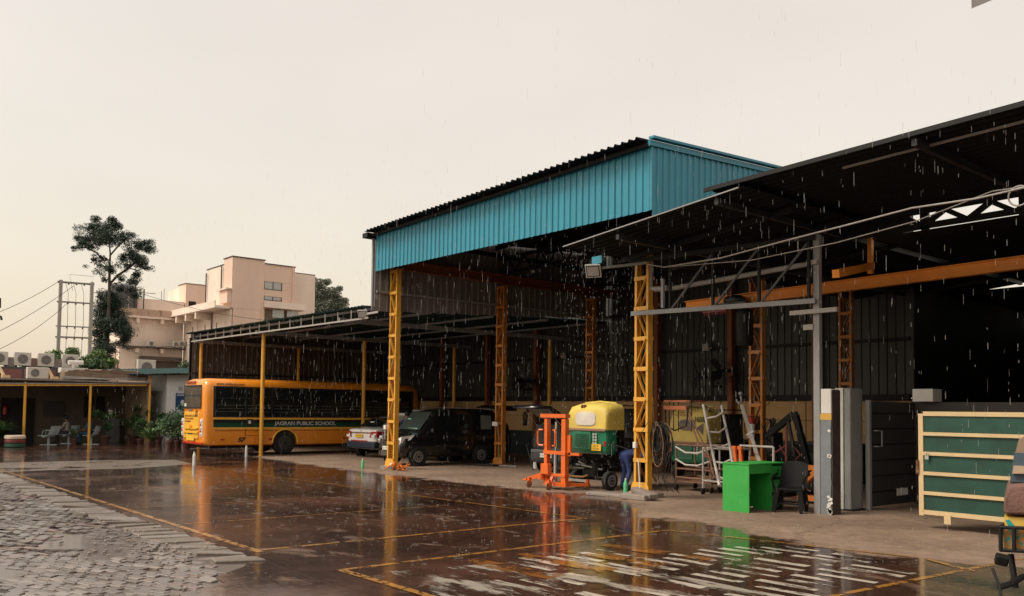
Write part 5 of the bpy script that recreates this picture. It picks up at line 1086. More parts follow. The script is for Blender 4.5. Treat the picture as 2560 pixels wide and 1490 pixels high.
ec = T('engine_crane', 'black folding engine crane with raised jib beside the grey pillar', 'crane', (-9.9, 17.0, 0))
b = B(); b.bar((-11.35, 17.2, 1.35), (-10.61, 17, 1.79), .10, .14); obj('jib', b, M_black, ec, world=True)
b = B(); b.bar((-11.46, 17.2, 1.27), (-11.16, 17.2, 1.48), .05, .07); obj('jib_extension', b, M_black, ec, world=True)
b = B(); b.bar((-10.59, 17, 1.84), (-10.1, 17.0, .1), .12, .12); obj('mast', b, M_black, ec, world=True)
b = B(); b.bar((-10.75, 17, 1.63), (-10.59, 17, 0.87), .06, .06); obj('hydraulic_ram', b, M_dark, ec, world=True)
b = B(); b.bar((-10.1, 17.0, .12), (-11.3, 16.2, .12), .09, .09); b.bar((-10.1, 17.0, .12), (-10.2, 15.7, .12), .09, .09); obj('leg', b, M_black, ec, kind='stuff', world=True)
rs = T('red_stand', 'dull red tube stand with cross braces beside the engine crane', 'stand', (-10.7, 17.0, 0))
b = B(); b.tube((-10.55, 16.6, 1.53), (-10.55, 16.6, 0.46), .03); obj('post', b, mat('dull_red_tube', (.22, .06, .05), .6), rs, world=True)
b = B(); b.tube((-10.94, 16.6, 0.88), (-10.55, 16.6, 1.12), .022); b.tube((-10.72, 16.6, 1.12), (-10.57, 16.6, 0.89), .015); b.tube((-10.52, 16.8, 1.11), (-10.33, 16.8, 0.92), .015); b.tube((-10.33, 16.8, 0.92), (-10.45, 16.8, 0.81), .015); obj('brace', b, MATS['dull_red_tube'], rs, kind='stuff', world=True)
b = B(); b.tube((-10.9, 16.6, .03), (-9.9, 16.6, .03), .03); obj('foot', b, MATS['dull_red_tube'], rs, world=True)
oj = T('orange_jack', 'orange and steel trolley jack on the floor behind the plastic chair', 'jack', (-9.5, 15.9, 0))
b = B(); b.bar((-9.75, 15.9, .35), (-9.3, 15.9, .75), .14, .1); b.box((-9.5, 15.9, .72), (.4, .1, .1)); b.bx(-9.8, -9.2, 15.8, 16.0, .06, .16); obj('frame', b, M_org, oj, world=True)
b = B(); b.tube((-9.9, 15.7, .5), (-9.55, 15.9, .25), .02); b.tube((-9.3, 15.9, .3), (-9.1, 15.7, .1), .02); obj('rods', b, M_chrome, oj, kind='stuff', world=True)
# dark machinery masses along the back
rnd = random.Random(4)
for k, (x, y, w_, d_, h_, lb) in enumerate(((-19.6, 21.4, 2.8, .9, 1.05, 'long dark workbench against the back wall beside the middle column'), (-15.9, 21.6, 2.2, .8, 1.0, 'dark workbench behind the lifted rickshaw'), (-12.2, 21.2, 1.8, .8, 1.05, 'dark tool cabinet right of the old rickshaw'))):
    r = T('workbench', lb, 'workbench', (x, y, 0))
    b = B(); b.bx(-w_/2, w_/2, -d_/2, d_/2, h_-.06, h_); obj('top', b, M_dado, r)
    b = B(); b.bx(-w_/2+.05, w_/2-.05, -d_/2+.05, d_/2-.05, .0, h_-.065); obj('cupboard', b, M_black, r)
mc = T('stripped_engine', 'greasy stripped engine with pipes on a stand left of the leaning bar', 'engine', (-12.2, 18.3, 0))
b = B(); b.bx(-.35, .35, -.2, .2, .9, 1.35); b.tube((-.2, 0, 1.35), (-.2, 0, 1.75), .14); b.tube((.25, -.1, 1.3), (.25, -.1, 1.65), .05); b.lathe((0, -.22, 1.15), [(.2, 0), (.2, .05)], 16, 'Y'); obj('block', b, mat('oily_metal2', (.05, .045, .035), .4, .3, var=.4), mc)
b = B()
for k in range(9): b.path([(rnd.uniform(-.4, .4), -.25, rnd.uniform(1.0, 1.8)), (rnd.uniform(-.4, .4), -.3, rnd.uniform(1.0, 1.8)), (rnd.uniform(-.4, .4), -.2, rnd.uniform(1.0, 1.8))], .012, 5)
obj('wires', b, M_rub, mc, kind='stuff')
b = B(); b.bar((-.3, 0, 0), (-.3, 0, .9), .06); b.bar((.3, 0, 0), (.3, 0, .9), .06); obj('stand', b, M_black, mc, kind='stuff')
b = B(); b.sph((.42, -.3, 1.62), .07, 10, (1, .3, 1.2)); obj('mirror', b, M_black, mc)
# bottles, blocks, bits on the floor
def bottle(p, h, label, m):
    r = T('bottle', label, 'bottle', p); q = h/.32
    b = B(); b.lathe((0, 0, 0), [(.042*q, 0), (.05*q, .02*q), (.05*q, .10*q), (.046*q, .13*q), (.05*q, .17*q), (.048*q, .22*q), (.02*q, .285*q), (.016*q, .30*q)], 16); obj('bottle_body', b, m, r, smooth=True)
    b = B(); b.lathe((0, 0, .30*q), [(.019*q, 0), (.019*q, .025*q)], 12); obj('cap', b, M_numw, r)
M_grn = mat('mint_liquid', (.10, .50, .25), .2, coat=.5)
bottle((-12.93, 14.1, .0), .34, 'mint green bottle with white cap at the foot of the middle yellow column', M_grn)
bottle((-22.75, 13.25, 0), .30, 'mint green bottle standing by the foot of the left yellow column', M_grn)
bl = T('kerb_block', 'two rough concrete blocks at the foot of the middle yellow column', 'block', (-12.0, 13.5, 0))
b = B(); b.bx(-12.35, -11.7, 13.32, 13.55, 0, .11); b.bev(.015, 1); obj('block', b, M_conc, bl, world=True)
b = B(); b.box((-12.0, 13.65, .13), (.75, .22, .10), Euler((.05, .12, -.3))); b.bev(.012, 1); obj('block', b, M_conc, bl, world=True)
b = B(); b.box((-12.9, 13.5, .03), (.9, .35, .08), Euler((0, 0, .2))); b.bev(.02, 1); obj('flat_stone', b, M_conc, bl, world=True)
ws = T('wooden_stick', 'white stick propped against the foot of the middle yellow column', 'stick', (-12.2, 13.75, 0))
b = B(); b.tube((0, 0, .14), (-.04, -.02, .82), .015); b.bev(.001, 1); obj('stick', b, M_numw, ws)
cp = T('control_box', 'small white switch box with cable on the middle yellow column', 'switch box', (-12.4, 13.8, 1.1))
b = B(); b.box((.06, -.06, 0), (.09, .07, .13)); b.bev(.01, 1); obj('box', b, M_numw, cp)
b = B(); b.path([(.06, -.06, -.07), (.0, -.08, -.12), (-.5, -.05, -.02), (-.9, .2, -.12)], .007, 5); b.path([(.1, -.06, .05), (.3, -.1, .3), (.42, -.05, .5)], .007, 5); obj('cable', b, M_rub, cp)
cp2 = T('control_box', 'white switch box on the second yellow column of the left row', 'switch box', (-22.3, 17.93, 1.35))
b = B(); b.box((.1, -.05, 0), (.26, .07, .14)); b.bev(.01, 1); obj('box', b, M_numw, cp2); b = B(); b.path([(.25, -.05, -.0), (.35, -.1, -.6), (.55, -.2, -1.3)], .008, 5); obj('cable', b, M_pipe, cp2)
cp3 = T('control_box', 'white switch box strapped to the left front yellow column', 'switch box', (-22.3, 13.8, 1.25))
b = B(); b.box((.02, -.07, 0), (.12, .08, .13)); b.bev(.01, 1); obj('box', b, M_numw, cp3); b = B(); b.path([(0, -.08, -.05), (.04, -.1, -.35)], .02, 5); obj('cable', b, M_pipe, cp3)
rt = T('rusty_frame', 'tangled orange steel frame lying on the floor beside the left yellow column', 'scrap frame', (-21.45, 13.75, 0))
rnd = random.Random(8); b = B()
for k in range(12): b.tube((rnd.uniform(-.35, .35), rnd.uniform(-.2, .2), rnd.uniform(.0, .08)), (rnd.uniform(-.35, .35), rnd.uniform(-.2, .2), rnd.uniform(.12, .3)), .014)
b.tube((-.65, -.15, .02), (-.2, 0, .25), .02); obj('bars', b, M_org, rt, kind='stuff')
b = B(); b.sph((-.42, -.05, .16), .05, 10); obj('knob', b, M_numw, rt)
tk = T('tin_can', 'small white tin on the floor right of the second yellow column', 'tin', (-20.3, 18.0, 0)); b = B(); b.lathe((0, 0, 0), [(.08, 0), (.08, .2)], 16); obj('tin_body', b, M_numw, tk); b = B(); b.lathe((0, 0, .2), [(.084, 0), (.084, .012)], 16); obj('rim', b, M_chrome, tk)
mt = T('black_mat', 'black rubber sheet and tools lying round the second yellow column foot', 'mat', (-22.0, 17.4, 0)); b = B(); b.box((-.2, 0, .03), (1.1, .5, .03), Euler((0, 0, .3))); b.bev(.01, 1); obj('sheet', b, M_rub, mt); b = B(); b.tube((.5, .1, .03), (1.1, .3, .03), .02); obj('tool', b, M_gsteel, mt)
for (p, lb) in (((-30.5, 12.9, 0), 'short white post beside the yellow pipe post at the bus'), ((-26.6, 9.6, 0), 'short white marker standing in the wet yard near the long yellow line')):
    r = T('marker_post', lb, 'post', p); b = B(); b.lathe((0, 0, 0), [(.05, 0), (.05, .30), (.03, .36), (.028, .40)], 14); obj('post_body', b, M_numw, r); b = B(); b.lathe((0, 0, .40), [(.03, 0), (.03, .02)], 12); obj('cap', b, M_pipe, r)
# coiled cable behind the hatch, stacked items by the far wall
cc = T('cable_coil', 'black cable coil hanging on the far wall behind the open hatchback', 'cable', (-26.1, 22.9, 1.5)); rnd = random.Random(3)
for k in range(7): b = B(); b.path([(.0+k*.03, -.05*k*.3, .45), (-.25-.05*k, 0, .2), (-.28-.04*k, 0, -.3)], .014, 5); obj('strand', b, M_rub, cc); b = B(); b.path([(.1, 0, .45), (.3+.04*k, 0, .2), (.35+.05*k, 0, -.3)], .014, 5); obj('strand', b, M_rub, cc)
sl2 = T('wall_ladder', 'thin black ladder leaning high on the far wall sheets', 'ladder', (-21.4, 23.2, 2.4))
b = B(); b.path([(-.1, .15, 1.3), (0, .12, 1.2), (.45, -.1, 0)], .022, 6); b.path([(-.5, .15, 1.2), (.0, -.1, 0)], .022, 6); obj('rails', b, M_black, sl2, kind='stuff')
for k in range(4): b = B(); b.tube((-.4+k*.12, .1-k*.05, 1.05-k*.3), (.08+k*.11, .1-k*.05, 1.05-k*.3), .015); obj('rung', b, M_black, sl2)
# cables slung below the canopy
for pts, r_, lb in (([(-11.9, 13.6, 4.88), (-11.29, 13.4, 4.72), (-9.62, 13, 4.64), (-8.17, 12.8, 4.72), (-6.9, 12.6, 4.77), (-5.81, 12.4, 4.81), (-4.84, 12.2, 4.74), (-3.82, 12, 4.75)], .014, 'thick pale cable slung under the black canopy roof'), ([(-11.37, 13.5, 4.74), (-9.08, 13.2, 4.56), (-7.33, 13, 4.6), (-5.94, 12.8, 4.7), (-4.79, 12.6, 4.9), (-4.13, 12.4, 4.83)], .009, 'thin wire sagging just below the thick pale canopy cable')):
    b = B(); b.path(pts, r_, 8); tag(obj('cable', b, M_pipe), lb, 'cable')
b = B(); c_ = Vector((-4.31, 12.2, 4.68)); b.path([c_+Vector((.13*math.cos(t), 0, .13*math.sin(t))) for t in [2*math.pi*k/20 for k in range(22)]], .012, 6); tag(obj('cable_loop', b, M_pipe), 'small round cable loop hanging by the right edge under the canopy', 'cable')
# roof corner that cuts the top right of the picture
b = B(); b.loft([[(-2.41, 6.04, 4.56), (-1.83, 6.24, 4.71), (-2.23, 8.2, 5.69), (-3.12, 7.91, 5.51)], [tuple(Vector((-2.41, 6.04, 4.56))+Vector((0, 0, .07))), tuple(Vector((-1.83, 6.24, 4.71))+Vector((0, 0, .07))), tuple(Vector((-2.23, 8.2, 5.69))+Vector((0, 0, .07))), tuple(Vector((-3.12, 7.91, 5.51))+Vector((0, 0, .07)))]])
aw = T('awning', 'corner of a grey sheet awning at the top right of the view', 'awning', (-2.12, 6.14, 4.63)); aw.location.z = 0; obj('awning_sheet', b, M_lsheet, aw, world=True)
p_ = Vector((-1.85, 6.23, 4.69)); b = B(); b.tube((p_.x, p_.y, 0), (p_.x, p_.y, p_.z), .04); obj('post', b, M_gsteel, aw, world=True)

for k, (x, y, n_, lb) in enumerate(((-10.9, 18.6, 4, 'stack of worn black tyres in the gloom behind the leaning white bar'), (-13.6, 20.2, 3, 'low stack of old tyres left of the stripped engine'))):
    r = T('tyre_stack', lb, 'tyres', (x, y, 0), 0, 'stacks of old tyres')
    for q in range(n_): b = B(); b.lathe((rnd.uniform(-.03, .03), rnd.uniform(-.03, .03), q*.17), [(.17, .02), (.27, 0), (.30, .04), (.30, .12), (.27, .16), (.17, .14)], 20); obj('tyre', b, M_rub, r)
for k, (x, y, m_, lb) in enumerate(((-11.6, 19.6, M_dado, 'dark green oil drum beside the stripped engine'), (-17.2, 20.3, mat('rust_drum', (.12, .05, .03), .6), 'rusty oil drum between the dark hatchback and the workbench'))):
    r = T('oil_drum', lb, 'drum', (x, y, 0), 0, 'oil drums'); b = B(); b.lathe((0, 0, 0), [(.28, 0), (.29, .02), (.28, .04), (.28, .28), (.295, .30), (.28, .32), (.28, .56), (.295, .58), (.28, .60), (.28, .84), (.29, .86), (.27, .86)], 22); obj('drum_body', b, m_, r); b = B(); b.tube((.15, 0, .85), (.15, 0, .885), .03); obj('bung', b, M_gsteel, r)
# ================================================================ WAITING SHELTER, FAR LEFT
SX = -42.4
sh = T('waiting_shelter', 'low waiting shelter with yellow pipe posts, rubble roof edge and dark room behind', 'shelter', (-44.5, 9.5, 0))
M_shw = mat('shelter_wall', (.12, .095, .07), .8, var=.3, scale=1.2, col2=(.06, .05, .04), thr=.6)
M_mar = mat('maroon_sheet', (.20, .075, .07), .6, var=.2, scale=1)
for y in (7.87, 10.5, 13.1):
    b = B(); b.lathe((SX, y, 0), [(.075, 0), (.06, .05), (.055, 2.78 if y < 13 else 3.3)], 12); obj('pipe_post', b, M_yel, sh, world=True)
b = B(); b.bar((SX, 2.5, 2.50), (SX, 12.95, 2.78), .07, .07); obj('beam', b, M_yel, sh, world=True)
b = B(); b.bar((SX-.0, 2.5, 2.575), (SX-.0, 12.95, 2.855), .13, .05); obj('beam_cap', b, M_pipe, sh, world=True)
for y0, y1 in ((2.0, 5.5), (5.5, 9.4), (9.4, 13.1)): b = B(); b.bx(-46.4, SX+.12, y0, y1-.01, 2.86, 2.92); obj('roof_slab', b, M_conc, sh, world=True)
b = B(); b.bx(-46.5, -46.3, 2, 13.3, 0, 2.86); obj('rear_wall', b, M_shw, sh, world=True)
b = B(); b.bx(-46.3, -42.8, 13.12, 13.25, 0, 2.86); obj('side_wall', b, mat('cream_stained_wall', (.33, .25, .17), .8, var=.25, col2=(.16, .1, .07), thr=.6), sh, world=True)
b = B(); b.bx(-46.29, -46.2, 7.6, 9.0, 0, 2.1); obj('dark_door', b, M_black, sh, world=True)
b = B(); b.bx(-46.29, -46.22, 9.4, 10.3, 1.25, 2.0); obj('notice_board', b, M_dark, sh, world=True)
for y in (11.2, 11.75): b = B(); b.bx(-46.29, -46.22, y, y+.38, 1.2, 2.25); obj('window_slot', b, M_black, sh, world=True)
b = B(); b.bx(-46.1, -45.6, 12.0, 12.7, 0, 1.15); obj('counter', b, mat('grey_counter', (.16, .16, .16), .5), sh, world=True)
for y in (9.42, 12.95):
    pass
b = B(); b.prism([(9.4, 2.93), (13.0, 3.02), (13.05, 3.2), (12.6, 3.42), (11.6, 3.46), (10.6, 3.42), (9.8, 3.38), (9.4, 3.3)], 'X', SX-.9, SX-.05); bmesh.ops.subdivide_edges(b.b, edges=list(b.b.edges), cuts=6, use_grid_fill=True)
rnd = random.Random(6)
for v in b.b.verts: v.co += Vector((rnd.gauss(0, .012), 0, rnd.gauss(0, .02)))
obj('crumbling_parapet', b, mat('crumbled_masonry', (.22, .155, .11), .9, var=.4, scale=3, bump=1, bscale=12, col2=(.36, .3, .24), thr=.6), sh, world=True)
for k in range(4): b = B(); b.path([(SX+.05, 9.3, 2.96+k*.035), (SX+.04-.05*k, 10.6+k*.3, 3.0+k*.02), (SX+.02, 12.9, 2.98+k*.05)], .022, 6); obj('loose_pipe', b, M_pipe, sh, world=True)
for y0, y1 in ((2.0, 7.9), (8.0, 9.25)): b = B(); b.bx(SX-1.1, SX-1.0, y0, y1, 2.93, 3.36); obj('maroon_fascia', b, M_mar, sh, world=True)
for y in (4.6, 7.1, 9.0): b = B(); b.bar((SX-.3, y, 3.0), (SX-.5, y-.18, 3.42), .09, .09); b.box((SX-.3, y+.05, 3.0), (.3, .3, .12)); obj('roof_prop', b, M_crm, sh, world=True)
# outhouse with posters
oh = T('outhouse', 'pale grey outhouse wall with blue poster under a dark lean-to roof', 'building', (-44, 15.5, 0))
M_plw = mat('pale_grey_wall', (.80, .79, .78), .7, var=.12, scale=1, col2=(.25, .2, .17), thr=.68)
b = B(); b.bx(-46, -42.6, 13.95, 19, 0, 3.42); obj('wall', b, M_plw, oh, world=True)
b = B(); b.bx(-45.2, -45.0, 13.26, 13.94, 0, 3.0); obj('recess_wall', b, mat('tan_stained_wall', (.30, .2, .115), .8, var=.25, scale=1.3, col2=(.17, .1, .06), thr=.62), oh, world=True)
for k in range(7):
    y = 12.1+k*1.0; me = None; b = B(); pr = []
    for j in range(5): q = y+j*.2; z = 3.27+(q-12.1)*.055; pr += [(q, z), (q+.12, z), (q+.14, z+.03), (q+.18, z+.03)]
    pr.append((y+.998, 3.27+(y+1-12.1)*.055))
    b.loft([[(SX+.35, u, v) for u, v in pr]+[(SX+.35, u, v-.006) for u, v in pr][::-1], [(-46.5, u, v+.35) for u, v in pr]+[(-46.5, u, v+.344) for u, v in pr][::-1]]); obj('roof_sheet', b, M_rooft, oh, world=True)
b = B(); b.bar((SX+.3, 12.1, 3.22), (SX+.3, 19, 3.6), .05, .07); obj('eaves_batten', b, M_black, oh, world=True)
ps = T('blue_poster', 'blue notice poster with white map shape on the pale outhouse wall', 'poster', (-42.58, 14.62, 1.95))
b = B(); b.bx(-.004, .012, -.24, .24, -.50, .50); obj('board', b, mat('poster_blue', (.012, .06, .16), .45, var=.05), ps)
M_pw = mat('poster_white', (.7, .72, .74), .5, var=.03)
b = B(); b.prism([(-.02, -.08), (.0, .10), (.08, .18), (.17, .14), (.2, .0), (.14, -.1), (.10, -.2), (.06, -.12)], 'X', .013, .017); obj('white_shape', b, M_pw, ps)
b = B()
for z in (.36, .43, -.36, -.41, -.46): b.bx(.013, .016, -.2, .2, z, z+.03)
b.bx(.013, .016, -.21, -.08, -.28, -.2); obj('text_line', b, M_pw, ps, kind='stuff')
ps2 = T('paper_notice', 'small white paper notice above the blue poster', 'notice', (-42.58, 14.6, 2.66)); b = B(); b.bx(0, .01, -.12, .12, -.11, .11); obj('paper', b, M_pw, ps2)
b = B()
for k in range(4): b.bx(.011, .013, -.1, .1, -.08+k*.05, -.06+k*.05)
obj('text_line', b, M_ink, ps2, kind='stuff')
# small fixtures
eb = T('meter_box', 'dark meter box with pale lid on the tan wall behind the third shelter post', 'meter box', (-44.95, 13.5, 1.65)); b = B(); b.bx(0, .15, -.33, .3, -.33, .3); obj('box', b, M_dado, eb); b = B(); b.bx(.151, .17, -.2, .12, -.14, .12); obj('lid', b, mat('lid_grey', (.4, .38, .34), .5), eb)
wd = T('water_urn', 'steel water urn standing on the grey counter in the shelter', 'urn', (-45.85, 12.35, 1.15)); b = B(); b.lathe((0, 0, 0), [(.16, 0), (.17, .42), (.13, .48), (.05, .55)], 16); obj('urn_body', b, mat('brushed_steel', (.45, .43, .4), .3, .8), wd); b = B(); b.tube((.16, 0, .08), (.24, 0, .08), .02); obj('tap', b, M_black, wd)
fe2 = T('fire_extinguisher', 'red fire extinguisher on the shelter wall at the far left', 'extinguisher', (-46.2, 7.75, 1.55)); b = B(); b.lathe((0.1, 0, -.25), [(.07, 0), (.085, .03), (.085, .33), (.04, .42)], 14); obj('cylinder', b, MATS['extinguisher_red'], fe2); b = B(); b.path([(.1, 0, .17), (.1, -.15, .2), (.1, -.2, -.1)], .015); obj('hose', b, M_rub, fe2)
# AC units
def ac(p, w, h, label, rz=0, grp='air conditioner units on the roofs', fanx=0):
    r = T('air_conditioner', label, 'air conditioner', p, rz, grp)
    b = B(); b.bx(-.16, .16, -w/2, w/2, 0, h); b.bev(.015, 1); obj('casing', b, mat('ac_cream', (.58, .54, .48), .5, var=.1), r)
    b = B(); b.lathe((.161, fanx, h/2), [(h*.34, 0), (h*.34, .008)], 24, 'X'); obj('fan_opening', b, mat('ac_grille_dark', (.16, .14, .12), .6), r)
    b = B()
    for rad in (h*.34, h*.24, h*.14, h*.06): b.path([(.175, fanx+rad*math.cos(t), h/2+rad*math.sin(t)) for t in [2*math.pi*k/20 for k in range(21)]], .006, 4)
    for k in range(6): t = k*math.pi/3; b.tube((.175, fanx, h/2), (.175, fanx+h*.34*math.cos(t), h/2+h*.34*math.sin(t)), .006, n=4)
    obj('grille', b, mat('ac_wire', (.35, .33, .3), .5), r, kind='stuff')
    b = B(); b.bx(-.14, .14, -w/2+.08, -w/2+.14, -.06, 0); b.bx(-.14, .14, w/2-.14, w/2-.08, -.06, 0); obj('foot', b, M_black, r, kind='stuff')
ac((SX-.55, 8.42, 2.95), .85, .50, 'cream air conditioner lying low against the maroon fascia of the shelter', 0, fanx=-.12)
for k, (y, lb) in enumerate(((7.72, 'square cream air conditioner at the very left edge above the maroon fascia'), (8.72, 'square cream air conditioner second from the left on the dark roof ledge'), (9.75, 'square cream air conditioner third from the left, half behind leaves'), (10.85, 'square cream air conditioner just left of the first concrete pole base'))):
    ac((-48.0, y, 3.70), .74, .66, lb)
ac((-50, 15.2, 3.55), .95, .82, 'large cream air conditioner right of the tall tree trunk')
b = B(); b.bx(-52, -47.7, -2, 11.3, 0, 3.62); o = tag(obj('low_building', b, mat('dark_low_building', (.08, .07, .065), .7)), 'dark flat low building carrying the row of air conditioners', 'building')
for y, m_ in ((8.23, M_conc), (9.24, mat('brown_box', (.22, .14, .11), .7)), (10.3, M_conc)): b = B(); b.bx(-48.3, -47.95, y-.19, y+.19, 3.64, 4.1); tag(obj('vent_box', b, m_), {8.23: 'greenish grey box between the first and second rooftop air conditioners from the left', 9.24: 'brown box between the second and third rooftop air conditioners from the left', 10.3: 'grey box right of the third rooftop air conditioner, behind leaves'}[y], 'box', 'boxes between the air conditioners')
tf = T('transformer_drum', 'white roof cooler drum on a box between the two concrete poles', 'cooler', (-44.5, 10.2, 3.0)); b = B(); b.bx(-.3, .3, -.55, .6, .32, .55); obj('base_box', b, M_white, tf); b = B(); b.tube((0, -.2, .8), (0, .45, .82), .10, n=14); b.bx(-.05, .05, -.02, .06, .5, .8); obj('drum', b, M_white, tf); b = B(); b.tube((0, -.55, .0), (0, -.2, .35), .03); b.tube((0, .5, 0), (0, .5, .35), .04); obj('legs', b, M_pipe, tf, kind='stuff')
# benches: pressed wire seats on a beam
def bench(p, rz, label, n=3):
    r = T('wire_bench', label, 'bench', p, rz, 'metal waiting benches under the shelter'); M_b = mat('pale_blue_metal', (.42, .47, .48), .4)
    for k in range(n):
        b = B(); y = (k-(n-1)/2)*.34
        for j in range(6): t_ = y-.14+j*.056; b.path([(.26, t_, .42), (.05, t_, .43), (-.16, t_, .45), (-.24, t_, .60), (-.32, t_, .84)], .011, 5)
        b.tube((.26, y-.15, .42), (.26, y+.15, .42), .014); b.tube((-.32, y-.15, .84), (-.32, y+.15, .84), .014); obj('seat_shell', b, M_b, r, kind='stuff')
        b = B(); b.path([(.22, y-.16, .44), (.18, y-.16, .62), (.0, y-.16, .68), (-.2, y-.16, .62)], .014, 6); obj('armrest', b, M_b, r)
    b = B(); b.bx(-.06, .06, -n*.18, n*.18, .36, .41); b.bx(-.04, .04, -.04, .04, .03, .36); obj('beam', b, M_b, r); b = B(); b.bx(-.35, .35, -.05, .05, 0, .03); obj('foot', b, M_b, r)
bench((-43.1, 9.0, 0), R(235), 'empty pale metal bench nearest the first yellow shelter post')
bench((-44.3, 10.1, 0), R(235), 'metal bench in the shade where the two people sit', 3)
bench((-43.0, 10.75, 0), R(235), 'metal bench partly hidden by the second shelter post', 2)
# whitewashed tyre planter
tp = T('tyre_planter', 'stacked planter ring painted cream, maroon and green by the first post', 'planter', (-41.3, 7.35, 0))
for z, m_, nm in ((0, mat('planter_green', (.02, .08, .05), .5), 'green_ring'), (.17, mat('planter_maroon', (.16, .03, .03), .5), 'maroon_ring'), (.34, mat('planter_cream', (.62, .52, .4), .5), 'cream_ring')): b = B(); b.lathe((0, 0, z), [(.36, 0), (.40, .03), (.40, .13), (.36, .165)], 24); obj(nm, b, m_, tp)
# ---------------------------------------------------------------- foliage
def leaf_mat(name, c): return mat(name, c, .55, var=.45, scale=2.5)
M_leafs = [leaf_mat('leaf_dark', (.030, .070, .026)), leaf_mat('leaf_mid', (.07, .15, .042)), leaf_mat('leaf_light', (.17, .24, .07))]
M_tree = [leaf_mat('tree_leaf_dark', (.026, .048, .036)), leaf_mat('tree_leaf_mid', (.05, .082, .058))]
M_bark = mat('bark', (.07, .055, .045), .9, var=.3)
def leaves(name, clumps, size, n, m, root, rnd, flat=.3, world=True):
    vs_, fs = [], []
    for (c, r) in clumps:
        c = Vector(c); rr = r if isinstance(r, Vector) else Vector((r, r, r*.75)); k_ = max(4, int(n*(rr.x*rr.z)/(.25*.2)))
        for _ in range(k_):
            d = Vector((rnd.gauss(0, 1), rnd.gauss(0, 1), rnd.gauss(0, 1))); d.normalize(); q = rnd.random()**.5
            p = c+Vector((d.x*rr.x, d.y*rr.y, d.z*rr.z))*q; s = size*rnd.uniform(.6, 1.4)
            u = Vector((rnd.gauss(0, 1), rnd.gauss(0, 1), rnd.gauss(0, flat*2))).normalized(); v = u.cross(Vector((rnd.gauss(0, .5), rnd.gauss(0, .5), 1))).normalized()
            i = len(vs_); vs_ += [p-u*s, p+v*s*.32, p+u*s, p-v*s*.32]; fs.append((i, i+1, i+2, i+3))
    me = bpy.data.meshes.new(name); me.from_pydata(vs_, [], fs)
    return obj(name, me, m, root, kind='stuff', world=world)
def blades(name, n, h, spread, m, root, rnd, w=.035, base=0.0):
    """arching strap leaves of a potted plant"""
    vs_, fs = [], []
    for _ in range(n):
        a = rnd.uniform(0, 6.28); L_ = h*rnd.uniform(.6, 1.1); sp = spread*rnd.uniform(.4, 1.1); prev = None; ww = w*rnd.uniform(.7, 1.4)
        side = Vector((-math.sin(a), math.cos(a), 0))
        for k in range(5):
            t = k/4; p = Vector((math.cos(a)*sp*t**1.3, math.sin(a)*sp*t**1.3, base+L_*(t-.45*t**3)))
            w_ = ww*(1-abs(t-.4)*1.4) if k < 4 else .002; i = len(vs_); vs_ += [p-side*max(w_, .003), p+side*max(w_, .003)]
            if prev is not None: fs.append((prev, prev+1, i+1, i))
            prev = i
    me = bpy.data.meshes.new(name); me.from_pydata(vs_, [], fs); return obj(name, me, m, root, kind='stuff')
M_terra = mat('terracotta', (.085, .03, .022), .7, var=.25, scale=6)
def potted(p, h, label, kind='blade', s=1.0, seed=1):
    r = T('potted_plant', label, 'plant', p, 0, 'potted plants by the shelter and bus'); rnd = random.Random(seed)
    b = B(); b.lathe((0, 0, 0), [(.13*s, 0), (.19*s, .28*s), (.21*s, .28*s), (.21*s, .34*s), (.17*s, .34*s)], 16); obj('pot', b, M_terra, r)
    b = B(); b.lathe((0, 0, .31*s), [(.17*s, 0), (.165*s, .015)], 12); obj('soil', b, M_earth, r)
    if kind == 'blade':
        blades('leaf_blades', 60, h, h*.75, M_leafs[1], r, rnd, .03, .3*s); blades('leaf_blades', 30, h*.8, h*.8, M_leafs[2], r, rnd, .025, .3*s)
    else:
        cl = [((rnd.gauss(0, h*.22), rnd.gauss(0, h*.22), .3*s+h*rnd.uniform(.25, .9)), h*.2) for _ in range(9)]
        leaves('leaves', cl, .06, 90, M_leafs[0], r, rnd, world=False); leaves('leaves', cl, .06, 60, M_leafs[1], r, rnd, world=False); leaves('leaves', cl[:4], .06, 18, M_leafs[2], r, rnd, world=False)
        b = B()
        for c, _ in cl: b.tube((0, 0, .3*s), c, .008, n=5)
        obj('stem', b, M_bark, r, kind='stuff')
plants = [((-39.8, 13.3, 0), .8, 'bushy pot plant behind the strap-leaved one', 'bush', 1.0), ((-42.0, 12.6, 0), .7, 'low bright plant in front of the third shelter post', 'bush', 1.0), ((-38.6, 13.2, 0), .85, 'dense pot plant second from the bus tail at the back of the row', 'bush', 1.1), ((-39.2, 12.2, 0), .75, 'strap-leaved potted plant with a narrow red pot in the open front of the row', 'blade', .9), ((-40.6, 13.0, 0), .7, 'short yellowish leafy pot plant just left of the red pot at the bus', 'bush', .9), ((-38.0, 12.65, 0), .8, 'leafy pot plant closest to the bus tail in the front row', 'bush', 1.1), ((-37.0, 13.0, 0), .85, 'bushy pot plant half hidden behind the bus tail', 'bush', 1.2), ((-42.5, 13.6, 0), .9, 'broad leaved pot plant below the third shelter post', 'bush', 1.3), ((-44.0, 12.9, 0), 1.0, 'dark bushy plant in a large red pot left of the third post', 'bush', 1.5), ((-41.0, 13.9, 0), 1.0, 'tall leafy pot plant against the pale outhouse wall', 'bush', 1.1), ((-43.2, 13.1, 0), .8, 'glossy pot plant squeezed in the middle of the row', 'bush', 1.0), ((-40.0, 13.7, 0), 1.2, 'spindly pot plant under the blue poster', 'bush', 1.0), ((-42.9, 11.3, 0), .85, 'leafy plant in a tall brown pot right of the second shelter post', 'bush', 1.5), ((-42.9, 10.0, 0), .35, 'small square pot standing before the sitting people', 'bush', 1.0)]
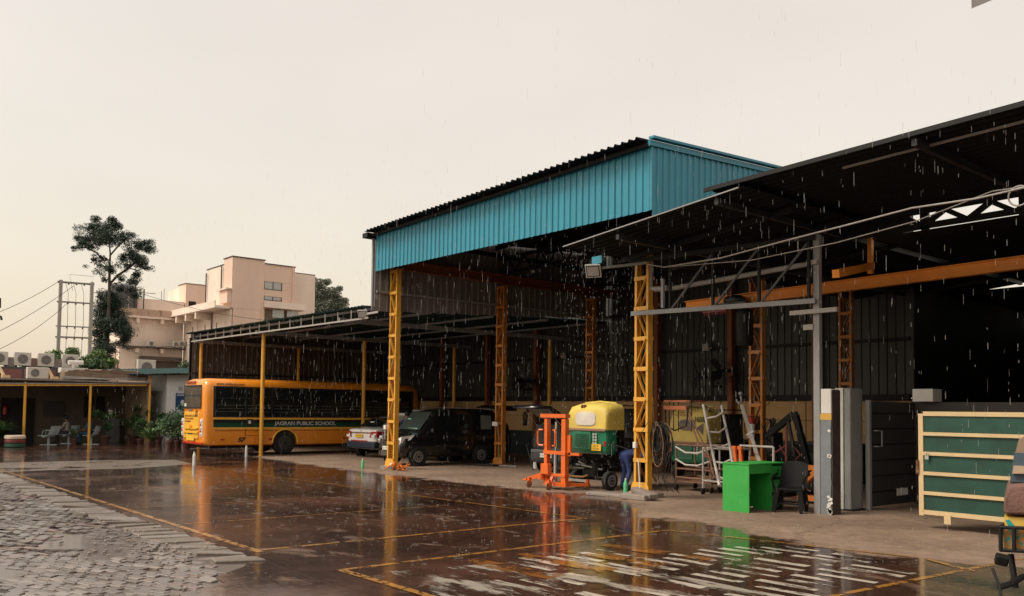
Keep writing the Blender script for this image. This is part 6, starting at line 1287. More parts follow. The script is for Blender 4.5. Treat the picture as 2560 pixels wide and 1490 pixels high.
for k, (p, h, lb, kd, s_) in enumerate(plants): potted(p, h*1.45, lb, kd, s_*.8, k+20)
def shrub(p, clumps, label, seed, m=(0, 1, 2), cat='shrub', size=.09, n=70):
    r = T('shrub', label, cat, p); rnd = random.Random(seed)
    leaves('foliage', clumps, size, n, M_leafs[m[0]], r, rnd); leaves('foliage', clumps, size, n*.8, M_leafs[m[1]], r, rnd); leaves('foliage', clumps[::2], size, n*.5, M_leafs[m[2]], r, rnd)
    b = B()
    for c, _ in clumps[::2]: b.path([(p[0], p[1], p[2]), ((p[0]+c[0])/2, (p[1]+c[1])/2, (p[2]*1.2+c[2])/2.2), c], .02, 5)
    obj('stem', b, M_bark, r, kind='stuff', world=True)
r = T('palm_bush', 'spreading green palm-like bush at the far left behind the planter', 'plant', (-42.2, 6.8, .3)); rnd = random.Random(2)
blades('fronds', 120, 1.25, 1.1, M_leafs[1], r, rnd, .035); blades('fronds', 60, 1.35, .8, M_leafs[2], r, rnd, .03); blades('fronds', 90, .9, 1.2, M_leafs[0], r, rnd, .05)
b = B(); b.lathe((0, 0, -.3), [(.2, 0), (.28, .35), (.24, .35)], 14); obj('pot', b, M_terra, r)
rnd = random.Random(30)
shrub((-49, 10.6, 3.3), [((-49+rnd.uniform(-.6, .6), 8.9+rnd.uniform(0, 3.9), 3.55+rnd.uniform(0, .5)), rnd.uniform(.3, .5)) for _ in range(16)], 'sprawling green bush rising between the concrete poles', 31)
shrub((-51, 11.5, 3.4), [((-51+rnd.uniform(-.5, .5), 10.2+rnd.uniform(0, 3.8), 3.9+rnd.uniform(0, .95)), rnd.uniform(.28, .45)) for _ in range(18)], 'pale feathery tree crown behind the concrete poles', 32, (1, 2, 2))
shrub((-47, 18.0, 3.5), [((-47+rnd.uniform(-.6, .6), 16.1+rnd.uniform(0, 3.2), 3.75+rnd.uniform(0, .35)+0.0), rnd.uniform(.3, .45)) for _ in range(10)]+[((-46.5, 17.6+k*.45, 4.2+.16*k), .45) for k in range(5)], 'bright green bush above the lean-to roof left of the bus shed', 33)
# the tall tree
tree = T('tall_tree', 'tall slender dark tree with open crown rising behind the shelter', 'tree', (-58.05, 15.19, 3.15))
rnd = random.Random(77)
CL = [
((-58.54, 14.44, 13.57), 0.34), ((-58.87, 14.3, 13.1), 0.37), ((-58.71, 15.45, 13.71), 0.34), ((-58.98, 15.82, 13.42), 0.41), ((-58.7, 14.97, 12.86), 0.60), ((-59.17, 14.89, 12.38), 0.49), ((-56.92, 15.02, 12.07), 0.58), ((-57.79, 15.82, 12.54), 0.44), ((-58.75, 16.66, 12.92), 0.30), ((-58.73, 13.94, 12.22), 0.37), ((-59.42, 13.61, 12.36), 0.27), ((-57.62, 13.01, 11.45), 0.17), ((-58.35, 13.65, 11.86), 0.29), ((-57.73, 13.96, 11.67), 0.29), ((-58.36, 14.38, 10.97), 0.19), ((-58.31, 14.86, 11.1), 0.27), ((-57.04, 14.41, 10.44), 0.22), ((-57.39, 14.99, 10.4), 0.31), ((-57.49, 15.23, 10.21), 0.26), ((-59.07, 15.24, 9.85), 0.25), ((-58.44, 16.18, 11.36), 0.34), ((-56.93, 16.18, 11.47), 0.44), ((-58.24, 17.14, 12.16), 0.45), ((-56.61, 17.1, 11.74), 0.35), ((-57.73, 17.35, 12.39), 0.25), ((-56.77, 16.44, 11.02), 0.44), ((-56.37, 16.73, 10.7), 0.36), ((-58.3, 17.57, 10.8), 0.25), ((-57.09, 16.04, 10.63), 0.25), ((-56.97, 16.53, 10.06), 0.25), ((-58.79, 16.85, 9.83), 0.35), ((-58.57, 16.66, 9.24), 0.34), ((-57.36, 15.79, 9.72), 0.22), ((-58.93, 16.17, 9.31), 0.30), ((-57.69, 16.71, 8.85), 0.30), ((-58.27, 15.35, 8.85), 0.34), ((-57.74, 14.65, 8.58), 0.19), ((-58.68, 15.26, 8.27), 0.60), ((-58.19, 15.71, 8.19), 0.44), ((-58.75, 15.16, 7.65), 0.60), ((-58.49, 15.74, 7.52), 0.60), ((-57.55, 15.92, 7.08), 0.41), ((-57.95, 14.76, 6.95), 0.44), ((-57.56, 15.15, 6.8), 0.59), ((-57.68, 14.57, 6.32), 0.37), ((-57.22, 15.85, 6.37), 0.44), ((-57.5, 16.09, 5.95), 0.29), ((-58.28, 14.88, 5.77), 0.44), ((-57.35, 15.01, 5.28), 0.58), ((-58.43, 14.73, 5.16), 0.34), ((-57.92, 14.76, 4.54), 0.48), ((-57.76, 15.21, 4.55), 0.48), ((-58.6, 14.88, 4.03), 0.37), ((-57.92, 15.55, 4.04), 0.34), ((-57.61, 15.77, 5.71), 0.25), ((-57.72, 16.29, 6.28), 0.22)]
CL = [(c, r*1.04) for c, r in CL]; leaves('foliage', CL, .075, 110, M_tree[0], tree, rnd); leaves('foliage', CL, .075, 100, M_tree[1], tree, rnd)
CL2 = [((c[0], c[1]+rnd.gauss(0, .25), c[2]+rnd.gauss(0, .18)), r*1.25) for c, r in CL]; CL2 += [(c, r*1.3) for c, r in CL if c[2] < 8.6]; CL2 += [((c[0]+rnd.gauss(0, .3), c[1]+rnd.gauss(0, .3), c[2]+rnd.gauss(0, .28)), r*1.15) for c, r in CL]; leaves('foliage', CL2, .07, 75, M_tree[1], tree, rnd)
b = B(); tr_ = [(-58.04, 15.19, 3.05), (-58.04, 15.19, 5.17), (-58.03, 15.25, 6.69), (-58.03, 15.27, 8.21), (-58.03, 15.25, 9.43), (-58.04, 15.22, 10.5), (-58.03, 15.24, 11.42), (-58.07, 15.11, 12.4)]
for k, (a, c) in enumerate(zip(tr_, tr_[1:])): b.tube(a, c, .17-.02*k, .17-.02*(k+1), 10)
obj('trunk', b, M_bark, tree, world=True)
for pts, r_ in (([(-58.03, 15.23, 9.43), (-57.91, 15.71, 10.08), (-57.36, 16.19, 10.53), (-56.79, 16.73, 11.18)], .07), ([(-58.03, 15.25, 11.04), (-58.12, 14.88, 10.93), (-58.52, 14.54, 11.47), (-58.86, 13.99, 11.75), (-59.13, 13.29, 11.66)], .05), ([(-58.04, 15.21, 11.26), (-57.94, 15.59, 11.84), (-57.8, 16.11, 12.5)], .05), ([(-57.36, 16.19, 10.53), (-57.13, 16.64, 10.4), (-56.89, 17.07, 10.58)], .035), ([(-58.03, 15.23, 9.43), (-57.87, 15.86, 9.63), (-57.81, 16.07, 9.34), (-57.71, 16.42, 8.75)], .04), ([(-58.04, 15.22, 10.5), (-58.14, 14.82, 10.85), (-58.26, 14.36, 10.92)], .03)):
    b = B(); b.path(pts, r_, 6); obj('limb', b, M_bark, tree, world=True)
# second tree beyond the bus shed
t2 = T('round_tree', 'hazy round crowned tree above the bus shed roof', 'tree', (-70.95, 36.95, 3.99)); rnd = random.Random(41)
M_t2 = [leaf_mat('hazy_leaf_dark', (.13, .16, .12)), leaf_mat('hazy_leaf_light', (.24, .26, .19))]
C2 = [((-71.12, 36.63, 12.17), 1.1), ((-71.6, 35.69, 11.76), .9), ((-70.62, 37.58, 12.21), .9), ((-71.21, 36.46, 13), .8), ((-71.76, 35.36, 12.36), .55), ((-70.37, 38.06, 11.68), .6), ((-70.86, 37.13, 11.09), 1.3), ((-71.43, 36.03, 10.68), 1.3), ((-70.27, 38.23, 11.14), .9), ((-71.91, 35.06, 12.02), .4), ((-71.99, 34.89, 12.55), .25), ((-70.84, 37.18, 13.29), .45), ((-71.38, 36.13, 13.5), .3), ((-70.33, 38.14, 12.71), .4), ((-70.07, 38.6, 11.63), .4), ((-71.1, 36.68, 9.79), 2.0)]
leaves('foliage', C2, .10, 90, M_t2[0], t2, rnd); leaves('foliage', C2, .10, 70, M_t2[1], t2, rnd)
b = B(); b.tube((-70.95, 36.95, 3.99), (-71.02, 36.82, 10.53), .35, .2); b.path([(-71.02, 36.82, 10.53), (-71.44, 36.01, 11.95), (-71.68, 35.52, 12.3)], .08); b.path([(-71.02, 36.82, 10.53), (-70.71, 37.42, 12.2), (-70.46, 37.89, 12.41)], .08); obj('trunk', b, M_bark, t2, world=True)
# ---------------------------------------------------------------- twin pole electricity structure
hp = T('power_pole_frame', 'twin concrete pole electricity frame with four crossarms and hanging wires', 'power pole', (-53.6, 12.33, 3))
M_pole = mat('pale_concrete_pole', (.36, .33, .29), .7, var=.12)
PA0, PA1, PB0, PB1 = Vector((-53.78, 11.52, 2.98)), Vector((-53.77, 11.55, 8.88)), Vector((-53.42, 13.1, 3.02)), Vector((-53.42, 13.1, 8.87))
for a, c in ((PA0, PA1), (PB0, PB1)): b = B(); a = Vector((a.x, a.y, 0)); b.bar(a, c, .17, .17); obj('pole', b, M_pole, hp, world=True)
def pa(f): return PA0.lerp(PA1, f)
def pb(f): return PB0.lerp(PB1, f)
for f, w_ in ((.98, .10), (.79, .08), (.555, .06), (.45, .09)):
    a, c = pa(f), pb(f); d = (c-a); b = B(); b.bar(a-d*.10, c+d*.08, .10, w_); obj('crossarm', b, mat('grey_crossarm', (.22, .2, .18), .6), hp, world=True)
    for t in (.25, .5, .75): b = B(); q = a.lerp(c, t); b.tube(q, q+Vector((0, 0, -.12)), .045); obj('insulator', b, mat('brown_insulator', (.12, .07, .05), .3), hp, world=True)
b = B()
for t in (.25, .5, .75): b.path([pa(.79).lerp(pb(.79), t), pa(.555).lerp(pb(.555), t+.02), pa(.45).lerp(pb(.45), t), pa(.1).lerp(pb(.1), t-.02)], .012, 4); b.path([pa(.98).lerp(pb(.98), t-.1), pa(.88).lerp(pb(.88), t), pa(.79).lerp(pb(.79), t)], .010, 4)
b.path([pb(1), pb(1)+Vector((0, .1, .35)), pb(1)+Vector((0, -1.2, .32)), pb(.9)+Vector((0, -1.0, 0))], .01, 4); obj('dropper_wire', b, M_black, hp, kind='stuff', world=True)
def wire(a, c, sag, lb, r_=.014):
    a, c = Vector(a), Vector(c); b = B(); b.path([a.lerp(c, k/14)+Vector((0, 0, -sag*4*(k/14)*(1-k/14))) for k in range(15)], r_, 4); tag(obj('power_line', b, M_black), lb, 'wire', 'overhead wires')
wire(pa(1.0), (-49.52, 6.92, 5.93), .2, 'upper overhead wire running left from the pole top'); wire(pa(.95).lerp(pb(.95), .4), (-49.51, 6.96, 4.85), .2, 'middle overhead wire running left from the pole frame'); wire(pa(.8).lerp(pb(.8), .3), (-49.51, 6.98, 4.06), .4, 'lowest sagging overhead wire left of the pole frame')
wire(pb(.9), (-55.94, 15.32, 9.12), .15, 'short wire from the right pole into the tree', .012); wire((-55.94, 15.32, 9.12), (-55.82, 24.61, 7.75), .3, 'thin wire crossing before the pink building', .012); wire(pb(.36), (-49.01, 17.37, 5.29), .1, 'low cable from the right pole along the pink building', .016)
b = B(); b.path([(-44.45, 7, 5.75), (-44.43, 7.16, 5.73), (-44.42, 7.19, 5.58)], .05); b.tube((-44.44, 7.1, 6.57), (-44.43, 7.11, 6.12), .04); tag(obj('pole_fitting', b, M_black), 'tip of a dark pole fitting at the left edge of the view', 'fitting')

# ================================================================ PINK BUILDINGS
pk = T('pink_building', 'tall pink plastered building with flat roofs and grey windows behind the shed', 'building', (-61, 26, 0))
M_pk = mat('pink_plaster', (.78, .57, .45), .8, var=.15, scale=.35, streak=True, col2=(.60, .39, .28), thr=.66)
M_pkl = mat('pale_lit_plaster', (.82, .68, .57), .8, var=.18, scale=.35, streak=True, col2=(.66, .5, .38), thr=.64)  # paler copy of the pink plaster, light on the left-hand faces painted in
M_cop = mat('dark_coping', (.09, .07, .06), .8)
M_wgl = mat('sky_lit_glass', (.45, .45, .43), .12, var=.1)
yc = 23.0
def blk(x0, x1, y0, y1, z0, z1, m, nm='wall', root=pk):
    b = B(); b.bx(x0, x1, y0, y1, z0, z1); return obj(nm, b, m, root, world=True)
blk(-59.05, -57.57, yc, 25.32, 8.6, 12.13, M_pk); blk(-59.0, -57.57, yc+.15, 25.32, 0, 8.59, M_pk)
blk(-59.15, -57.5, yc-.05, 25.37, 12.131, 12.2, M_cop, 'coping')
blk(-62.35, -59.06, yc+.03, 30, 0, 11.75, M_pkl); blk(-62.4, -59.06, yc, 30, 11.751, 11.82, M_cop, 'coping')
blk(-59.06, -57.9, 25.33, 27.65, 9.3, 11.92, M_pk, 'upper_wall') if False else None
for y0, y1, z0, z1 in ((25.33, 27.65, 10.70, 11.92), (26.70, 27.65, 9.36, 10.69), (25.33, 26.69, 9.66, 10.12), (25.33, 27.65, 9.30, 9.355)): blk(-62, -57.62, y0, y1, z0, z1, M_pk, 'wall')
blk(-62, -57.55, 25.33, 27.70, 11.921, 11.98, M_cop, 'coping')
blk(-62, -58.6, 27.66, 28.4, 0, 9.3, M_pk) 
for z0, z1 in ((10.125, 10.695), (9.36, 9.655)):
    f = blk(-57.72, -57.66, 25.34, 26.69, z0, z1, M_wgl, 'window_pane')
    for y in (25.34, 26.0, 26.65): blk(-57.655, -57.62, y, y+.04, z0, z1, M_dark, 'window_frame')
    blk(-57.655, -57.60, 25.34, 26.69, z0, z0+.04, M_dark, 'window_frame')
blk(-61, -57.4, 25.33, 28.5, 8.84, 9.28, M_pkl, 'balcony_parapet')
blk(-60.8, -57.9, 25.4, 28.4, 0, 8.0, M_dado, 'dark_opening'); 
for y in (26.1, 27.2): blk(-57.85, -57.78, y, y+.85, 8.2, 8.75, M_wgl, 'window_pane')
blk(-57.9, -57.7, 25.33, 25.45, 7, 8.83, M_pk, 'pier')
# hanging box and lower terrace
blk(-59.2, -57.4, yc-.45, yc-.02, 9.85, 9.95, M_pkl, 'sill_slab'); blk(-59.0, -57.6, yc-.3, yc-.01, 8.95, 9.84, M_pk, 'box_window')
blk(-66.5, -57.7, 21.9, yc-.02, 8.55, 8.72, M_pkl, 'terrace_slab'); blk(-66.5, -57.9, 21.95, 22.05, 8.73, 9.05, M_pkl, 'terrace_parapet')
for x in (-65.6, -63.6, -61.6): blk(x, x+.22, 21.95, yc-.03, 8.05, 8.54, M_pkl, 'bracket')
blk(-66.8, -57.7, yc, yc+.12, 0, 8.54, M_pkl, 'lower_wall')
for x in (-64.9, -62.4, -60.2): blk(x, x+.12, yc-.015, yc-.002, 7.3, 7.75, M_cop, 'vent_slot')
for x in (-66.5, -63.9, -61.2, -58.6): blk(x, x+.06, yc-.03, yc-.001, 3, 8.5, M_pk, 'rib')
blk(-66.8, -58, yc-.02, yc-.001, 6.9, 6.93, M_pk, 'string_course')
# left block facing the yard
lb_ = T('pink_building', 'lower stained pink building with ledges left of the taller one', 'building', (-69, 20, 0))
def lblk(*a, **k): return blk(*a, root=lb_, **k)
lblk(-75, -66.88, 18.4, 22.99, 0, 8.3, M_pkl, 'wall'); lblk(-75, -66.4, 18.2, 23.0, 8.31, 8.45, M_pkl, 'roof_slab'); lblk(-66.6, -66.45, 18.2, 23.0, 8.451, 8.98, mat('stained_parapet', (.52, .36, .27), .85, var=.25, scale=1.2, streak=True, col2=(.25, .16, .11), thr=.58), 'parapet')
for y in (19.45, 21.2): lblk(-66.87, -66.45, y, y+.2, 7.95, 8.3, M_pkl, 'corbel'); lblk(-66.87, -66.4, y, y+.2, 5.75, 6.1, M_pkl, 'corbel')
lblk(-66.87, -66.2, 18.6, 23.2, 6.12, 6.2, M_cop, 'ledge')
lblk(-66.87, -66.3, 19.8, 22.8, 5.25, 5.5, M_cop, 'torn_awning')
lblk(-66.87, -66.84, 19.6, 22.9, 4.6, 5.2, M_cop, 'dark_opening')
b = B()
for k in range(7): b.bx(-66.86, -66.82, 18.55+k*.1, 18.57+k*.1, 6.4, 8.0)
for k in range(3): b.bx(-66.86, -66.82, 18.5, 19.2, 6.6+k*.55, 6.63+k*.55)
obj('window_grille', b, M_cop, lb_, kind='stuff', world=True)
ac((-66.5, 20.5, 6.24), .75, .42, 'small cream air conditioner on the ledge of the lower pink building'); 
for k in range(3): ac((-66.2, 22.2+k*.42, 6.25+.05*k), .4, .45, ('leftmost', 'middle', 'rightmost')[k]+' of three cream air conditioners clustered on the ledge beside the bus shed', grp='air conditioners clustered on the ledge end')
lblk(-70, -66.9, 17.2, 18.3, 0, 5.2, M_pk, 'side_block')
for x, y, z0, z1 in ((-57.53, 25.2, 0, 8.8), (-57.53, 27.5, 9.3, 11.9)): b = B(); b.tube((x, y, z0), (x, y, z1), .05, n=8); obj('rain_pipe', b, M_pk, pk, world=True)
for x, z0, z1 in ((-59.3, 9.0, 11.7), (-62.2, 9.1, 11.5), (-60.9, 3, 8.5)): b = B(); b.tube((x, yc-.08, z0), (x, yc-.08, z1), .05, n=8); obj('rain_pipe', b, M_cop, pk, world=True)
# roof rooms
lblk(-69.5, -67.9, 23.45, 24.97, 8.6, 11.4, M_pk, 'roof_room'); lblk(-69.6, -67.85, 23.4, 25.0, 11.401, 11.45, M_cop, 'coping')
lblk(-67.92, -67.88, 23.7, 24.27, 9.5, 10.05, M_black, 'window')
lblk(-72, -69.51, 23.45, 25.5, 8.6, 11.2, M_pkl, 'roof_room'); lblk(-71, -68.0, 19.9, 23.4, 8.46, 9.95, M_pkl, 'roof_room'); lblk(-72, -70, 18.6, 20.2, 8.46, 10.4, M_pkl, 'roof_room')
lblk(-68.4, -68.0, 19.3, 19.7, 8.46, 9.7, M_dado, 'doorway')
for y, z in ((19.6, 11.0), (20.2, 10.6)): b = B(); b.tube((-67.5, y, 8.46), (-67.5, y, z), .045); obj('mast', b, M_cop, lb_, world=True)
for x, y, z in ((-68.5, 22.0, 10.9), (-68.5, 21.8, 10.7)): b = B(); b.tube((x, y, 9.9), (x, y, z), .02); obj('rod', b, M_cop, lb_, world=True)
tkk = T('water_tank', 'dark grey cylindrical water tank on the roof beside the tall tree', 'tank', (-68.3, 18.95, 8.6)); b = B(); b.lathe((0, 0, 0), [(.95, 0), (.98, .1), (.95, .9), (.98, 1.0), (.95, 1.9), (.9, 2.15), (.3, 2.35)], 28); obj('drum', b, mat('tank_grey', (.075, .075, .08), .5, var=.15), tkk); b = B(); b.path([(1.0, .1, 0), (1.02, .12, 1.2), (.98, .1, 2.1)], .04); obj('overflow_pipe', b, M_pipe, tkk)
b = B(); b.tube((.9, .8, 1.7), (1.1, 2.0, 1.7), .03); obj('stay_pipe', b, M_pipe, tkk)
# distant low haze of roofs so that the horizon is closed
for k, (x, y, w_, d_, h_, lb) in enumerate(((-120, 20, 30, 20, 4.0, 'distant pale flat roofed block far beyond the shelter'), (-140, -20, 30, 40, 4.5, 'distant pale wall of low buildings at the far left'), (-60, 60, 40, 10, 5.0, 'low distant building hidden behind the workshop'))):
    b = B(); b.bx(x-w_/2, x+w_/2, y-d_/2, y+d_/2, 0, h_); tag(obj('distant_building', b, M_pkl), lb, 'building')

# ================================================================ PEOPLE
M_skin = mat('brown_skin', (.22, .11, .065), .55, var=.08); M_hair = mat('black_hair', (.01, .009, .008), .6)
def person(name_label, joints, shirt, trousers, loc, rz, hair=True, shoes=M_ink):
    """joints: dict of points; one continuous skinned body, coloured by the nearest bone"""
    r = T('person', name_label, 'person', loc, rz); J = {k: Vector(v) for k, v in joints.items()}
    V = []; Rr = []; E = []; tagm = []
    def add(p, rad, m, par=None):
        V.append(Vector(p)); Rr.append(rad); tagm.append(m); i = len(V)-1
        if par is not None: E.append((par, i))
        return i
    pel = add(J['pelvis'], (.15, .12), 1); wa = add(J['pelvis'].lerp(J['chest'], .5), (.135, .11), 0, pel); chs = add(J['chest'], (.16, .12), 0, wa)
    nk = add(J['neck'], (.055, .055), 2, chs); hd = add(J['head']-(J['head']-J['neck']).normalized()*.06, (.075, .08), 2, nk); ht = add(J['head']+(J['head']-J['neck']).normalized()*.06, (.085, .09), 2, hd)
    for s in ('l', 'r'):
        h = add(J['hip_'+s], (.095, .095), 1, pel); k = add(J['knee_'+s], (.062, .062), 1, h); a = add(J['ankle_'+s], (.042, .042), 1, k); fd = (J['toe_'+s]-J['ankle_'+s]); add(J['ankle_'+s]+fd*.35+Vector((0, 0, -.02)), (.042, .038), 3, a); add(J['toe_'+s], (.04, .028), 3, len(V)-1)
        sh_ = add(J['sh_'+s], (.062, .06), 0, chs); el = add(J['elbow_'+s], (.046, .046), 0, sh_); wr = add(J['wrist_'+s], (.030, .030), 2, el)
        d = (J['wrist_'+s]-J['elbow_'+s]).normalized(); pm_ = add(J['wrist_'+s]+d*.07, (.036, .022), 2, wr); side = d.cross(Vector((0, 0, 1))); side = side.normalized() if side.length > .1 else Vector((1, 0, 0))
        for q in range(4):
            o = side*(q-1.5)*.022; f1 = add(V[pm_]+o+d*.035, (.010, .010), 2, pm_); add(V[f1]+d*(.045-.008*abs(q-1.3))+Vector((0, 0, -.012)), (.008, .008), 2, f1)
        th = add(V[wr]+side*.04+d*.04, (.011, .011), 2, wr); add(V[th]+d*.03+side*.01, (.009, .009), 2, th)
    me = bpy.data.meshes.new('body'); me.from_pydata(V, E, []); o = bpy.data.objects.new('body', me); COL.objects.link(o)
    sk = o.modifiers.new('s', 'SKIN'); sk.use_smooth_shade = True; o.modifiers.new('d', 'SUBSURF').levels = 1
    for i, v in enumerate(me.skin_vertices[0].data): v.radius = Rr[i]; v.use_root = (i == 0)
    bpy.context.view_layer.update(); nm = bpy.data.meshes.new_from_object(o.evaluated_get(bpy.context.evaluated_depsgraph_get())); bpy.data.objects.remove(o)
    nm.materials.clear()
    for m in (shirt, trousers, M_skin, shoes): nm.materials.append(m)
    bones = [(V[a], V[c], tagm[c]) for a, c in E]
    for p in nm.polygons:
        c = p.center; best = None
        for a, q, t in bones:
            ab = q-a; tt = max(0, min(1, (c-a).dot(ab)/max(ab.length_squared, 1e-6))); dd = (a+ab*tt-c).length
            if best is None or dd < best[0]: best = (dd, t)
        p.material_index = best[1]; p.use_smooth = True
    ob = bpy.data.objects.new('body', nm); COL.objects.link(ob); ob.parent = r
    up_ = (J['head']-J['neck']).normalized(); fw = J['face'].normalized(); q = Matrix((fw.cross(up_).normalized(), fw, up_)).transposed().to_4x4(); hm = Matrix.Translation(J['head']) @ q
    b = B(); bmesh.ops.create_uvsphere(b.b, u_segments=14, v_segments=10, radius=.108, matrix=hm @ Matrix.Translation((0, -.018, .028)) @ Matrix.Diagonal((.93, 1.02, 1, 1))); obj('hair', b, M_hair, r, smooth=True)
    b = B(); b.box((0, 0, 0), (.022, .03, .04), hm @ Matrix.Translation((0, .098, -.01))); b.bev(.006, 1); obj('nose', b, M_skin, r)
    for s in (-1, 1): b = B(); b.box((0, 0, 0), (.022, .008, .01), hm @ Matrix.Translation((s*.032, .088, .02))); obj('eye', b, M_ink, r); b = B(); b.box((0, 0, 0), (.012, .03, .05), hm @ Matrix.Translation((s*.088, .0, -.005))); b.bev(.005, 1); obj('ear', b, M_skin, r)
    b = B(); b.box((0, 0, 0), (.045, .006, .008), hm @ Matrix.Translation((0, .083, -.048))); obj('mouth', b, mat('lips', (.14, .05, .035), .5), r)
    return r
M_bov = mat('blue_overall', (.03, .05, .17), .8, var=.2, bump=.3, bscale=12)
# bending mechanic: faces +y towards the rickshaw, back arched over
person('mechanic in blue overalls bending down behind the yellow middle column', dict(pelvis=(0, 0, .88), chest=(.05, .36, .84), neck=(.05, .52, .74), head=(.05, .64, .66), face=(0, .6, -.8), hip_l=(-.10, 0, .84), knee_l=(-.11, .08, .46), ankle_l=(-.11, 0, .09), toe_l=(-.12, .17, .03), hip_r=(.10, 0, .84), knee_r=(.12, .10, .46), ankle_r=(.13, -.02, .09), toe_r=(.14, .15, .03), sh_l=(-.16, .42, .80), elbow_l=(-.18, .50, .52), wrist_l=(-.14, .62, .30), sh_r=(.24, .42, .80), elbow_r=(.26, .52, .52), wrist_r=(.22, .66, .32)), M_bov, M_bov, (-13.55, 14.7, 0), R(-20))
std = dict(pelvis=(0, 0, .92), chest=(0, .02, 1.28), neck=(0, .02, 1.47), head=(0, .05, 1.60), face=(0, .9, -.3), hip_l=(-.09, 0, .88), knee_l=(-.10, .02, .48), ankle_l=(-.11, 0, .09), toe_l=(-.12, .17, .03), hip_r=(.09, 0, .88), knee_r=(.10, .02, .48), ankle_r=(.11, 0, .09), toe_r=(.12, .17, .03), sh_l=(-.20, .02, 1.38), elbow_l=(-.24, .10, 1.10), wrist_l=(-.16, .34, 1.02), sh_r=(.20, .02, 1.38), elbow_r=(.24, .10, 1.10), wrist_r=(.16, .34, 1.02))
person('mechanic in dark blue uniform standing between the white car and the black van', std, mat('navy_uniform', (.015, .03, .09), .8), M_ink, (-26.3, 17.1, 0), R(40))
lean = dict(std); lean.update(chest=(0, .14, 1.22), neck=(0, .22, 1.38), head=(0, .30, 1.48), sh_l=(-.2, .16, 1.32), sh_r=(.2, .16, 1.32), elbow_l=(-.22, .34, 1.1), elbow_r=(.22, .34, 1.1), wrist_l=(-.14, .5, 1.0), wrist_r=(.14, .5, 1.0))
person('person in black leaning into the raised tailgate of the black van', lean, mat('dark_shirt', (.012, .012, .014), .8), M_ink, (-23.3, 19.35, 0), R(165))
sit = dict(pelvis=(0, 0, .52), chest=(0, .0, .88), neck=(0, .04, 1.06), head=(0, .08, 1.19), face=(0, .9, -.2), hip_l=(-.09, .03, .50), knee_l=(-.11, .44, .50), ankle_l=(-.11, .46, .09), toe_l=(-.12, .62, .03), hip_r=(.09, .03, .50), knee_r=(.11, .44, .50), ankle_r=(.11, .42, .09), toe_r=(.12, .58, .03), sh_l=(-.19, .02, .98), elbow_l=(-.22, .14, .72), wrist_l=(-.12, .36, .62), sh_r=(.19, .02, .98), elbow_r=(.22, .14, .72), wrist_r=(.12, .36, .62))
person('person in pale shirt and dark trousers sitting on the shaded shelter bench', sit, mat('pale_shirt', (.3, .27, .24), .8), M_ink, (-44.25, 10.0, 0), R(145))
person('seated person in teal blue clothes sitting beside the second shelter post', sit, mat('teal_shirt', (.015, .10, .16), .8), mat('teal_trousers', (.012, .07, .13), .8), (-43.0, 10.7, 0), R(145))

# ================================================================ RAIN
M_rain = bpy.data.materials.new('rain_water'); M_rain.use_nodes = True; t_ = M_rain.node_tree; p_ = t_.nodes['Principled BSDF']
p_.inputs['Base Color'].default_value = (.75, .73, .70, 1); p_.inputs['Roughness'].default_value = .15
tr2 = N(t_, 'ShaderNodeBsdfTransparent'); mi2 = N(t_, 'ShaderNodeMixShader'); mi2.inputs[0].default_value = .34
tl2 = N(t_, 'ShaderNodeBsdfTranslucent'); tl2.inputs[0].default_value = (.9, .88, .84, 1); ms2 = N(t_, 'ShaderNodeMixShader'); ms2.inputs[0].default_value = .6
t_.links.new(p_.outputs[0], ms2.inputs[1]); t_.links.new(tl2.outputs[0], ms2.inputs[2]); t_.links.new(tr2.outputs[0], mi2.inputs[1]); t_.links.new(ms2.outputs[0], mi2.inputs[2]); t_.links.new(mi2.outputs[0], t_.nodes['Material Output'].inputs[0])
def drops(name, pts):
    vs_, fs = [], []
    for (x, y, z, r_, l_) in pts:
        i = len(vs_); vs_.append((x, y, z+l_/2))
        for zz in (l_*.25, -l_*.35):
            for k in range(4): a = k*math.pi/2; vs_.append((x+r_*math.cos(a), y+r_*math.sin(a), z+zz))
        vs_.append((x, y, z-l_/2))
        for k in range(4):
            n_ = (k+1) % 4; fs += [(i, i+1+n_, i+1+k), (i+1+k, i+1+n_, i+5+n_, i+5+k), (i+5+k, i+5+n_, i+9)]
    me = bpy.data.meshes.new(name); me.from_pydata(vs_, [], fs); o = obj(name, me, M_rain, None, kind='stuff'); return o
rnd = random.Random(12); P_ = []
for _ in range(2100):                    # falling rain over the open yard
    y = rnd.uniform(6.5, 13.0); x = -rnd.uniform(4, 30); z = rnd.uniform(0, 6.6)
    if z < 1.6 and rnd.random() < .75: continue
    P_.append((x, y, z, rnd.choice((.0009, .0012, .0012, .0016, .0026)), rnd.uniform(.04, .20)))
o = drops('rain', P_); o['label'] = 'falling rain drops over the yard'
P_ = []
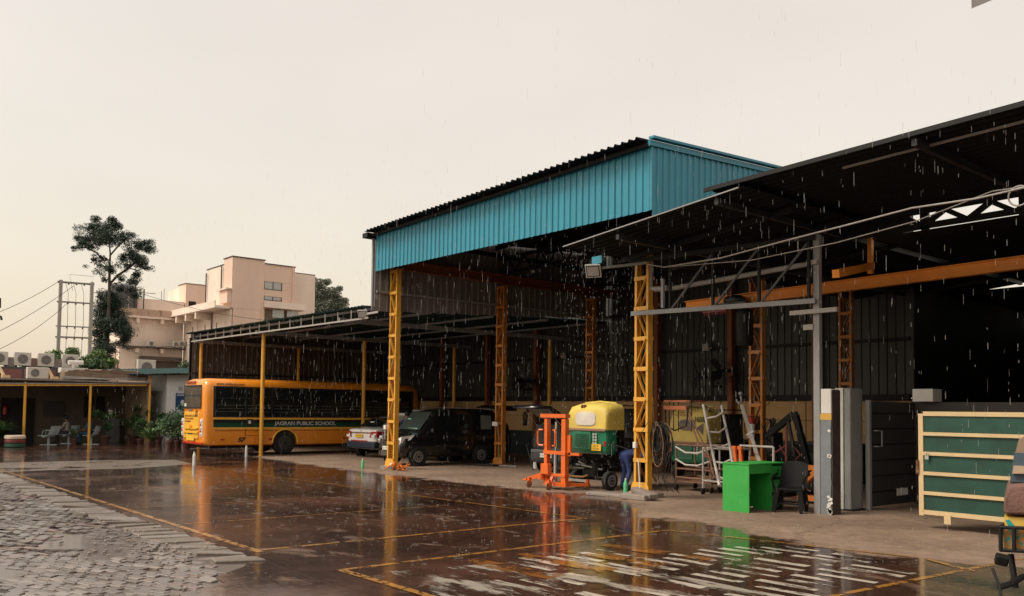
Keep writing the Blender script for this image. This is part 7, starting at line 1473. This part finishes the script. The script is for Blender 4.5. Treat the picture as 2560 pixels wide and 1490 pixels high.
for y0, x0, x1, za, zb_, n_ in ((11.97, -12.7, -8.5, 5.12, 5.53, 26), (11.97, -9.2, -2.0, 5.63, 5.9, 46), (13.05, -22.4, -12.0, 7.05, 7.25, 34), (12.98, -37.4, -22.6, 4.9, 4.8, 18)):
    for k in range(n_):
        t = rnd.random(); x = x0+(x1-x0)*t; z0 = za+(zb_-za)*t
        for q in range(rnd.randint(4, 12)): z = rnd.uniform(0, z0); P_.append((x+rnd.gauss(0, .012), y0+rnd.gauss(0, .02), z, rnd.uniform(.0018, .0042), rnd.uniform(.03, .12)))
for k in range(44):
    y = 12.0+k*.05; x = -12.74
    for q in range(9): z = 5.1-rnd.random()**1.6*4.5; P_.append((x+rnd.gauss(0, .01), y+rnd.gauss(0, .015), z, rnd.uniform(.003, .006), rnd.uniform(.015, .05)))
o = drops('roof_drips', P_); o['label'] = 'drips falling from the roof edges'
b = B()                                   # little crowns of splash where drips land
for _ in range(2600):
    if rnd.random() < .45: x = -rnd.uniform(12, 32); y = 13.0+rnd.gauss(0, .12)
    else: x = -rnd.uniform(5, 30); y = rnd.uniform(5, 12.5)
    s = rnd.uniform(.003, .009)
    for k in range(rnd.randint(2, 5)): a = rnd.uniform(0, 6.28); b.box((x+math.cos(a)*s*2.2, y+math.sin(a)*s*2.2, .006+s*rnd.uniform(.3, 2.2)), (s*.7, s*.7, s*.8))
for _ in range(150):                     # spreading rings where single drops have struck
    x = -rnd.uniform(5, 20); y = rnd.uniform(4.8, 12.5); q = rnd.uniform(.02, .06)
    b.path([(x+q*math.cos(t), y+q*math.sin(t), .003) for t in [2*math.pi*k/12 for k in range(13)]], .0012, 3)
o = obj('splashes', b, M_rain, None, kind='stuff'); o['label'] = 'rain splashes on the wet concrete'

GR = {'bottle': 'mint green bottles at the column feet', 'control_box': 'white switch boxes on the yellow columns', 'wall_lamp': 'small lamps on the back wall', 'floodlight': 'white rimmed floodlights', 'work_trolley': 'tube trolleys', 'workbench': 'dark workbenches along the back wall', 'marker_post': 'short white markers', 'auto_rickshaw': 'auto rickshaws in the workshop', 'industrial_fan': 'industrial fans', 'person': 'people', 'fire_extinguisher': 'fire extinguishers', 'shrub': 'bushes behind the shelter', 'pink_building': 'pink buildings', 'distant_building': 'distant low buildings', 'cable': 'cables under the canopy'}
for o in bpy.data.objects:
    k_ = o.name.split('.')[0]
    if o.parent is None and 'category' in o and 'group' not in o and k_ in GR: o['group'] = GR[k_]
